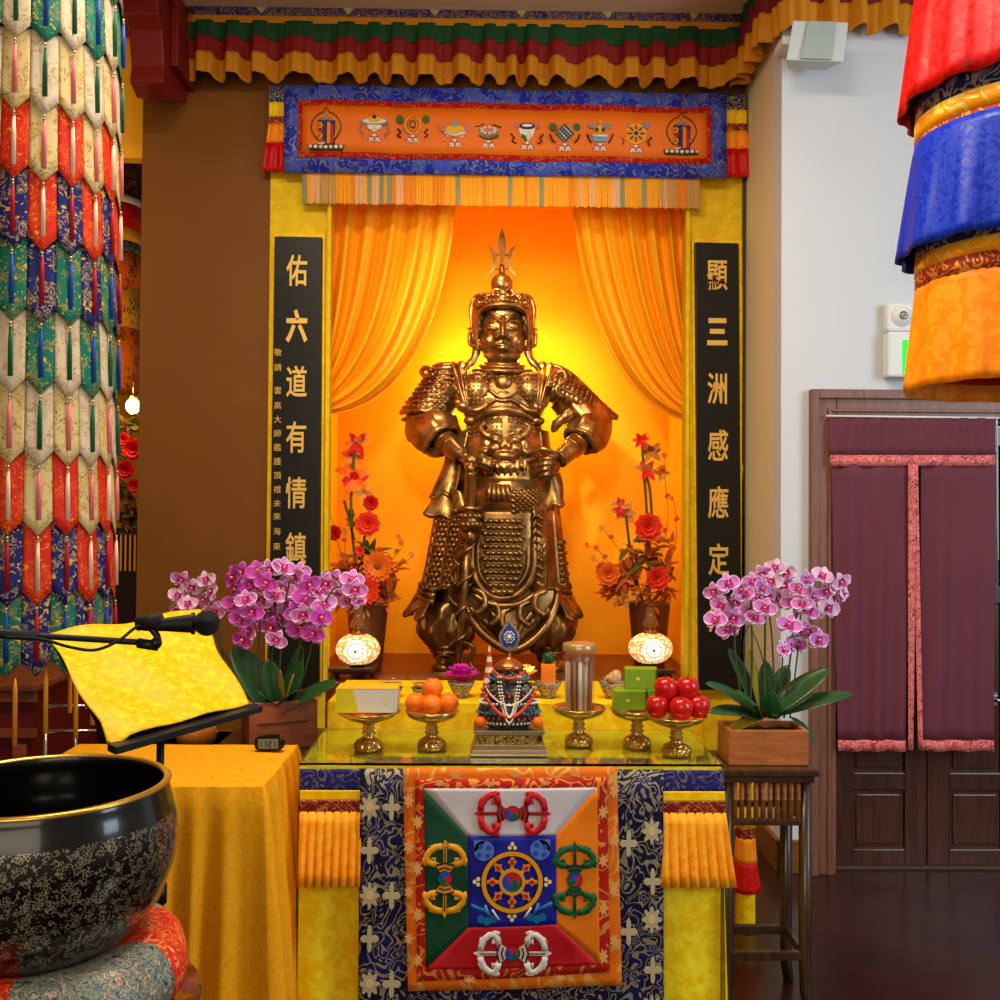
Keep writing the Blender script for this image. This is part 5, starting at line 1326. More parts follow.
for i in range(4):
    a = PI/4+i*PI/2; P0 = V((BC.x+.18*math.cos(a), BC.y+.18*math.sin(a), 0)); dv = V((math.cos(a), math.sin(a), 0))
    q = MB(); q.tube(spline([P0+V((0, 0, zc0-.055)), P0+dv*.04+V((0, 0, zc0-.2)), P0-dv*.01+V((0, 0, .3)), P0+dv*.06+V((0, 0, .025))], 5), [.028]*6+[.022]*5+[.02]*4+[.024], 10); q.build('leg', M_stw, g)

# ------------------------------------------------------------------ music stand with yellow cloth
BL, BR_, TL, TR = at(108, 743, 2.04), at(243, 706, 2.34), at(47, 640, 2.24), at(198, 617, 2.56)
g = thing('music_stand', 'black music stand holding the yellow cloth', 'music stand', (at(160, 760, 2.2).x, 2.2, 0))
def DS(u, v, d=0): return (BL.lerp(BR_, u)).lerp(TL.lerp(TR, u), v)+nrm*d
nrm = (BR_-BL).cross(TL-BL).normalized()
if nrm.z < 0: nrm = -nrm
q = MB(); q.add([DS(0, 0, 0), DS(1, 0, 0), DS(1, .93, 0), DS(.02, .93, 0), DS(0, 0, -.004), DS(1, 0, -.004), DS(1, .93, -.004), DS(.02, .93, -.004)], [(0,1,2,3), (7,6,5,4), (0,4,5,1), (1,5,6,2), (2,6,7,3), (3,7,4,0)], 0, False)
q.build('desk', M_black, g)
q = MB(); ex = (BR_-BL).normalized(); dn = (BL-TL).normalized()
q.add([DS(0, 0)-ex*.002, DS(1, 0)+ex*.035, DS(1, 0)+ex*.03+V((0, 0, -.014)), DS(0, 0)-ex*.002+V((0, 0, -.016))]+[p+dn*.0+V((.03, -.035, .0)) for p in (DS(0, 0)-ex*.002, DS(1, 0)+ex*.035, DS(1, 0)+ex*.03+V((0, 0, -.014)), DS(0, 0)-ex*.002+V((0, 0, -.016)))], [(3,2,1,0), (4,5,6,7), (0,1,5,4), (1,2,6,5), (2,3,7,6), (3,0,4,7)], 0, False)
q.build('ledge', M_black, g, bev=.002)
pc = DS(.42, .12, -.01)
q = MB(); q.tube([pc, V((pc.x, pc.y, .75))], .0085, 12); q.build('upper_pole', M_black, g)
q = MB(); q.tube([V((pc.x, pc.y, .78)), V((pc.x, pc.y, .1))], .012, 12); q.build('lower_pole', M_black, g)
q = MB(); q.tube([V((pc.x, pc.y, .76)), V((pc.x, pc.y, .80))], .018, 12); q.build('collar', M_black, g)
for i in range(3):
    a = .5+i*2*PI/3; q = MB(); q.tube([V((pc.x, pc.y, .14)), V((pc.x+.22*math.cos(a), pc.y+.22*math.sin(a), .008))], .008, 8); q.build('leg', M_black, g)
q = MB()
def clo(u, v):
    p = DS(lerp(-.01, 1.01, u), lerp(-.02, 1.03, v), .010+.006*math.sin(u*7+v*3)**2+.003*math.sin(v*11+u*4))
    p += (TL-BL).normalized()*(.008*math.sin(u*9)*(1 if v > .9 else 0))
    if v < .15 and u < .12: p += V((-.003, 0, -.02))*(1-v/.15)*(1-u/.12)
    p += (BR_-BL).normalized()*(.009*math.sin(v*8+1)*(1 if u > .5 else .5))
    return p
q.grid(clo, 50, 40); tag(q.build('yellow_cloth', damask('bright yellow brocade', (224, 174, 0), (242, 204, 24), 60, .42, .3, thr=.56), solid=.002), 'bright yellow brocade cloth draped over the music stand', 'cloth')

# ------------------------------------------------------------------ microphone on boom
g = thing('microphone_stand', 'black microphone boom reaching in from the left edge', 'microphone stand', (-1.2, 1.62, 0))
a, b_ = at(-240, 618, 1.6), at(150, 643, 1.66)
q = MB(); q.tube([a, b_], .0052, 10); q.build('boom', M_black, g)
q = MB(); q.tube([at(-240, 618, 1.6), at(38, 636, 1.635)], .0085, 12); q.build('boom_sleeve', M_black, g)
c0 = at(138, 643, 1.66); c1 = at(158, 646, 1.66)
q = MB(); q.tube([c0, c1], .0085, 10); q.tube(spline([c1, at(157, 636, 1.66), at(150, 627, 1.66), at(146, 621, 1.66)], 4), .006, 8); q.ell(at(156, 643, 1.66), .010, nu=12, nv=8); q.build('swivel', M_black, g)
q = MB(); q.tube([at(137, 624, 1.66), at(162, 620, 1.66)], [.0115, .0125], 12); q.build('mic_clip', M_blackm, g)
q = MB(); q.tube(spline([at(5, 637, 1.60), at(40, 639, 1.60), at(70, 647, 1.60), at(95, 650, 1.61), at(118, 641, 1.62), at(132, 630, 1.64), at(140, 625, 1.65)], 6), .0026, 6); q.build('cable', M_blackm, g)
q = MB(); q.tube([V((a.x+.01, 1.62, a.z)), V((a.x+.01, 1.62, .02))], .01, 10); q.build('pole', M_black, g)
q = MB(); q.lathe([(.001, .02), (.11, .02), (.12, .012), (.12, 0), (.001, 0)], (a.x+.01, 1.62, .001), 32); q.build('base_plate', M_black, g)
g = thing('microphone', 'black handheld microphone with round mesh head clipped to the boom above the yellow cloth', 'microphone', at(180, 622, 1.66))
A0, A1, A2 = at(141, 625.5, 1.66), at(192, 623.5, 1.665), at(207, 623, 1.667)
q = MB(); q.tube([A0, A0.lerp(A1, .08), A0.lerp(A1, .5), A0.lerp(A1, .97), A1], [.008, .0095, .0115, .0155, .016], 20); q.build('handle', M_black, g)
q = MB(); q.tube([A1+(A2-A1)*-.0, A1+(A2-A1)*.15], .0185, 24); q.build('collar_ring', M_black, g)
m = plain('dark steel mesh', (44, 44, 44), .5, .5, bmp=.9, vscale=1400)
q = MB(); q.ell(A2, (.0215, .0215, .0215), nu=28, nv=18); q.build('mesh_head', m, g)
# ------------------------------------------------------------------ plants: shared shapes
def leafgrid(mb, base, d, up, L, W, droop=.3, m=0, nu=6, nv=10, cup=.15, tip=.6, twist=0):
    """a leaf from base along d, drooping against up"""
    d = V(d).normalized(); up = V(up); up = (up-d*up.dot(d)).normalized(); sd = d.cross(up)
    def f(u, v):
        w = W*max(0, math.sin(PI*(v**tip)))**.75 if tip != .62 else W*max(0, 1-abs(2*v**.85-1)**2.4)**.6
        x = (u-.5)*2; a = twist*v
        s2 = sd*math.cos(a)+up*math.sin(a)
        return V(base)+d*(L*v*(1-.25*droop*v))+s2*(w*x)+up*(L*(.25*v-droop*v*v)+cup*w*x*x)
    return mb.grid(f, nu, nv, m)
M_lf = plain('orchid leaf', (34, 78, 38), .35, spec=.5, var=.25, vscale=9, coat=.1)
M_lf2 = plain('yellowing leaf', (176, 150, 40), .45, var=.2, vscale=9)
M_stem = plain('orchid stem', (62, 74, 36), .5)
M_pink = plain('orchid pink', (206, 116, 196), .55, var=.12, vscale=90); M_pale = plain('orchid pale rim', (240, 200, 226), .55); M_mag = plain('orchid magenta', (176, 24, 120), .5); M_lip = plain('orchid lip yellow', (240, 190, 110), .5)
M_dpk = plain('deep orchid', (186, 60, 170), .55, var=.15, vscale=90)
M_paler = plain('pale orchid', (224, 178, 212), .55, var=.08, vscale=90)
def orchid_mesh(seed):
    rnd = random.Random(seed); q = MB()
    def pet(ang, L, W, tip, cup, back=0):
        ca, sa = math.cos(ang), math.sin(ang)
        def f(u, v):
            w = W*max(0, math.sin(PI*min(1, .06+v*.94)**tip))**.6; x = (u-.5)*2*w; r = .10+L*v
            y = -.10*math.sin(v*2.6)-cup*(x*x)/max(.1, W) + back*v + .03*math.sin(v*9+u*5)
            return V((ca*r-sa*x, y, sa*r+ca*x))
        q.grid(f, 8, 8, lambda i, j: 1 if (i in (0, 7) or j == 7) else (2 if j < 2 else 0))
    for a, L, W, tp in ((PI/2, .82, .34, .75), (PI*1.22, .78, .33, .75), (PI*1.78, .78, .33, .75)): pet(a+rnd.uniform(-.08, .08), L, W, tp, .12, .12)
    for a in (.12, PI-.12): pet(a+rnd.uniform(-.1, .1), .92, .52, .8, .18, -.05)
    def lip(u, v):
        w = .2*math.sin(PI*min(1, .15+v*.85)); x = (u-.5)*2*w; return V((x, -.16-.28*math.sin(v*2.2)-.5*x*x, -.04-.34*v))
    q.grid(lip, 6, 6, 2); q.ell((0, -.18, .04), (.08, .13, .09), 3, 10, 8)
    for sx in (-1, 1): q.ell((sx*.11, -.2, -.05), (.05, .08, .09), 2, 8, 6)
    return q
OF = []
for sd_, ms in ((1, [M_pink, M_pale, M_mag, M_lip]), (2, [M_dpk, M_pink, M_mag, M_lip]), (3, [M_paler, M_pale, M_mag, M_lip])):
    OF.append((orchid_mesh(sd_), ms))
def orchid(label, loc, planter_fn, clusters, leaves, stems, group=None, R=.033, kinds=(0,)):
    g = thing('potted_orchid', label, 'potted plant', loc, group)
    planter_fn(g)
    rnd = random.Random(len(clusters)*7+int(loc[0]*100))
    protos = {}
    for (px_, py_, Yc, kd, yaw, sc) in clusters:
        p = at(px_, py_, Yc)
        rot = (RZ(R2(yaw)) @ RX(R2(rnd.uniform(-22, 12))) @ RY(R2(rnd.uniform(-30, 30))))
        if kd not in protos:
            o = OF[kd][0].build('flower', OF[kd][1], g, origin=None)
            # mesh was shifted by the parent's location: rebuild vertices at the local origin
            for vtx in o.data.vertices: vtx.co = vtx.co + wloc(g)
            protos[kd] = o
        else:
            o = protos[kd].copy(); COL.objects.link(o); o.parent = g
        o.location = p - wloc(g); o.rotation_euler = rot.to_euler(); o.scale = (R*sc,)*3
    for pts, r in stems:
        q = MB(); q.tube(spline([at(*p) if len(p) == 3 else V(p[:3]) for p in pts], 6), r, 6); q.build('flower_stem', M_stem, g)
    for L in leaves:
        b0, tipp, W, dr, mt = L; b0, tipp = at(*b0), at(*tipp)
        q = MB(); d = tipp-b0; leafgrid(q, b0, d, (0, -.45, 1), d.length, W*1.15, dr, 0, 6, 14, .18, .62); q.build('leaf', mt, g, solid=.0015)
    return g
def wbox(mb, a, b, t, m=0, M=None):
    """open wooden box with walls of thickness t"""
    x0, y0, z0 = a; x1, y1, z1 = b
    mb.box((x0, y0, z0), (x1, y0+t, z1), m, M); mb.box((x0, y1-t, z0), (x1, y1, z1), m, M); mb.box((x0, y0+t, z0), (x0+t, y1-t, z1), m, M); mb.box((x1-t, y0+t, z0), (x1, y1-t, z1), m, M); mb.box((x0+t, y0+t, z0), (x1-t, y1-t, z0+t), m, M)
M_plant = wood('planter wood', (138, 72, 28), (186, 108, 50), (2, 2, 12), 4, .45); M_soil = plain('moss', (60, 44, 26), .95, var=.5, vscale=120, bmp=1)
M_planr = wood('reddish planter wood', (128, 62, 36), (170, 94, 58), (2, 2, 12), 4, .45)

def plant_stand(x0, x1, y0, y1, zt, label):
    g = thing('plant_stand', label, 'plant stand', ((x0+x1)/2, (y0+y1)/2, 0))
    q = MB(); q.box((x0-.02, y0-.02, zt-.022), (x1+.02, y1+.02, zt)); q.box((x0-.008, y0-.008, zt-.045), (x1+.008, y1+.008, zt-.022)); q.build('top', M_dkwood, g, bev=.004)
    for i, x in enumerate((x0+.016, x1-.016)):
        for j, y in enumerate((y0+.016, y1-.016)):
            sx, sy = (-1 if i == 0 else 1), (-1 if j == 0 else 1)
            q = MB(); q.tube([(x, y, zt-.045), (x, y, .2), (x+sx*.002, y+sy*.002, .06), (x+sx*.014, y+sy*.014, 0)], [.022, .022, .020, .018], 4); q.build('leg', M_dkwood, g)
    zr_ = zt-.175
    for a, b_ in (((x0+.02, y0+.006), (x1-.02, y0+.026)), ((x0+.02, y1-.026), (x1-.02, y1-.006)), ((x0+.006, y0+.02), (x0+.026, y1-.02)), ((x1-.026, y0+.02), (x1-.006, y1-.02))):
        q = MB(); q.box((*a, zr_-.012), (*b_, zr_+.008)); q.build('apron_rail', M_dkwood, g, bev=.003)
        q = MB(); q.box((a[0], a[1], .165), (b_[0], b_[1], .195)); q.build('stretcher', M_dkwood, g, bev=.003)
    Mb = wood('bamboo slat', (120, 66, 28), (176, 108, 54), (1, 1, 6), 8, .4)
    n = 10
    for i in range(n):
        x = lerp(x0+.04, x1-.04, i/(n-1)); q = MB(); q.tube([(x, y0+.014, zt-.045), (x, y0+.014, zt-.10), (x, y0+.012, zt-.102), (x, y0+.014, zt-.104), (x, y0+.014, zr_)], [.0085, .0085, .0095, .0085, .0085], 8); q.build('slat', Mb, g)
    for i in range(n):
        y = lerp(y0+.04, y1-.04, i/(n-1)); q = MB(); q.tube([(x1-.014, y, zt-.045), (x1-.014, y, zr_)], .0085, 8); q.build('slat', Mb, g)
        if i % 2 == 0:
            x = lerp(x0+.04, x1-.04, i/(n-1)); q = MB(); q.tube([(x, y1-.014, zt-.045), (x, y1-.014, zr_)], .0085, 8); q.build('slat', Mb, g)
    return g
# right stand, planter and orchid
ZST = .79; f0 = atz(722, 770, ZST); f1 = atz(815, 770, ZST); YS0 = f0.y+.02; YS1 = 3.5
plant_stand(f0.x+.01, f1.x-.005, YS0, YS1, ZST, 'dark wooden plant stand with bamboo slats to the right of the altar table')
Yp = YS0+.035; pa, pb = at(729, 756, Yp), at(809, 758, Yp); ptop = at(770, 721, Yp).z; ptop = ZST+.001+(ptop-pa.z)
def planterR(g):
    q = MB(); wbox(q, (pa.x, Yp, ZST+.001), (pb.x, YS1-.04, ptop), .014); q.build('planter', M_plant, g, bev=.003)
    q = MB(); q.grid(lambda u, v: V((lerp(pa.x+.014, pb.x-.014, u), lerp(Yp+.014, YS1-.054, v), ptop-.02+.006*math.sin(u*21)*math.sin(v*17))), 16, 12); q.build('moss', M_soil, g)
rr = random.Random(4)
YO = Yp+.12
def cl(pts, Y, kd, yaw=0, sc=1.0): return [(x, y, Y+rr.uniform(-.035, .045), (kd if rr.random() < .72 else 0), yaw+rr.uniform(-32, 32), 1.28*sc*rr.uniform(.88, 1.1)) for x, y in pts]
C1 = cl([(714, 592), (728, 584), (721, 606), (716, 620), (735, 603), (733, 618), (728, 630)], YO, 0, -20)
C1 += cl([(745, 595), (752, 582), (757, 601), (749, 612), (762, 588), (765, 608), (740, 590), (755, 618)], YO, 0, 0)
C2 = cl([(762, 575), (775, 568), (786, 573), (771, 582), (783, 586), (768, 593), (779, 599), (790, 595)], YO+.08, 2, 10)
C3 = cl([(798, 590), (806, 580), (812, 596), (802, 604), (792, 602), (808, 610), (797, 611)], YO, 0, 15)
C4 = cl([(822, 576), (832, 586), (841, 582), (826, 592), (836, 600), (820, 603), (828, 608), (814, 612), (843, 593)], YO+.03, 2, 30)
C5 = cl([(789, 625), (800, 630), (790, 643), (808, 632), (818, 640), (783, 650), (797, 645)], YO-.03, 0, 10)
Lr = [((765, 716, YO), (857, 705, YO-.05), .034, .10, M_lf), ((765, 716, YO), (834, 680, YO), .042, .05, M_lf), ((762, 718, YO), (700, 684, YO-.04), .032, .2, M_lf), ((762, 718, YO), (705, 712, YO-.06), .03, .25, M_lf),
      ((764, 718, YO+.05), (716, 655, YO+.1), .03, .02, M_lf), ((764, 718, YO+.06), (731, 650, YO+.06), .026, .0, M_lf2), ((766, 718, YO+.05), (762, 662, YO+.1), .028, .0, M_lf), ((770, 718, YO), (775, 690, YO-.04), .034, .2, M_lf),
      ((760, 718, YO-.02), (738, 690, YO-.08), .03, .3, M_lf), ((775, 718, YO), (815, 695, YO-.07), .03, .2, M_lf), ((768, 718, YO), (748, 700, YO-.1), .03, .3, M_lf), ((764, 717, YO), (720, 735, YO-.02), .02, .3, M_lf2),
      ((790, 717, YO), (824, 742, YO-.06), .01, .5, M_lf), ((768, 718, YO+.07), (790, 668, YO+.12), .03, .05, M_lf)]
Sr = [([(744, 718, YO), (735, 650, YO), (734, 612, YO), (722, 590, YO)], .0035), ([(750, 718, YO), (752, 650, YO), (751, 600, YO)], .0035), ([(764, 718, YO), (765, 640, YO), (766, 580, YO)], .0038), ([(776, 718, YO), (772, 640, YO+.05), (769, 600, YO+.08), (780, 575, YO+.08)], .003),
      ([(784, 718, YO), (790, 660, YO), (796, 620, YO), (802, 590, YO)], .0035), ([(790, 718, YO), (798, 650, YO), (803, 610, YO+.02), (830, 586, YO+.03)], .003), ([(778, 718, YO), (782, 668, YO), (786, 640, YO-.02), (810, 634, YO-.03)], .003), ([(748, 718, YO), (744, 640, YO), (756, 620, YO)], .002), ([(774, 700, YO), (760, 650, YO), (752, 630, YO)], .002)]
orchid('pink orchid in a wooden box planter on the slatted stand right of the altar', (0.5*(pa.x+pb.x), Yp+.12, ZST+.001), planterR, C1+C2+C3+C4+C5, Lr, Sr)

# left stand, planter and orchid
YL = 3.42; la, lb = at(246, 757, YL), at(322, 757, YL+.06)
YS0L = YL-.035
plant_stand(la.x-.12, lb.x-.03, YL+.02, YL+.42, ZST, 'dark wooden plant stand standing behind the gold velvet side table')
def planterL(g):
    M = T(la.x, YL+.04, ZST+.001) @ RZ(R2(20)); q = MB(); h_ = .165
    wbox(q, (0, 0, 0), (.235, .235, h_), .014, 0, M); q.build('planter', M_planr, g, bev=.003)
    q = MB(); q.box((.03, -.004, .09), (.2, .002, .094), 0, M); q.build('groove', M_dkwood, g)
    q = MB(); q.grid(lambda u, v: M @ V((lerp(.014, .22, u), lerp(.014, .22, v), h_-.02+.006*math.sin(u*21)*math.sin(v*17))), 16, 12); q.build('moss', M_soil, g)
YO2 = YL+.13
B1 = cl([(241, 572), (250, 585), (236, 590), (258, 571), (266, 583), (246, 600), (233, 605), (240, 620), (252, 612), (262, 600), (270, 612), (250, 632), (243, 640), (258, 624), (272, 628), (234, 578)], YO2, 1, -25, 1.12)
B2 = cl([(283, 568), (293, 578), (284, 590), (300, 572), (296, 592), (275, 596), (289, 606), (280, 618), (270, 570)], YO2+.02, 0, 5, 1.12)
B3 = cl([(308, 585), (318, 592), (305, 600), (314, 610), (324, 605), (303, 615), (310, 624), (320, 618), (294, 612), (313, 634), (300, 628)], YO2-.02, 1, 15, 1.12)
B4 = cl([(333, 580), (345, 586), (355, 590), (340, 592), (352, 580), (358, 600), (348, 600), (326, 584)], YO2+.03, 0, 25, 1.05)
B5 = cl([(276, 640)], YO2-.05, 2, 0, .95)
B6 = cl([(181, 580), (192, 588), (178, 596), (188, 604), (206, 580), (212, 592), (204, 600), (196, 608), (178, 608), (210, 606), (214, 612)], YO2+.1, 2, -15, .95)
Ll = [((275, 712, YO2), (229, 655, YO2+.08), .052, .03, M_lf), ((278, 714, YO2), (345, 690, YO2-.06), .045, .12, M_lf), ((272, 714, YO2), (222, 700, YO2-.06), .04, .25, M_lf), ((280, 712, YO2), (262, 660, YO2), .034, .02, M_lf), ((282, 712, YO2), (312, 665, YO2+.02), .038, .0, M_lf), ((280, 712, YO2), (297, 690, YO2-.09), .034, .25, M_lf),
      ((284, 712, YO2+.03), (310, 650, YO2+.09), .03, .0, M_lf), ((276, 712, YO2), (258, 690, YO2-.08), .034, .3, M_lf), ((284, 712, YO2), (290, 668, YO2-.04), .014, .0, M_lf2), ((284, 710, YO2), (302, 676, YO2-.04), .014, .05, M_lf2), ((270, 714, YO2), (240, 712, YO2-.03), .03, .2, M_lf)]
Sl = [([(262, 712, YO2), (258, 660, YO2), (260, 620, YO2), (248, 590, YO2)], .004), ([(266, 712, YO2), (268, 650, YO2), (270, 600, YO2), (256, 580, YO2)], .0035), ([(276, 712, YO2), (281, 650, YO2), (284, 610, YO2), (290, 580, YO2)], .0035), ([(288, 712, YO2), (296, 660, YO2), (305, 625, YO2), (315, 600, YO2)], .0035),
      ([(292, 712, YO2), (308, 660, YO2), (318, 620, YO2), (335, 588, YO2), (356, 592, YO2+.02)], .003), ([(240, 712, YO2+.05), (226, 670, YO2+.08), (218, 630, YO2+.1), (205, 590, YO2+.1)], .0035), ([(244, 712, YO2+.05), (228, 660, YO2+.08), (200, 612, YO2+.1), (184, 590, YO2+.1)], .003), ([(282, 700, YO2-.03), (272, 660, YO2-.04), (276, 640, YO2-.05)], .0025)]
orchid('deep pink orchid in a reddish wooden planter behind the gold velvet table', (la.x+.1, YL+.15, ZST+.001), planterL, B1+B2+B3+B4+B5+B6, Ll, Sl)
# small orange ceramic jar behind the side table
pj = at(196, 748, 3.75); 
q = MB(); q.lathe([(.001, 0), (.05, 0), (.07, .03), (.078, .06), (.066, .085), (.045, .098), (.046, .108), (.056, .112), (.058, .118), (.05, .12), (.04, .112), (.001, .11)], (pj.x, 3.75, pj.z), 36)
tag(q.build('ceramic_jar', plain('amber glazed ceramic', (206, 122, 46), .2, coat=.5)), 'small amber ceramic jar behind the gold velvet table', 'jar')
q = MB(); q.box((pj.x-.3, 3.55, 0), (pj.x+.09, 4.05, pj.z-.001)); q.box((pj.x-.31, 3.54, pj.z-.04), (pj.x+.10, 4.06, pj.z-.001))
tag(q.build('low_cabinet', M_planr, bev=.005), 'low brown cabinet behind the side table with a small jar on it', 'cabinet')

# ------------------------------------------------------------------ flower arrangements in the niche
M_vase = plain('bronze brown vase', (104, 56, 24), .35, .2, coat=.2)
Mf = {k_: plain('petal '+k_, v_, .6, var=.15, vscale=60) for k_, v_ in dict(red=(206, 20, 12), coral=(240, 60, 30), orange=(240, 110, 20), peach=(226, 140, 60), rust=(190, 84, 20), brown=(146, 72, 22), olive=(84, 84, 26), tan=(190, 130, 50)).items()}
FK = list(Mf); FM = [Mf[k_] for k_ in FK]
def fl_rose(q, c, r, col, seed):
    rnd = random.Random(seed); m = FK.index(col)
    for ring, (n, rad, tilt) in enumerate(((9, 1.0, .35), (8, .85, .7), (7, .6, 1.05), (5, .38, 1.35))):
        for i in range(n):
            a = 2*PI*i/n+ring*.4+rnd.uniform(-.15, .15); d = V((math.cos(a)*math.cos(tilt), -math.sin(tilt), math.sin(a)*math.cos(tilt)))
            leafgrid(q, V(c)+V((0, .1*r, 0)), d, V((0, -1, 0)) if tilt < 1 else V((-math.cos(a), 0, -math.sin(a))), r*rad, r*.42*(.7+.3*rad), .25, m, 4, 5, .3, 1.3)
def fl_gerb(q, c, r, col):
    m = FK.index(col)
    for ring in range(2):
        for i in range(16):
            a = 2*PI*(i+.5*ring)/16; leafgrid(q, c, (math.cos(a), -.25-.3*ring, math.sin(a)), (0, -1, 0), r*(1-.2*ring), r*.16, .15, m, 2, 5, .1, 1.1)
    q.ell(V(c)+V((0, -.1*r, 0)), (r*.25, r*.15, r*.25), FK.index('brown'), 12, 8)
def fl_spiky(q, c, r, c1, c2, seed):
    rnd = random.Random(seed)
    for i in range(6):
        a = 2*PI*i/6+rnd.uniform(-.3, .3); leafgrid(q, c, (math.cos(a), -.5+rnd.uniform(-.3, .2), math.sin(a)), (0, -1, 0), r*rnd.uniform(.8, 1.15), r*.22, .5, FK.index(c1 if i % 3 else c2), 3, 6, .2, .8)
    for i in range(3): leafgrid(q, c, (rnd.uniform(-.5, .5), -.6, .8), (0, -1, 0), r*.6, r*.2, .2, FK.index(c2), 3, 5, .2, .8)
def foliage(q, c, r, col, n, seed, col2='rust'):
    rnd = random.Random(seed)
    for i in range(n):
        a = rnd.uniform(0, 2*PI); d = V((math.cos(a), rnd.uniform(-.8, .3), math.sin(a)*.9+.1))
        leafgrid(q, V(c)+V((rnd.uniform(-.3, .3)*r, rnd.uniform(-.3, .3)*r, rnd.uniform(-.3, .3)*r)), d, (0, -.5, 1), r*rnd.uniform(.5, 1.1), r*rnd.uniform(.10, .2), rnd.uniform(0, .5), FK.index(col if rnd.random() < .6 else col2), 2, 6, .2, .8)
def arrangement(label, base, top, flowers, fol, twigs, stems):
    Yv = base[2]; b0 = at(*base); zb_ = nz0+.001; sc = Yv/1000
    g = thing('flower_arrangement', label, 'flower arrangement', (b0.x, Yv, zb_)); hh = at(base[0], top, Yv).z-zb_
    q = MB(); q.lathe([(.001, 0), (.078, 0), (.082, .01), (.118, hh-.01), (.122, hh), (.116, hh), (.11, hh-.02), (.07, .02), (.001, .02)], (b0.x, Yv, zb_), 36); q.build('vase', M_vase, g)
    for i, (k_, x, y, dY, r, c1, c2) in enumerate(flowers):
        q = MB(); c = at(x, y, Yv+dY); r = r*sc*1.2
        if k_ == 'rose': fl_rose(q, c, r, c1, i)
        elif k_ == 'gerb': fl_gerb(q, c, r, c1)
        else: fl_spiky(q, c, r, c1, c2, i)
        q.build({'rose': 'rose', 'gerb': 'daisy', 'spk': 'lily'}[k_], FM, g)
    for i, (x, y, dY, r, c1, n) in enumerate(fol):
        q = MB(); foliage(q, at(x, y, Yv+dY), r*sc, c1, n, i+50); o = q.build('foliage', FM, g)
    for pts in twigs:
        P_ = spline([at(x, y, Yv+dY) for x, y, dY in pts], 5); q = MB(); q.tube(P_, .0022, 5, FK.index('rust')); rnd = random.Random(len(P_))
        for p in P_[4::3]: leafgrid(q, p, (rnd.uniform(-1, 1), -.3, rnd.uniform(-.3, 1)), (0, -1, .2), 8*sc, 3*sc, .2, FK.index('orange' if rnd.random() < .5 else 'peach'), 2, 5, .1, .8)
        q.build('twig', FM, g)
    for pts in stems: q = MB(); q.tube(spline([at(x, y, Yv+dY) for x, y, dY in pts], 5), .008, 6, FK.index('olive')); q.build('stem', FM, g)
    return g
YV = 5.62
arrangement('brown vase of red orange and coral flowers left of the statue', (367, 676, YV), 602, [('spk', 358, 443, 0, 13, 'red', 'peach'), ('spk', 352, 456, .05, 11, 'peach', 'rust'), ('spk', 356, 480, 0, 16, 'orange', 'red'), ('spk', 350, 472, .05, 15, 'peach', 'orange'), ('rose', 371, 503, -.05, 8, 'red', 0), ('rose', 368, 524, -.08, 12.5, 'coral', 0), ('rose', 334, 533, -.03, 8, 'red', 0), ('rose', 360, 551, -.12, 5, 'coral', 0), ('gerb', 378, 566, -.12, 15, 'orange', 0), ('gerb', 366, 590, -.16, 14, 'coral', 0), ('spk', 364, 494, 0, 10, 'peach', 'tan')],
    [(352, 575, 0, 26, 'brown', 26), (344, 572, 0, 20, 'rust', 22), (386, 588, 0, 22, 'brown', 24), (368, 555, .04, 22, 'olive', 18), (344, 585, .03, 16, 'tan', 14), (362, 608, -.1, 14, 'tan', 14), (346, 600, -.08, 14, 'brown', 12), (395, 570, .02, 16, 'rust', 14), (352, 520, .03, 14, 'olive', 8), (345, 595, -.04, 20, 'rust', 16), (385, 605, -.04, 15, 'rust', 12)],
    [[(372, 590, 0), (392, 560, 0), (403, 545, 0), (399, 535, 0)], [(372, 590, 0), (395, 570, .02), (414, 556, .03)], [(356, 585, 0), (340, 550, 0), (332, 520, 0)], [(352, 585, 0), (345, 552, 0), (346, 532, 0)]], [[(364, 610, 0), (354, 550, 0), (351, 500, 0), (355, 445, 0)], [(368, 610, 0), (362, 560, 0), (370, 510, 0)], [(354, 540, 0), (348, 515, 0), (344, 500, 0)]])
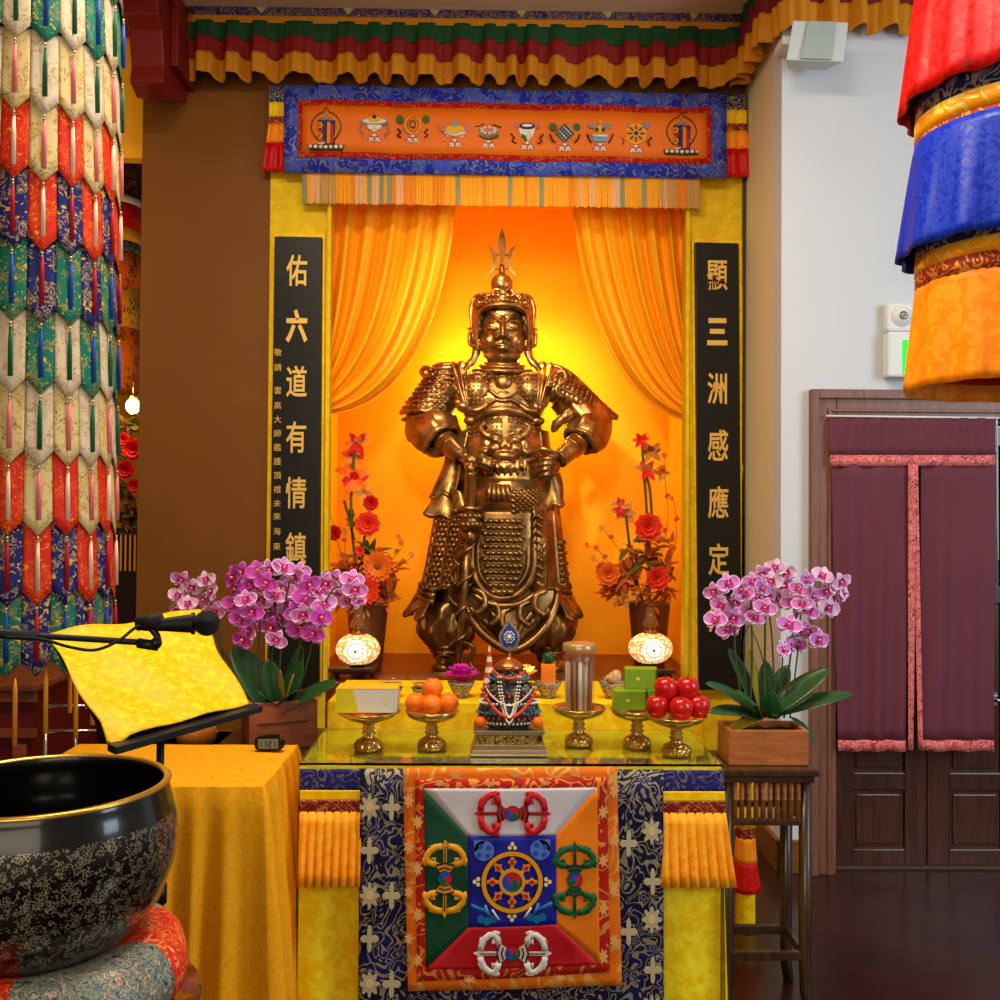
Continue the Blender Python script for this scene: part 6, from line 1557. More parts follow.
arrangement('brown vase of red and coral flowers right of the statue', (649, 676, YV), 602, [('spk', 641, 440, 0, 9, 'red', 'coral'), ('spk', 646, 470, 0, 12, 'red', 'tan'), ('spk', 651, 452, .04, 12, 'tan', 'brown'), ('spk', 620, 506, 0, 10, 'red', 'peach'), ('spk', 623, 512, .03, 14, 'peach', 'tan'), ('rose', 648, 527, -.08, 14, 'coral', 0), ('rose', 657, 578, -.14, 12, 'coral', 0), ('rose', 608, 574, -.05, 12, 'orange', 0), ('rose', 603, 570, 0, 8, 'coral', 0), ('spk', 662, 473, 0, 9, 'tan', 'rust')],
    [(645, 560, 0, 26, 'olive', 24), (625, 575, 0, 24, 'brown', 26), (664, 570, 0, 20, 'brown', 24), (612, 592, 0, 20, 'rust', 20), (640, 590, -.1, 18, 'tan', 16), (666, 590, -.05, 16, 'rust', 16), (632, 545, .02, 18, 'olive', 12), (655, 548, .04, 20, 'brown', 14), (624, 600, -.05, 14, 'tan', 12), (668, 545, .03, 12, 'tan', 9), (652, 605, -.1, 14, 'brown', 12)],
    [[(655, 580, 0), (668, 520, 0), (664, 470, 0), (667, 452, 0)], [(640, 580, 0), (612, 565, 0), (598, 550, 0), (585, 545, 0)], [(640, 585, 0), (610, 572, 0), (596, 560, 0)], [(640, 575, 0), (618, 548, 0), (604, 530, 0)], [(660, 590, 0), (676, 540, 0), (674, 500, 0)]], [[(650, 610, 0), (648, 540, 0), (646, 500, 0), (642, 445, 0)], [(645, 610, 0), (632, 560, 0), (626, 515, 0)], [(652, 520, 0), (650, 490, 0), (646, 475, 0)]])

# ------------------------------------------------------------------ mosaic lamps on dark stools
m, nt, b = newmat('lit mosaic glass'); vec = coords(nt)
sxyz = N(nt, 'ShaderNodeSeparateXYZ'); nt.links.new(vec, sxyz.inputs[0])
vo = N(nt, 'ShaderNodeTexVoronoi'); vo.inputs['Scale'].default_value = 62; nt.links.new(vec, vo.inputs['Vector'])
sep = N(nt, 'ShaderNodeSeparateColor'); nt.links.new(vo.outputs['Color'], sep.inputs[0])
cells = ramp(nt, sep.outputs[0], [(.0, lin((255, 244, 200))), (.5, lin((255, 236, 180))), (.58, lin((250, 200, 80))), (.74, lin((232, 130, 60))), (.80, lin((255, 246, 215))), (.93, lin((150, 160, 70)))])
dots = math_(nt, 'GREATER_THAN', vo.outputs['Distance'], .5)
# white daisy medallion facing front
zc = math_(nt, 'SUBTRACT', sxyz.outputs['Z'], 0.0)
rad = math_(nt, 'SQRT', math_(nt, 'ADD', math_(nt, 'POWER', math_(nt, 'ABSOLUTE', sxyz.outputs['X']), 2.0), math_(nt, 'POWER', math_(nt, 'ABSOLUTE', zc), 2.0)))
inner = math_(nt, 'LESS_THAN', rad, .058)
ringd = math_(nt, 'MULTIPLY', math_(nt, 'GREATER_THAN', rad, .036), math_(nt, 'LESS_THAN', rad, .044))
ang = math_(nt, 'ARCTAN2', zc, sxyz.outputs['X']); rd = math_(nt, 'MULTIPLY', ringd, math_(nt, 'GREATER_THAN', math_(nt, 'SINE', math_(nt, 'MULTIPLY', ang, 18.0)), .1))
col = mix(nt, inner, mix(nt, dots, cells, lin((220, 150, 80))), lin((255, 246, 215)))
col = mix(nt, rd, col, lin((120, 50, 30))); col = mix(nt, math_(nt, 'LESS_THAN', rad, .008), col, lin((140, 60, 40)))
nt.links.new(col, b.inputs['Base Color']); nt.links.new(col, b.inputs['Emission Color']); b.inputs['Emission Strength'].default_value = 1.1; b.inputs['Roughness'].default_value = .2
M_mos = m
M_amber = plain('amber glass', (230, 180, 110), .05, trans=.85, ior=1.3)
for px_, py_, side in ((358, 649, 'left'), (650.5, 648, 'right')):
    Yl = 5.36; c = at(px_, py_, Yl); sc = Yl/1000
    q0 = thing('wooden_stool', 'low dark wooden stool under the lit mosaic lamp, %s side of the niche' % side, 'stool', (c.x, Yl+.0, nz0)); xs = c.x-(0.03 if side == 'left' else -.0)
    q = MB(); q.box((xs-.12, Yl-.09, nz0+.045), (xs+.12, Yl+.11, nz0+.065)); q.box((xs-.10, Yl-.075, nz0+.032), (xs+.10, Yl+.095, nz0+.045)); q.build('top', M_dkwood, q0, bev=.003)
    for x in (xs-.09, xs+.09):
        for y in (Yl-.065, Yl+.085): q = MB(); q.cbox((x, y, nz0+.0165), (.024, .024, .032)); q.build('leg', M_dkwood, q0)
    zt_ = nz0+.0655
    g = thing('mosaic_lamp', 'lit round mosaic glass lamp %s of the statue' % side, 'lamp', (c.x, Yl, zt_))
    q = MB(); q.lathe([(.001, 0), (.035, 0), (.037, .006), (.02, .012), (.012, .03), (.018, .04), (.012, .05), (.012, c.z-.085-zt_)], (c.x, Yl, zt_), 24); q.build('base', M_brass, g)
    q = MB(); q.ell((0, 0, 0), (.118, .112, .086), nu=48, nv=28); o = q.build('globe', M_mos, g); 
    for vtx in o.data.vertices: vtx.co = vtx.co + wloc(g)
    o.location = c - wloc(g)
    q = MB(); q.lathe([(.03, -.098), (.036, -.09), (.05, -.08), (.052, -.074)], (c.x, Yl, c.z), 24); q.lathe([(.05, .074), (.034, .088), (.03, .10), (.02, .105)], (c.x, Yl, c.z), 24); q.build('metal_cap', M_brass, g)
    q = MB(); q.lathe([(.02, .10), (.042, .12), (.04, .14), (.026, .165), (.022, .22)], (c.x, Yl, c.z), 24); q.build('glass_neck', M_amber, g, solid=.003)
    q = MB(); q.tube(spline([V((c.x, Yl, c.z+.10)), V((c.x+.004, Yl, c.z+.16)), V((c.x-.002, Yl, c.z+.21))], 5), .005, 6); q.build('rod', M_brass, g)
    l = bpy.data.lights.new('lamp_bulb', 'POINT'); l.energy = 3.5; l.color = (1, .8, .5); l.shadow_soft_size = .12; o = bpy.data.objects.new('lamp_bulb', l); COL.objects.link(o); o.location = (c.x, Yl-.0, c.z)

# ------------------------------------------------------------------ offerings on the altar table
M_dish = plain('gold cut glass', (206, 164, 84), .12, .75, bmp=.0)
m, nt, b = newmat('embossed gold foot'); b.inputs['Base Color'].default_value = lin((200, 156, 78)); b.inputs['Metallic'].default_value = .8; b.inputs['Roughness'].default_value = .2
vo = N(nt, 'ShaderNodeTexVoronoi'); vo.inputs['Scale'].default_value = 90; nt.links.new(coords(nt), vo.inputs['Vector']); bump(nt, b, vo.outputs['Distance'], .9, .006); M_foot = m
def dish(px_, py_, label, rim=.103, h=.123):
    p = atz(px_, py_, ZG); c = V((p.x, p.y+.045, ZG))
    g = thing('pedestal_dish', label, 'dish', c, 'gold pedestal dishes on the altar table')
    q = MB(); q.lathe([(.001, 0), (.044, 0), (.047, .006), (.047, .018), (.04, .03), (.022, .04)], c, 40); q.build('foot', M_foot, g)
    q = MB(); q.lathe([(.022, .04), (.017, .046), (.024, .053), (.017, .06), (.022, .068), (.016, .076), (.02, .083)], c, 32); q.build('stem', M_dish, g)
    q = MB(); q.lathe([(.02, .083), (.05, .092), (.078, h-.018), (rim, h), (rim-.003, h+.002), (.075, h-.012), (.045, .098), (.001, .094)], c, 48); q.build('bowl', M_dish, g)
    return c+V((0, 0, h))
d1 = dish(367, 753, 'gold pedestal dish carrying a yellow and white carton')
d2 = dish(431, 752, 'gold pedestal dish piled with oranges', .086)
d3 = dish(580, 748, 'gold pedestal dish carrying the jar of incense sticks', .09)
d4 = dish(639, 750, 'gold pedestal dish carrying green tea boxes', .088)
d5 = dish(679, 758, 'gold pedestal dish piled with red apples', .098)
# carton
g = thing('carton', 'yellow-green and white carton on the leftmost pedestal dish', 'box', d1)
x0, x1, z0, z1, y0, y1 = d1.x-.098, d1.x+.092, d1.z+.003, d1.z+.078, d1.y-.05, d1.y+.055
q = MB(); q.box((x0, y0, z0), (x1, y1, z1)); q.build('box_body', plain('white card', (206, 202, 186), .5), g, bev=.002)
q = MB(); q.add([(x0-.0006, y0-.0008, z0), (x0+.07, y0-.0008, z0), (x0+.052, y0-.0008, z1), (x0-.0006, y0-.0008, z1), (x1+.0006, y1, z1+.0006), (x0-.0006, y1, z1+.0006), (x0-.0006, y0-.0008, z1+.0006), (x1+.0006, y0-.0008, z1+.0006)], [(0, 1, 2, 3), (6, 7, 4, 5)], [0, 1], False); q.build('printed_panel', [plain('lime print', (204, 190, 22), .5), plain('amber print', (250, 176, 30), .5)], g)
q = MB(); q.prism([(.009*math.cos(2*PI*i/20), .009*math.sin(2*PI*i/20)) for i in range(20)][::-1], .0004, T(x1-.035, y0-.0004, (z0+z1)/2)); q.build('emblem', plain('pale gold print', (214, 206, 120), .5), g)
# oranges and apples
M_or = plain('orange peel', (244, 118, 12), .42, var=.06, vscale=40, bmp=.25); M_ap = plain('apple skin', (196, 24, 18), .22, var=.25, vscale=14, coat=.3); M_st = plain('fruit stalk', (70, 46, 20), .7)
def fruit(kind, p, r, label, grp, a=0):
    g = thing(kind, label, kind, p-V((0, 0, r)), grp); q = MB()
    if kind == 'orange': q.ell(p, (r, r, r*.93), nu=28, nv=18); q.build('peel', M_or, g); q = MB(); q.ell(p+V((.1*r, -.1*r, r*.92)), (r*.10, r*.10, r*.05), nu=8, nv=6); q.build('stem_button', M_st, g)
    else:
        q.lathe([(.001, .78*r), (.2*r, .86*r), (.45*r, .92*r), (.75*r, .78*r), (.98*r, .35*r), (1.0*r, .0), (.9*r, -.45*r), (.62*r, -.85*r), (.3*r, -.94*r), (.001, -.86*r)], p, 30, M=None); q.build('skin', M_ap, g)
        q = MB(); q.tube([p+V((0, 0, .76*r)), p+V((.05*r, 0, 1.15*r))], r*.05, 5); q.build('stalk', M_st, g)
o_ = V((d2.x, d2.y, d2.z))
for (dx, dy, dz, lab) in ((-.052, -.012, .026, 'orange at the left of the pile on the dish'), (0, -.042, .026, 'orange at the front of the pile on the dish'), (.052, -.008, .026, 'orange at the right of the pile on the dish'), (0, .045, .026, 'orange at the back of the pile, mostly hidden'), (.002, 0, .071, 'orange resting on top of the pile')):
    fruit('orange', o_+V((dx, dy, dz)), .0335, lab, 'oranges on the pedestal dish')
o_ = V((d5.x, d5.y, d5.z))
for (dx, dy, dz, lab) in ((-.062, -.012, .030, 'red apple at the lower left of the apple pile'), (.006, -.045, .030, 'red apple at the lower front middle of the apple pile'), (.068, -.006, .030, 'red apple at the lower right of the apple pile'), (.004, .042, .030, 'red apple hidden at the back of the apple pile'), (-.034, .002, .084, 'upper left red apple of the pile'), (.036, .006, .084, 'upper right red apple of the pile')):
    fruit('apple', o_+V((dx, dy, dz)), .0365, lab, 'apples on the pedestal dish')
# incense jar
M_gl3 = plain('thin jar glass', (150, 130, 105), .04, spec=.8); M_gl3.node_tree.nodes['Principled BSDF'].inputs['Alpha'].default_value = .08; M_wat = plain('amber lit water', (230, 150, 50), .1)
g = thing('glass_jar', 'tall glass jar with gold lid filled with incense sticks', 'jar', V((d3.x, d3.y, d3.z-.025)))
jb = V((d3.x, d3.y, d3.z-.026)); hj = .235
q = MB(); q.lathe([(.001, 0), (.05, 0), (.053, .004), (.053, hj-.03), (.05, hj-.022), (.048, hj-.022), (.0505, hj-.032), (.0505, .006), (.001, .004)], jb, 40); q.build('jar_body', M_gl3, g)
q = MB(); q.lathe([(.0535, hj-.026), (.0545, hj-.022), (.0545, hj-.004), (.05, hj), (.001, hj)], jb, 40); q.build('lid', plain('gold lid', (190, 150, 100), .3, .4), g)
rnd = random.Random(9); Mi = [plain('incense wrap', (196, 160, 126), .5), plain('incense brown', (150, 98, 60), .6), plain('foil wrap', (216, 200, 184), .35)]
for i, (x, y) in enumerate([(-.034, -.018), (-.018, -.034), (0, -.039), (.018, -.034), (.034, -.018), (-.038, .005), (.038, .005), (-.012, -.012), (.012, -.012), (0, .012), (-.025, .02), (.025, .02)]):
    q = MB(); t = rnd.uniform(-.1, .1); hh = rnd.uniform(.165, .19); q.tube([jb+V((x*.92, y*.92, .006)), jb+V((x, y, .1)), jb+V((x*1.0, y*1.0, hh))], .0068, 6, flat=.7)
    tag(q.build('incense_stick', Mi[i % 3]), 'wrapped incense stick standing in the tall glass jar', 'incense stick', 'incense sticks in the glass jar')
# green boxes
M_gb = plain('green tea carton', (124, 158, 30), .35, var=.06, vscale=30); M_gd = plain('dark tea carton side', (60, 74, 20), .4)
def tbox(c, w, d, h, label, rz):
    g = thing('tea_box', label, 'box', c, 'green tea boxes on the pedestal dish'); M = T(*c) @ RZ(rz)
    q = MB(); q.box((-w/2, -d/2, 0), (w/2, d/2, h), 0, M); q.build('box_body', M_gb, g, bev=.002)
    q = MB(); q.box((w/2-.006, -d/2-.0008, .002), (w/2+.0008, d/2, h-.002), 0, M); q.build('dark_end', M_gd, g)
    q = MB(); q.prism([(.006*math.cos(2*PI*i/14), .006*math.sin(2*PI*i/14)) for i in range(14)][::-1], .0004, M @ T(-.01, -d/2-.0004, h*.5)); q.build('emblem', M_lip, g)
gz = d4.z+.003
tbox(V((d4.x-.028, d4.y-.02, gz)), .105, .05, .062, 'green tea box lying at the front left of the dish', .05)
tbox(V((d4.x+.052, d4.y-.0, gz)), .05, .06, .062, 'small green tea box lying at the right of the dish', .1)
tbox(V((d4.x-.02, d4.y+.035, gz)), .1, .05, .062, 'green tea box lying at the back of the dish', .02)
tbox(V((d4.x+.012, d4.y+.012, gz+.0625)), .105, .055, .066, 'green tea box lying on top of the others', -.06)

# jewelled mandala offering
mp = atz(509, 757, ZG); MC = V((mp.x, mp.y+.075, ZG)); g = thing('mandala_offering', 'jewelled silver mandala offering hung with pearls and coral on a stepped base', 'ritual offering', MC)
M_sil2 = plain('antique silver', (168, 150, 116), .28, .9); m = flecked('jewelled filigree', (34, 44, 48), (170, 150, 110), (180, 60, 40), 90, .35, t2=.66); M_jew = m
M_blk = plain('dark enamel', (26, 22, 34), .3); M_cor = plain('coral bead', (214, 70, 40), .35); M_prl = plain('pearl', (236, 224, 208), .3, coat=.4); M_tur = plain('turquoise', (60, 130, 150), .35); M_bl = plain('blue enamel', (34, 60, 140), .3)
q = MB()
for (w, d, z0, z1) in ((.242, .15, 0, .010), (.232, .14, .010, .020), (.222, .134, .020, .034), (.212, .126, .062, .070), (.222, .134, .070, .078)): q.box((MC.x-w/2, MC.y-d/2, MC.z+z0), (MC.x+w/2, MC.y+d/2, MC.z+z1))
q.build('base', M_sil2, g, bev=.002)
q = MB(); q.box((MC.x-.104, MC.y-.06, MC.z+.034), (MC.x+.104, MC.y+.06, MC.z+.062)); q.build('frieze', scroll('gilt frieze', (44, 32, 16), (206, 166, 80), 60, 5, .5, metal_fig=.7), g)
zz = MC.z+.078
q = MB(); q.lathe([(.06, 0), (.078, .012), (.094, .035), (.098, .055), (.09, .078), (.074, .09)], V((MC.x, MC.y, zz)), 48, sy=.62); q.build('jewelled_tier', M_jew, g)
q = MB(); q.lathe([(.074, .09), (.082, .10), (.08, .125), (.066, .138)], V((MC.x, MC.y, zz)), 48, sy=.7); q.build('jewelled_tier', M_jew, g)
q = MB(); q.lathe([(.056, .138), (.064, .148), (.06, .17), (.044, .182)], V((MC.x, MC.y, zz)), 40, sy=.75); q.build('jewelled_tier', M_jew, g)
q = MB(); q.lathe([(.044, .182), (.05, .188), (.04, .2), (.02, .212), (.006, .22), (.005, .245), (.012, .25), (.005, .256)], V((MC.x, MC.y, zz)), 32); q.build('crown', plain('copper gilt', (186, 110, 60), .3, .8), g)
fz = zz+.236
q = MB(); tear = [(.034*math.sin(2*PI*i/28)*(1-.3*max(0, math.cos(2*PI*i/28))), .048+.046*math.cos(2*PI*i/28)+(.02 if i == 0 else 0)) for i in range(28)]
q.prism(tear, .012, T(MC.x, MC.y+.006, fz)); q.build('finial_plate', M_sil2, g, bev=.003)
q = MB(); q.prism([(x*.8, .048+(z-.048)*.8) for x, z in tear], .016, T(MC.x, MC.y+.007, fz)); q.build('blue_inlay', M_bl, g)
q = MB()
for i in range(8): a = PI*i/4; q.tube([V((MC.x, MC.y-.011, fz+.048)), V((MC.x+.018*math.cos(a), MC.y-.011, fz+.048+.02*math.sin(a)))], .0014, 5)
for i in range(8):
    a = PI*i/4+.39; q.ell((MC.x+.016*math.cos(a), MC.y-.011, fz+.048+.018*math.sin(a)), .0028, nu=6, nv=5)
q.ell((MC.x, MC.y-.012, fz+.048), (.006, .003, .007), nu=10, nv=6); q.build('knot_motif', M_prl, g)
def beads(fn, n, r, mt, nm):
    q = MB()
    for i in range(n): q.ell(fn(i/(n-1)), r, nu=8, nv=6)
    q.build(nm, mt, g)
def gar(w, z_top, z_bot, dep, yy):
    return lambda t: V((MC.x+w*(2*t-1), MC.y-yy-dep*math.sin(PI*t), zz+z_top-(z_top-z_bot)*math.sin(PI*t)**.8))
beads(gar(.084, .128, .045, .018, .058), 34, .0058, M_cor, 'coral_strand')
beads(gar(.036, .165, .028, .026, .052), 46, .0034, M_prl, 'pearl_strand'); beads(gar(.028, .165, .045, .024, .056), 40, .0034, M_prl, 'pearl_strand'); beads(gar(.074, .135, .08, .012, .058), 34, .0032, M_prl, 'pearl_strand')
beads(gar(.05, .184, .160, .01, .045), 20, .005, M_cor, 'coral_strand')
for (R_, z_, mt, n_) in ((.1, .05, M_tur, 40), (.092, .08, M_prl, 44), (.084, .018, M_prl, 40), (.082, .105, M_cor, 32), (.064, .155, M_tur, 26), (.096, .035, M_cor, 30)):
    q = MB()
    for i in range(n_): a = 2*PI*i/n_; q.ell((MC.x+R_*math.cos(a), MC.y+R_*(.64 if z_ < .09 else .74)*math.sin(a), zz+z_), .0042, nu=7, nv=5)
    q.build('bead_ring', mt, g)
for sx in (-1, 1):
    q = MB(); q.ell((MC.x+sx*.088, MC.y-.03, zz+.022), (.02, .015, .015), nu=14, nv=10); q.build('candied_fruit', M_or, g)
# small items on the raised step
def stp(px_, py_): p = at(px_, py_, 3.62); return V((p.x, 3.62, ZS+.0005))
m = scroll('painted porcelain', (120, 50, 30), (214, 190, 150), 90, 4, .4, rough=.25, base2=(60, 100, 80)); M_porc = m
def sbowl(x, label, r=.05, h=.058, name='offering_bowl'):
    c = stp(x, 700); g = thing(name, label, 'bowl', c); q = MB()
    q.lathe([(.001, 0), (r*.5, 0), (r*.48, h*.18), (r*.62, h*.3), (r*.85, h*.7), (r, h), (r*.95, h), (r*.8, h*.7), (r*.5, h*.35), (.001, h*.3)], c, 36); q.build('bowl_body', M_porc, g); return c+V((0, 0, h))
def lotus(c, r, mats, label, name='lotus_flower', glow=0):
    g = thing(name, label, 'flower', c); 
    for ring, (n, L, el) in enumerate(((10, 1.0, .3), (10, 1.0, .65), (9, .95, 1.0), (6, .85, 1.3))):
        for i in range(n):
            a = 2*PI*i/n+ring*.35; q = MB(); leafgrid(q, c+V((0, 0, .004)), (math.cos(a)*math.cos(el), math.sin(a)*math.cos(el), math.sin(el)), V((-math.cos(a)*math.sin(el), -math.sin(a)*math.sin(el), math.cos(el))), r*L, r*.27, .05, 0, 4, 7, .5, .9); q.build('petal', mats[ring % len(mats)], g, solid=.0008)
c = sbowl(461, 'small painted offering bowl under the magenta lotus'); lotus(c-V((0, 0, .008)), .074, [plain('magenta petal', (214, 30, 150), .5), plain('violet petal', (176, 30, 150), .5)], 'magenta artificial lotus flower in a small bowl')
c = sbowl(548, 'small painted offering bowl under the oil bottle')
g = thing('oil_bottle', 'small orange oil bottle with dark green cap in the painted bowl', 'bottle', c-V((0, 0, .035)))
cb = c-V((0, 0, .0385))
q = MB(); q.box((cb.x-.026, cb.y-.02, cb.z), (cb.x+.026, cb.y+.02, cb.z+.105)); q.build('bottle_body', plain('orange oil', (244, 130, 36), .12, coat=.5), g, bev=.006)
q = MB(); q.lathe([(.014, .105), (.014, .108), (.021, .11), (.021, .128), (.016, .14), (.001, .143)], cb, 24); q.build('cap', plain('green cap', (20, 74, 44), .35), g)
c = sbowl(612, 'small painted offering bowl holding a sea shell', .05)
g = thing('sea_shell', 'pale brown spiral sea shell in the rightmost small bowl', 'shell', c-V((0, 0, .012)))
q = MB(); P_ = []; R_ = []
for i in range(60):
    t = i/59; a = t*2*PI*3; rr_ = .004+.024*t; P_.append(c+V((-.03+.045*t*1.0+0, rr_*math.sin(a)*.5, .012+rr_*math.cos(a)*.5))); R_.append(.003+.017*t)
q.tube(P_, R_, 12); q.build('spiral', plain('shell', (206, 160, 110), .4, var=.3, vscale=60), g)
for x in (391, 423):
    c = sbowl(x, 'small red painted saucer under the %s glass water bowl' % ('left' if x == 391 else 'right'), .044, .035, 'saucer')
    g = thing('water_bowl', 'clear glass water bowl, %s of the pair on the step' % ('left' if x == 391 else 'right'), 'bowl', c); q = MB()
    q.lathe([(.001, .001), (.022, .001), (.03, .008), (.044, .03), (.052, .05), (.0495, .05), (.041, .031), (.027, .012), (.001, .006)], c-V((0, 0, .012)), 40); q.build('glass', M_gl3, g)
    q = MB(); q.lathe([(.001, .006), (.025, .0125), (.036, .026), (.001, .0262)], c-V((0, 0, .012)), 32); q.build('water', M_wat, g)
c = stp(489, 700); g = thing('offering_cone', 'small red and white ringed cone behind the mandala offering', 'ritual object', c)
q = MB(); q.lathe([(.001, 0), (.032, 0), (.032, .012), (.026, .014), (.026, .035)], c, 28); q.build('cone_base', M_sil2, g)
q = MB(); q.lathe([(lerp(.024, .003, i/24), .035+.15*i/24) for i in range(25)], c, 24, m=[(i//3) % 2 for i in range(24)]); q.build('cone', [plain('brick red glaze', (186, 66, 36), .4), plain('ivory glaze', (226, 206, 176), .4)], g)
c = sbowl(525, 'small painted bowl under the glowing flower light', .04, .05); 
Mg = [plain('orange light petal', (255, 140, 20), .4, emit=.6), plain('yellow light petal', (255, 226, 110), .4, emit=1.6)]
lotus(c+V((.002, 0, .02)), .05, Mg, 'small yellow glowing flower light behind the mandala offering', 'flower_light')
q = MB(); q.tube([c-V((0, 0, .03)), c+V((.002, 0, .024))], .005, 8); o = q.build('light_stem', M_brass, bpy.data.objects['flower_light'])

# ------------------------------------------------------------------ small hanging pennant on a post seen through the plant stand
Yn = 3.95; n0, n1 = at(735, 818, Yn), at(756, 943, Yn); g = thing('pennant_stand', 'small stacked red and yellow pennant on a thin post behind the plant stand', 'pennant', ((n0.x+n1.x)/2, Yn, 0))
cx_ = (n0.x+n1.x)/2; zf = lambda y: at(745, y, Yn).z
q = MB(); q.tube([(cx_, Yn, .0), (cx_, Yn, zf(770))], .006, 8); q.lathe([(.001, .012), (.06, .012), (.065, 0), (.001, 0)], (cx_, Yn, 0), 24); q.build('post', M_dkwood, g)
for nm, ya, yb_, r0, r1, mt in (('gold_skirt', 775, 826, .035, .036, M_yel2), ('brocade_band', 826, 836, .037, .037, M_maroonbr), ('orange_skirt', 836, 860, .036, .042, M_orangec), ('red_skirt', 860, 889, .042, .058, M_redc), ('yellow_tail', 887, 943, .036, .036, M_yel2)):
    q = MB(); q.lathe([(lerp(r0, r1, i/6), lerp(zf(ya), zf(yb_), i/6)) for i in range(7)], (cx_, Yn, 0), 40, wob=lambda r, z, a, j: r*(1+.05*math.sin(a*9)*(j/6))); q.build(nm, mt, g, solid=.002)

# ------------------------------------------------------------------ what shows past the brown pier and under the patchwork banner
M_rw = wood('red brown cabinet wood', (96, 40, 18), (150, 76, 34), (1, 6, 6), 4, .4)
zt_ = at(20, 690, 4.3).z
g = thing('altar_cabinet', 'red-brown wooden altar cabinet with a moulded rail in the left background', 'cabinet', (at(10, 800, 4.4).x, 4.4, 0))
x0, x1 = at(-150, 700, 4.3).x, at(34, 700, 4.3).x
q = MB(); q.box((x0, 4.3, 0), (x1, 5.0, zt_)); q.build('cabinet_body', plain('dark red lacquer', (92, 16, 14), .4, var=.2, vscale=5), g)
q = MB(); q.box((x0-.03, 4.25, zt_), (x1+.03, 5.0, zt_+.03)); q.box((x0-.02, 4.27, zt_-.05), (x1+.02, 4.3, zt_)); q.box((x0-.02, 4.27, zt_-.2), (x1+.02, 4.3, zt_-.16)); q.build('moulded_rail', M_rw, g, bev=.006)
for i in range(4): q = MB(); xx = lerp(x0+.05, x1-.05, i/3); q.cbox((xx, 4.285, zt_-.45), (.06, .03, .45)); q.build('carved_panel', M_rw, g, bev=.01)
tp = [at(42, 706, 4.0), at(94, 706, 4.0)]
g = thing('steel_rack', 'low polished steel rack in the dark behind the hanging ribbons', 'rack', (0.5*(tp[0].x+tp[1].x), 4.0, 0))
for y in (706, 731): a, b_ = at(42, y, 4.0), at(96, y, 4.0); q = MB(); q.tube([a, b_], .008, 8); q.build('rail', M_chrome, g)
for x in (46, 76): a = at(x, 700, 4.0); q = MB(); q.tube([a, V((a.x, 4.0, .0))], .008, 8); q.build('post', M_chrome, g)
xd0, xd1 = at(92, 600, 6.4).x, at(150, 600, 6.4).x
q = MB(); q.box((xd0-1.5, 6.4, 0), (xd1, 6.6, at(130, 528, 6.4).z)); tag(q.build('dark_screen', plain('near black brown lacquer', (42, 16, 12), .5)), 'dark brown lacquered screen in the room beyond the pier', 'screen')
# dark carved lintel in the far room
q = MB(); za, zb_ = at(130, 205, 7.2).z, at(130, 152, 7.2).z; q.box((-5, 7.2, za), (at(160, 180, 7.2).x, 7.4, zb_)); tag(q.build('carved_lintel', scroll('carved dark gilt wood', (36, 20, 12), (96, 62, 30), 9, 5, .35)), 'dark carved wooden lintel in the room beyond the pier', 'lintel')
Yb2 = 6.9; g = thing('distant_banner', 'narrow red orange and brocade banner hanging in the room beyond the pier', 'banner', at(130, 392, Yb2))
bx_ = at(128, 300, Yb2).x; zq = lambda y: at(130, y, Yb2).z
for nm, ya, yb_, mt in (('white_band', 201, 208, M_white), ('red_band', 208, 232, M_redc), ('orange_band', 232, 245, M_goldbr), ('brocade_band', 245, 256, M_navy), ('orange_patches', 256, 290, flecked('orange patch brocade', (226, 110, 20), (60, 30, 20), (200, 40, 20), 14)), ('brocade_patches', 290, 330, flecked('yellow patch brocade', (220, 160, 40), (40, 30, 40), (150, 60, 30), 14)), ('red_patches', 330, 392, flecked('red gold patch brocade', (226, 110, 24), (140, 30, 20), (60, 50, 20), 12))):
    q = MB(); q.lathe([(.17, zq(ya)), (.175, zq(yb_))], (bx_-.1, Yb2, 0), 40); q.build(nm, mt, g, solid=.004)
q = MB(); q.tube([(bx_-.1, Yb2, zq(201)), (bx_-.1, Yb2, CE)], .006, 6); q.build('hanging_cord', M_dkwood, g)
pl = at(133, 406, 6.3); g = thing('wall_lantern', 'small glowing yellow lantern in the room beyond the pier', 'lantern', pl-V((0, 0, .06)))
q = MB(); q.ell(pl, (.045, .045, .05), nu=20, nv=14); q.build('lamp_glass', plain('lit lantern glass', (255, 236, 150), .3, emit=6), g)
q = MB(); q.lathe([(.03, .05), (.04, .055), (.01, .08)], pl, 20); q.tube([pl+V((0, 0, .075)), pl+V((0, 0, .2)), pl+V((0, .15, .2))], .006, 6); q.build('bracket', M_brass, g)
q = MB(); q.lathe([(.01, -.07), (.04, -.055), (.03, -.048)], pl, 20); q.build('lower_cap', M_brass, g)
l = bpy.data.lights.new('lantern_bulb', 'POINT'); l.energy = 9; l.color = (1, .7, .3); l.shadow_soft_size = .06; o = bpy.data.objects.new('lantern_bulb', l); COL.objects.link(o); o.location = pl+V((-.0, -.12, 0))
pf = at(128, 480, 6.3); g = thing('red_flower_bouquet', 'dark bouquet of red flowers on the screen beyond the pier', 'flower arrangement', V((pf.x, 6.35, at(130, 535, 6.3).z)))
for i, (x, y, r, k_) in enumerate(((134, 450, 14, 'rose'), (126, 470, 12, 'rose'), (135, 486, 9, 'rose'), (124, 440, 9, 'rose'))):
    q = MB(); fl_rose(q, at(x, y, 6.3), r*.0063, 'red', i); q.build('rose', FM, g)
for i, (x, y) in enumerate(((128, 430), (122, 455), (130, 500), (136, 515), (124, 520), (134, 425), (122, 490))):
    q = MB(); foliage(q, at(x, y, 6.4), .12, 'olive', 16, i+80, 'brown'); q.build('foliage', FM, g)
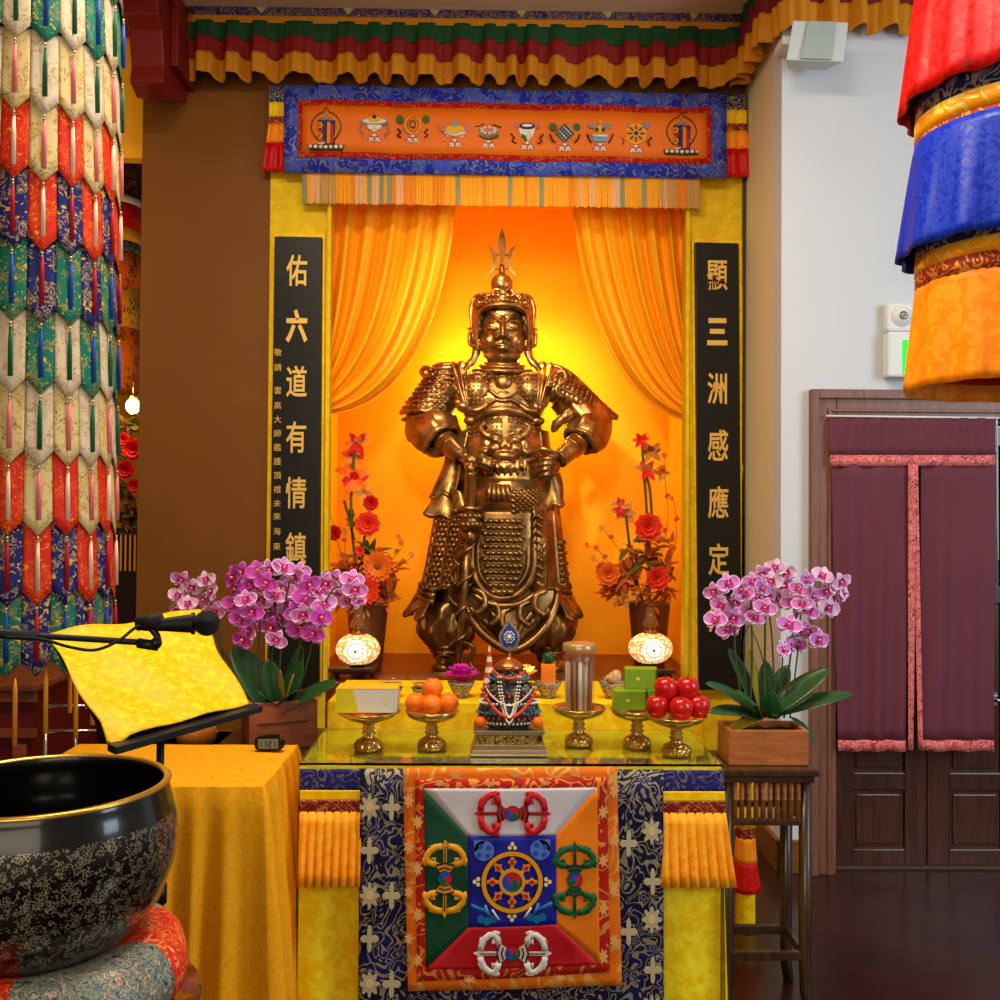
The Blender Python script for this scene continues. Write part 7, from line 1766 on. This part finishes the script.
q = MB(); q.lathe([(.001, 0), (.08, 0), (.09, .12), (.08, .12), (.001, .1)], (pf.x, 6.5, at(130, 527, 6.4).z), 24); q.build('vase', M_vase, g)
g = thing('ribbon_fringe', 'row of amber ribbons hanging before the dark screen beyond the pier', 'ribbons', at(128, 572, 6.385))
for i in range(7):
    a, b_ = at(121+4.6*i-9, 534, 6.385), at(121+4.6*i-9, 571, 6.385); q = MB(); q.box((a.x-.006, a.y-.002, b_.z), (a.x+.006, a.y, a.z)); q.build('ribbon', M_yr, g)
q = MB(); a, b_ = at(100, 534, 6.385), at(143, 534, 6.385); q.tube([a, b_], .006, 6); q.build('rod', M_dkwood, g)
# ------------------------------------------------------------------ light
def area(name, loc, target, size, energy, col, size_y=None, spread=None):
    l = bpy.data.lights.new(name, 'AREA'); l.energy = energy; l.color = col; l.size = size
    if size_y: l.shape = 'RECTANGLE'; l.size_y = size_y
    if spread: l.spread = spread
    o = bpy.data.objects.new(name, l); COL.objects.link(o); o.location = loc
    o.rotation_euler = (V(target)-V(loc)).to_track_quat('-Z', 'Y').to_euler(); return o
def point(name, loc, energy, col, r=.05):
    l = bpy.data.lights.new(name, 'POINT'); l.energy = energy; l.color = col; l.shadow_soft_size = r
    o = bpy.data.objects.new(name, l); COL.objects.link(o); o.location = loc; return o
def spot(name, loc, target, energy, col, ang, r=.05, blend=.6):
    l = bpy.data.lights.new(name, 'SPOT'); l.energy = energy; l.color = col; l.spot_size = R2(ang); l.shadow_soft_size = r; l.spot_blend = blend
    o = bpy.data.objects.new(name, l); COL.objects.link(o); o.location = loc
    o.rotation_euler = (V(target)-V(loc)).to_track_quat('-Z', 'Y').to_euler(); return o
w = bpy.data.worlds.new('room'); SC.world = w; w.use_nodes = True
w.node_tree.nodes['Background'].inputs[0].default_value = (1, .84, .62, 1); w.node_tree.nodes['Background'].inputs[1].default_value = .30
WARM = (1, .72, .42)
gl = at(500, 375, 6.0)
point('niche_backlight', (gl.x-.16, 6.02, gl.z), 16, (1, .7, .14), .06)
point('niche_backlight', (gl.x+.16, 6.02, gl.z), 16, (1, .7, .14), .06)
area('front_fill', (.0, 2.3, 3.1), at(500, 385, 5.7), .35, 4.5, (1, .84, .6), spread=R2(42))
area('far_room_fill', (-3.0, 4.6, 3.0), (-2.6, 6, 3.0), .4, 14, (1, .74, .4))  # unseen fill, added to brighten the amber upper wall past the pier
area('hall_fill', (-.4, -1.4, 2.4), (-.1, 4, 1.6), 2.2, 55, (1, .86, .66))  # big soft fill added behind the camera, stands for no actual fixture
# niche down-lights just behind the lintel
tz = at(500, 200, 5.4).z
spot('niche_downlight', (.03, 5.38, tz), (.03, 5.75, 1.2), 26, (1, .8, .5), 90, .06)
area('ceiling_lamp', (-.9, 2.6, CE-.1), (-.85, 2.7, 0), .8, 75, (1, .84, .62))
spot('ceiling_spot', (-.9, 2.3, 3.9), at(505, 372, 5.6), 400, (1, .8, .52), 22, .05)
area('ceiling_lamp', (.4, 2.4, CE-.1), (.4, 2.5, 0), .8, 60, (1, .9, .75))
area('window_daylight', (4.0, 1.2, 2.6), (1.6, 4.5, 1.8), 1.6, 105, (.70, .85, 1), 2.2)
SC.view_settings.view_transform = 'Standard'; SC.view_settings.look = 'None'; SC.view_settings.exposure = -0.08; SC.view_settings.gamma = 1; SC.view_settings.use_curve_mapping = False
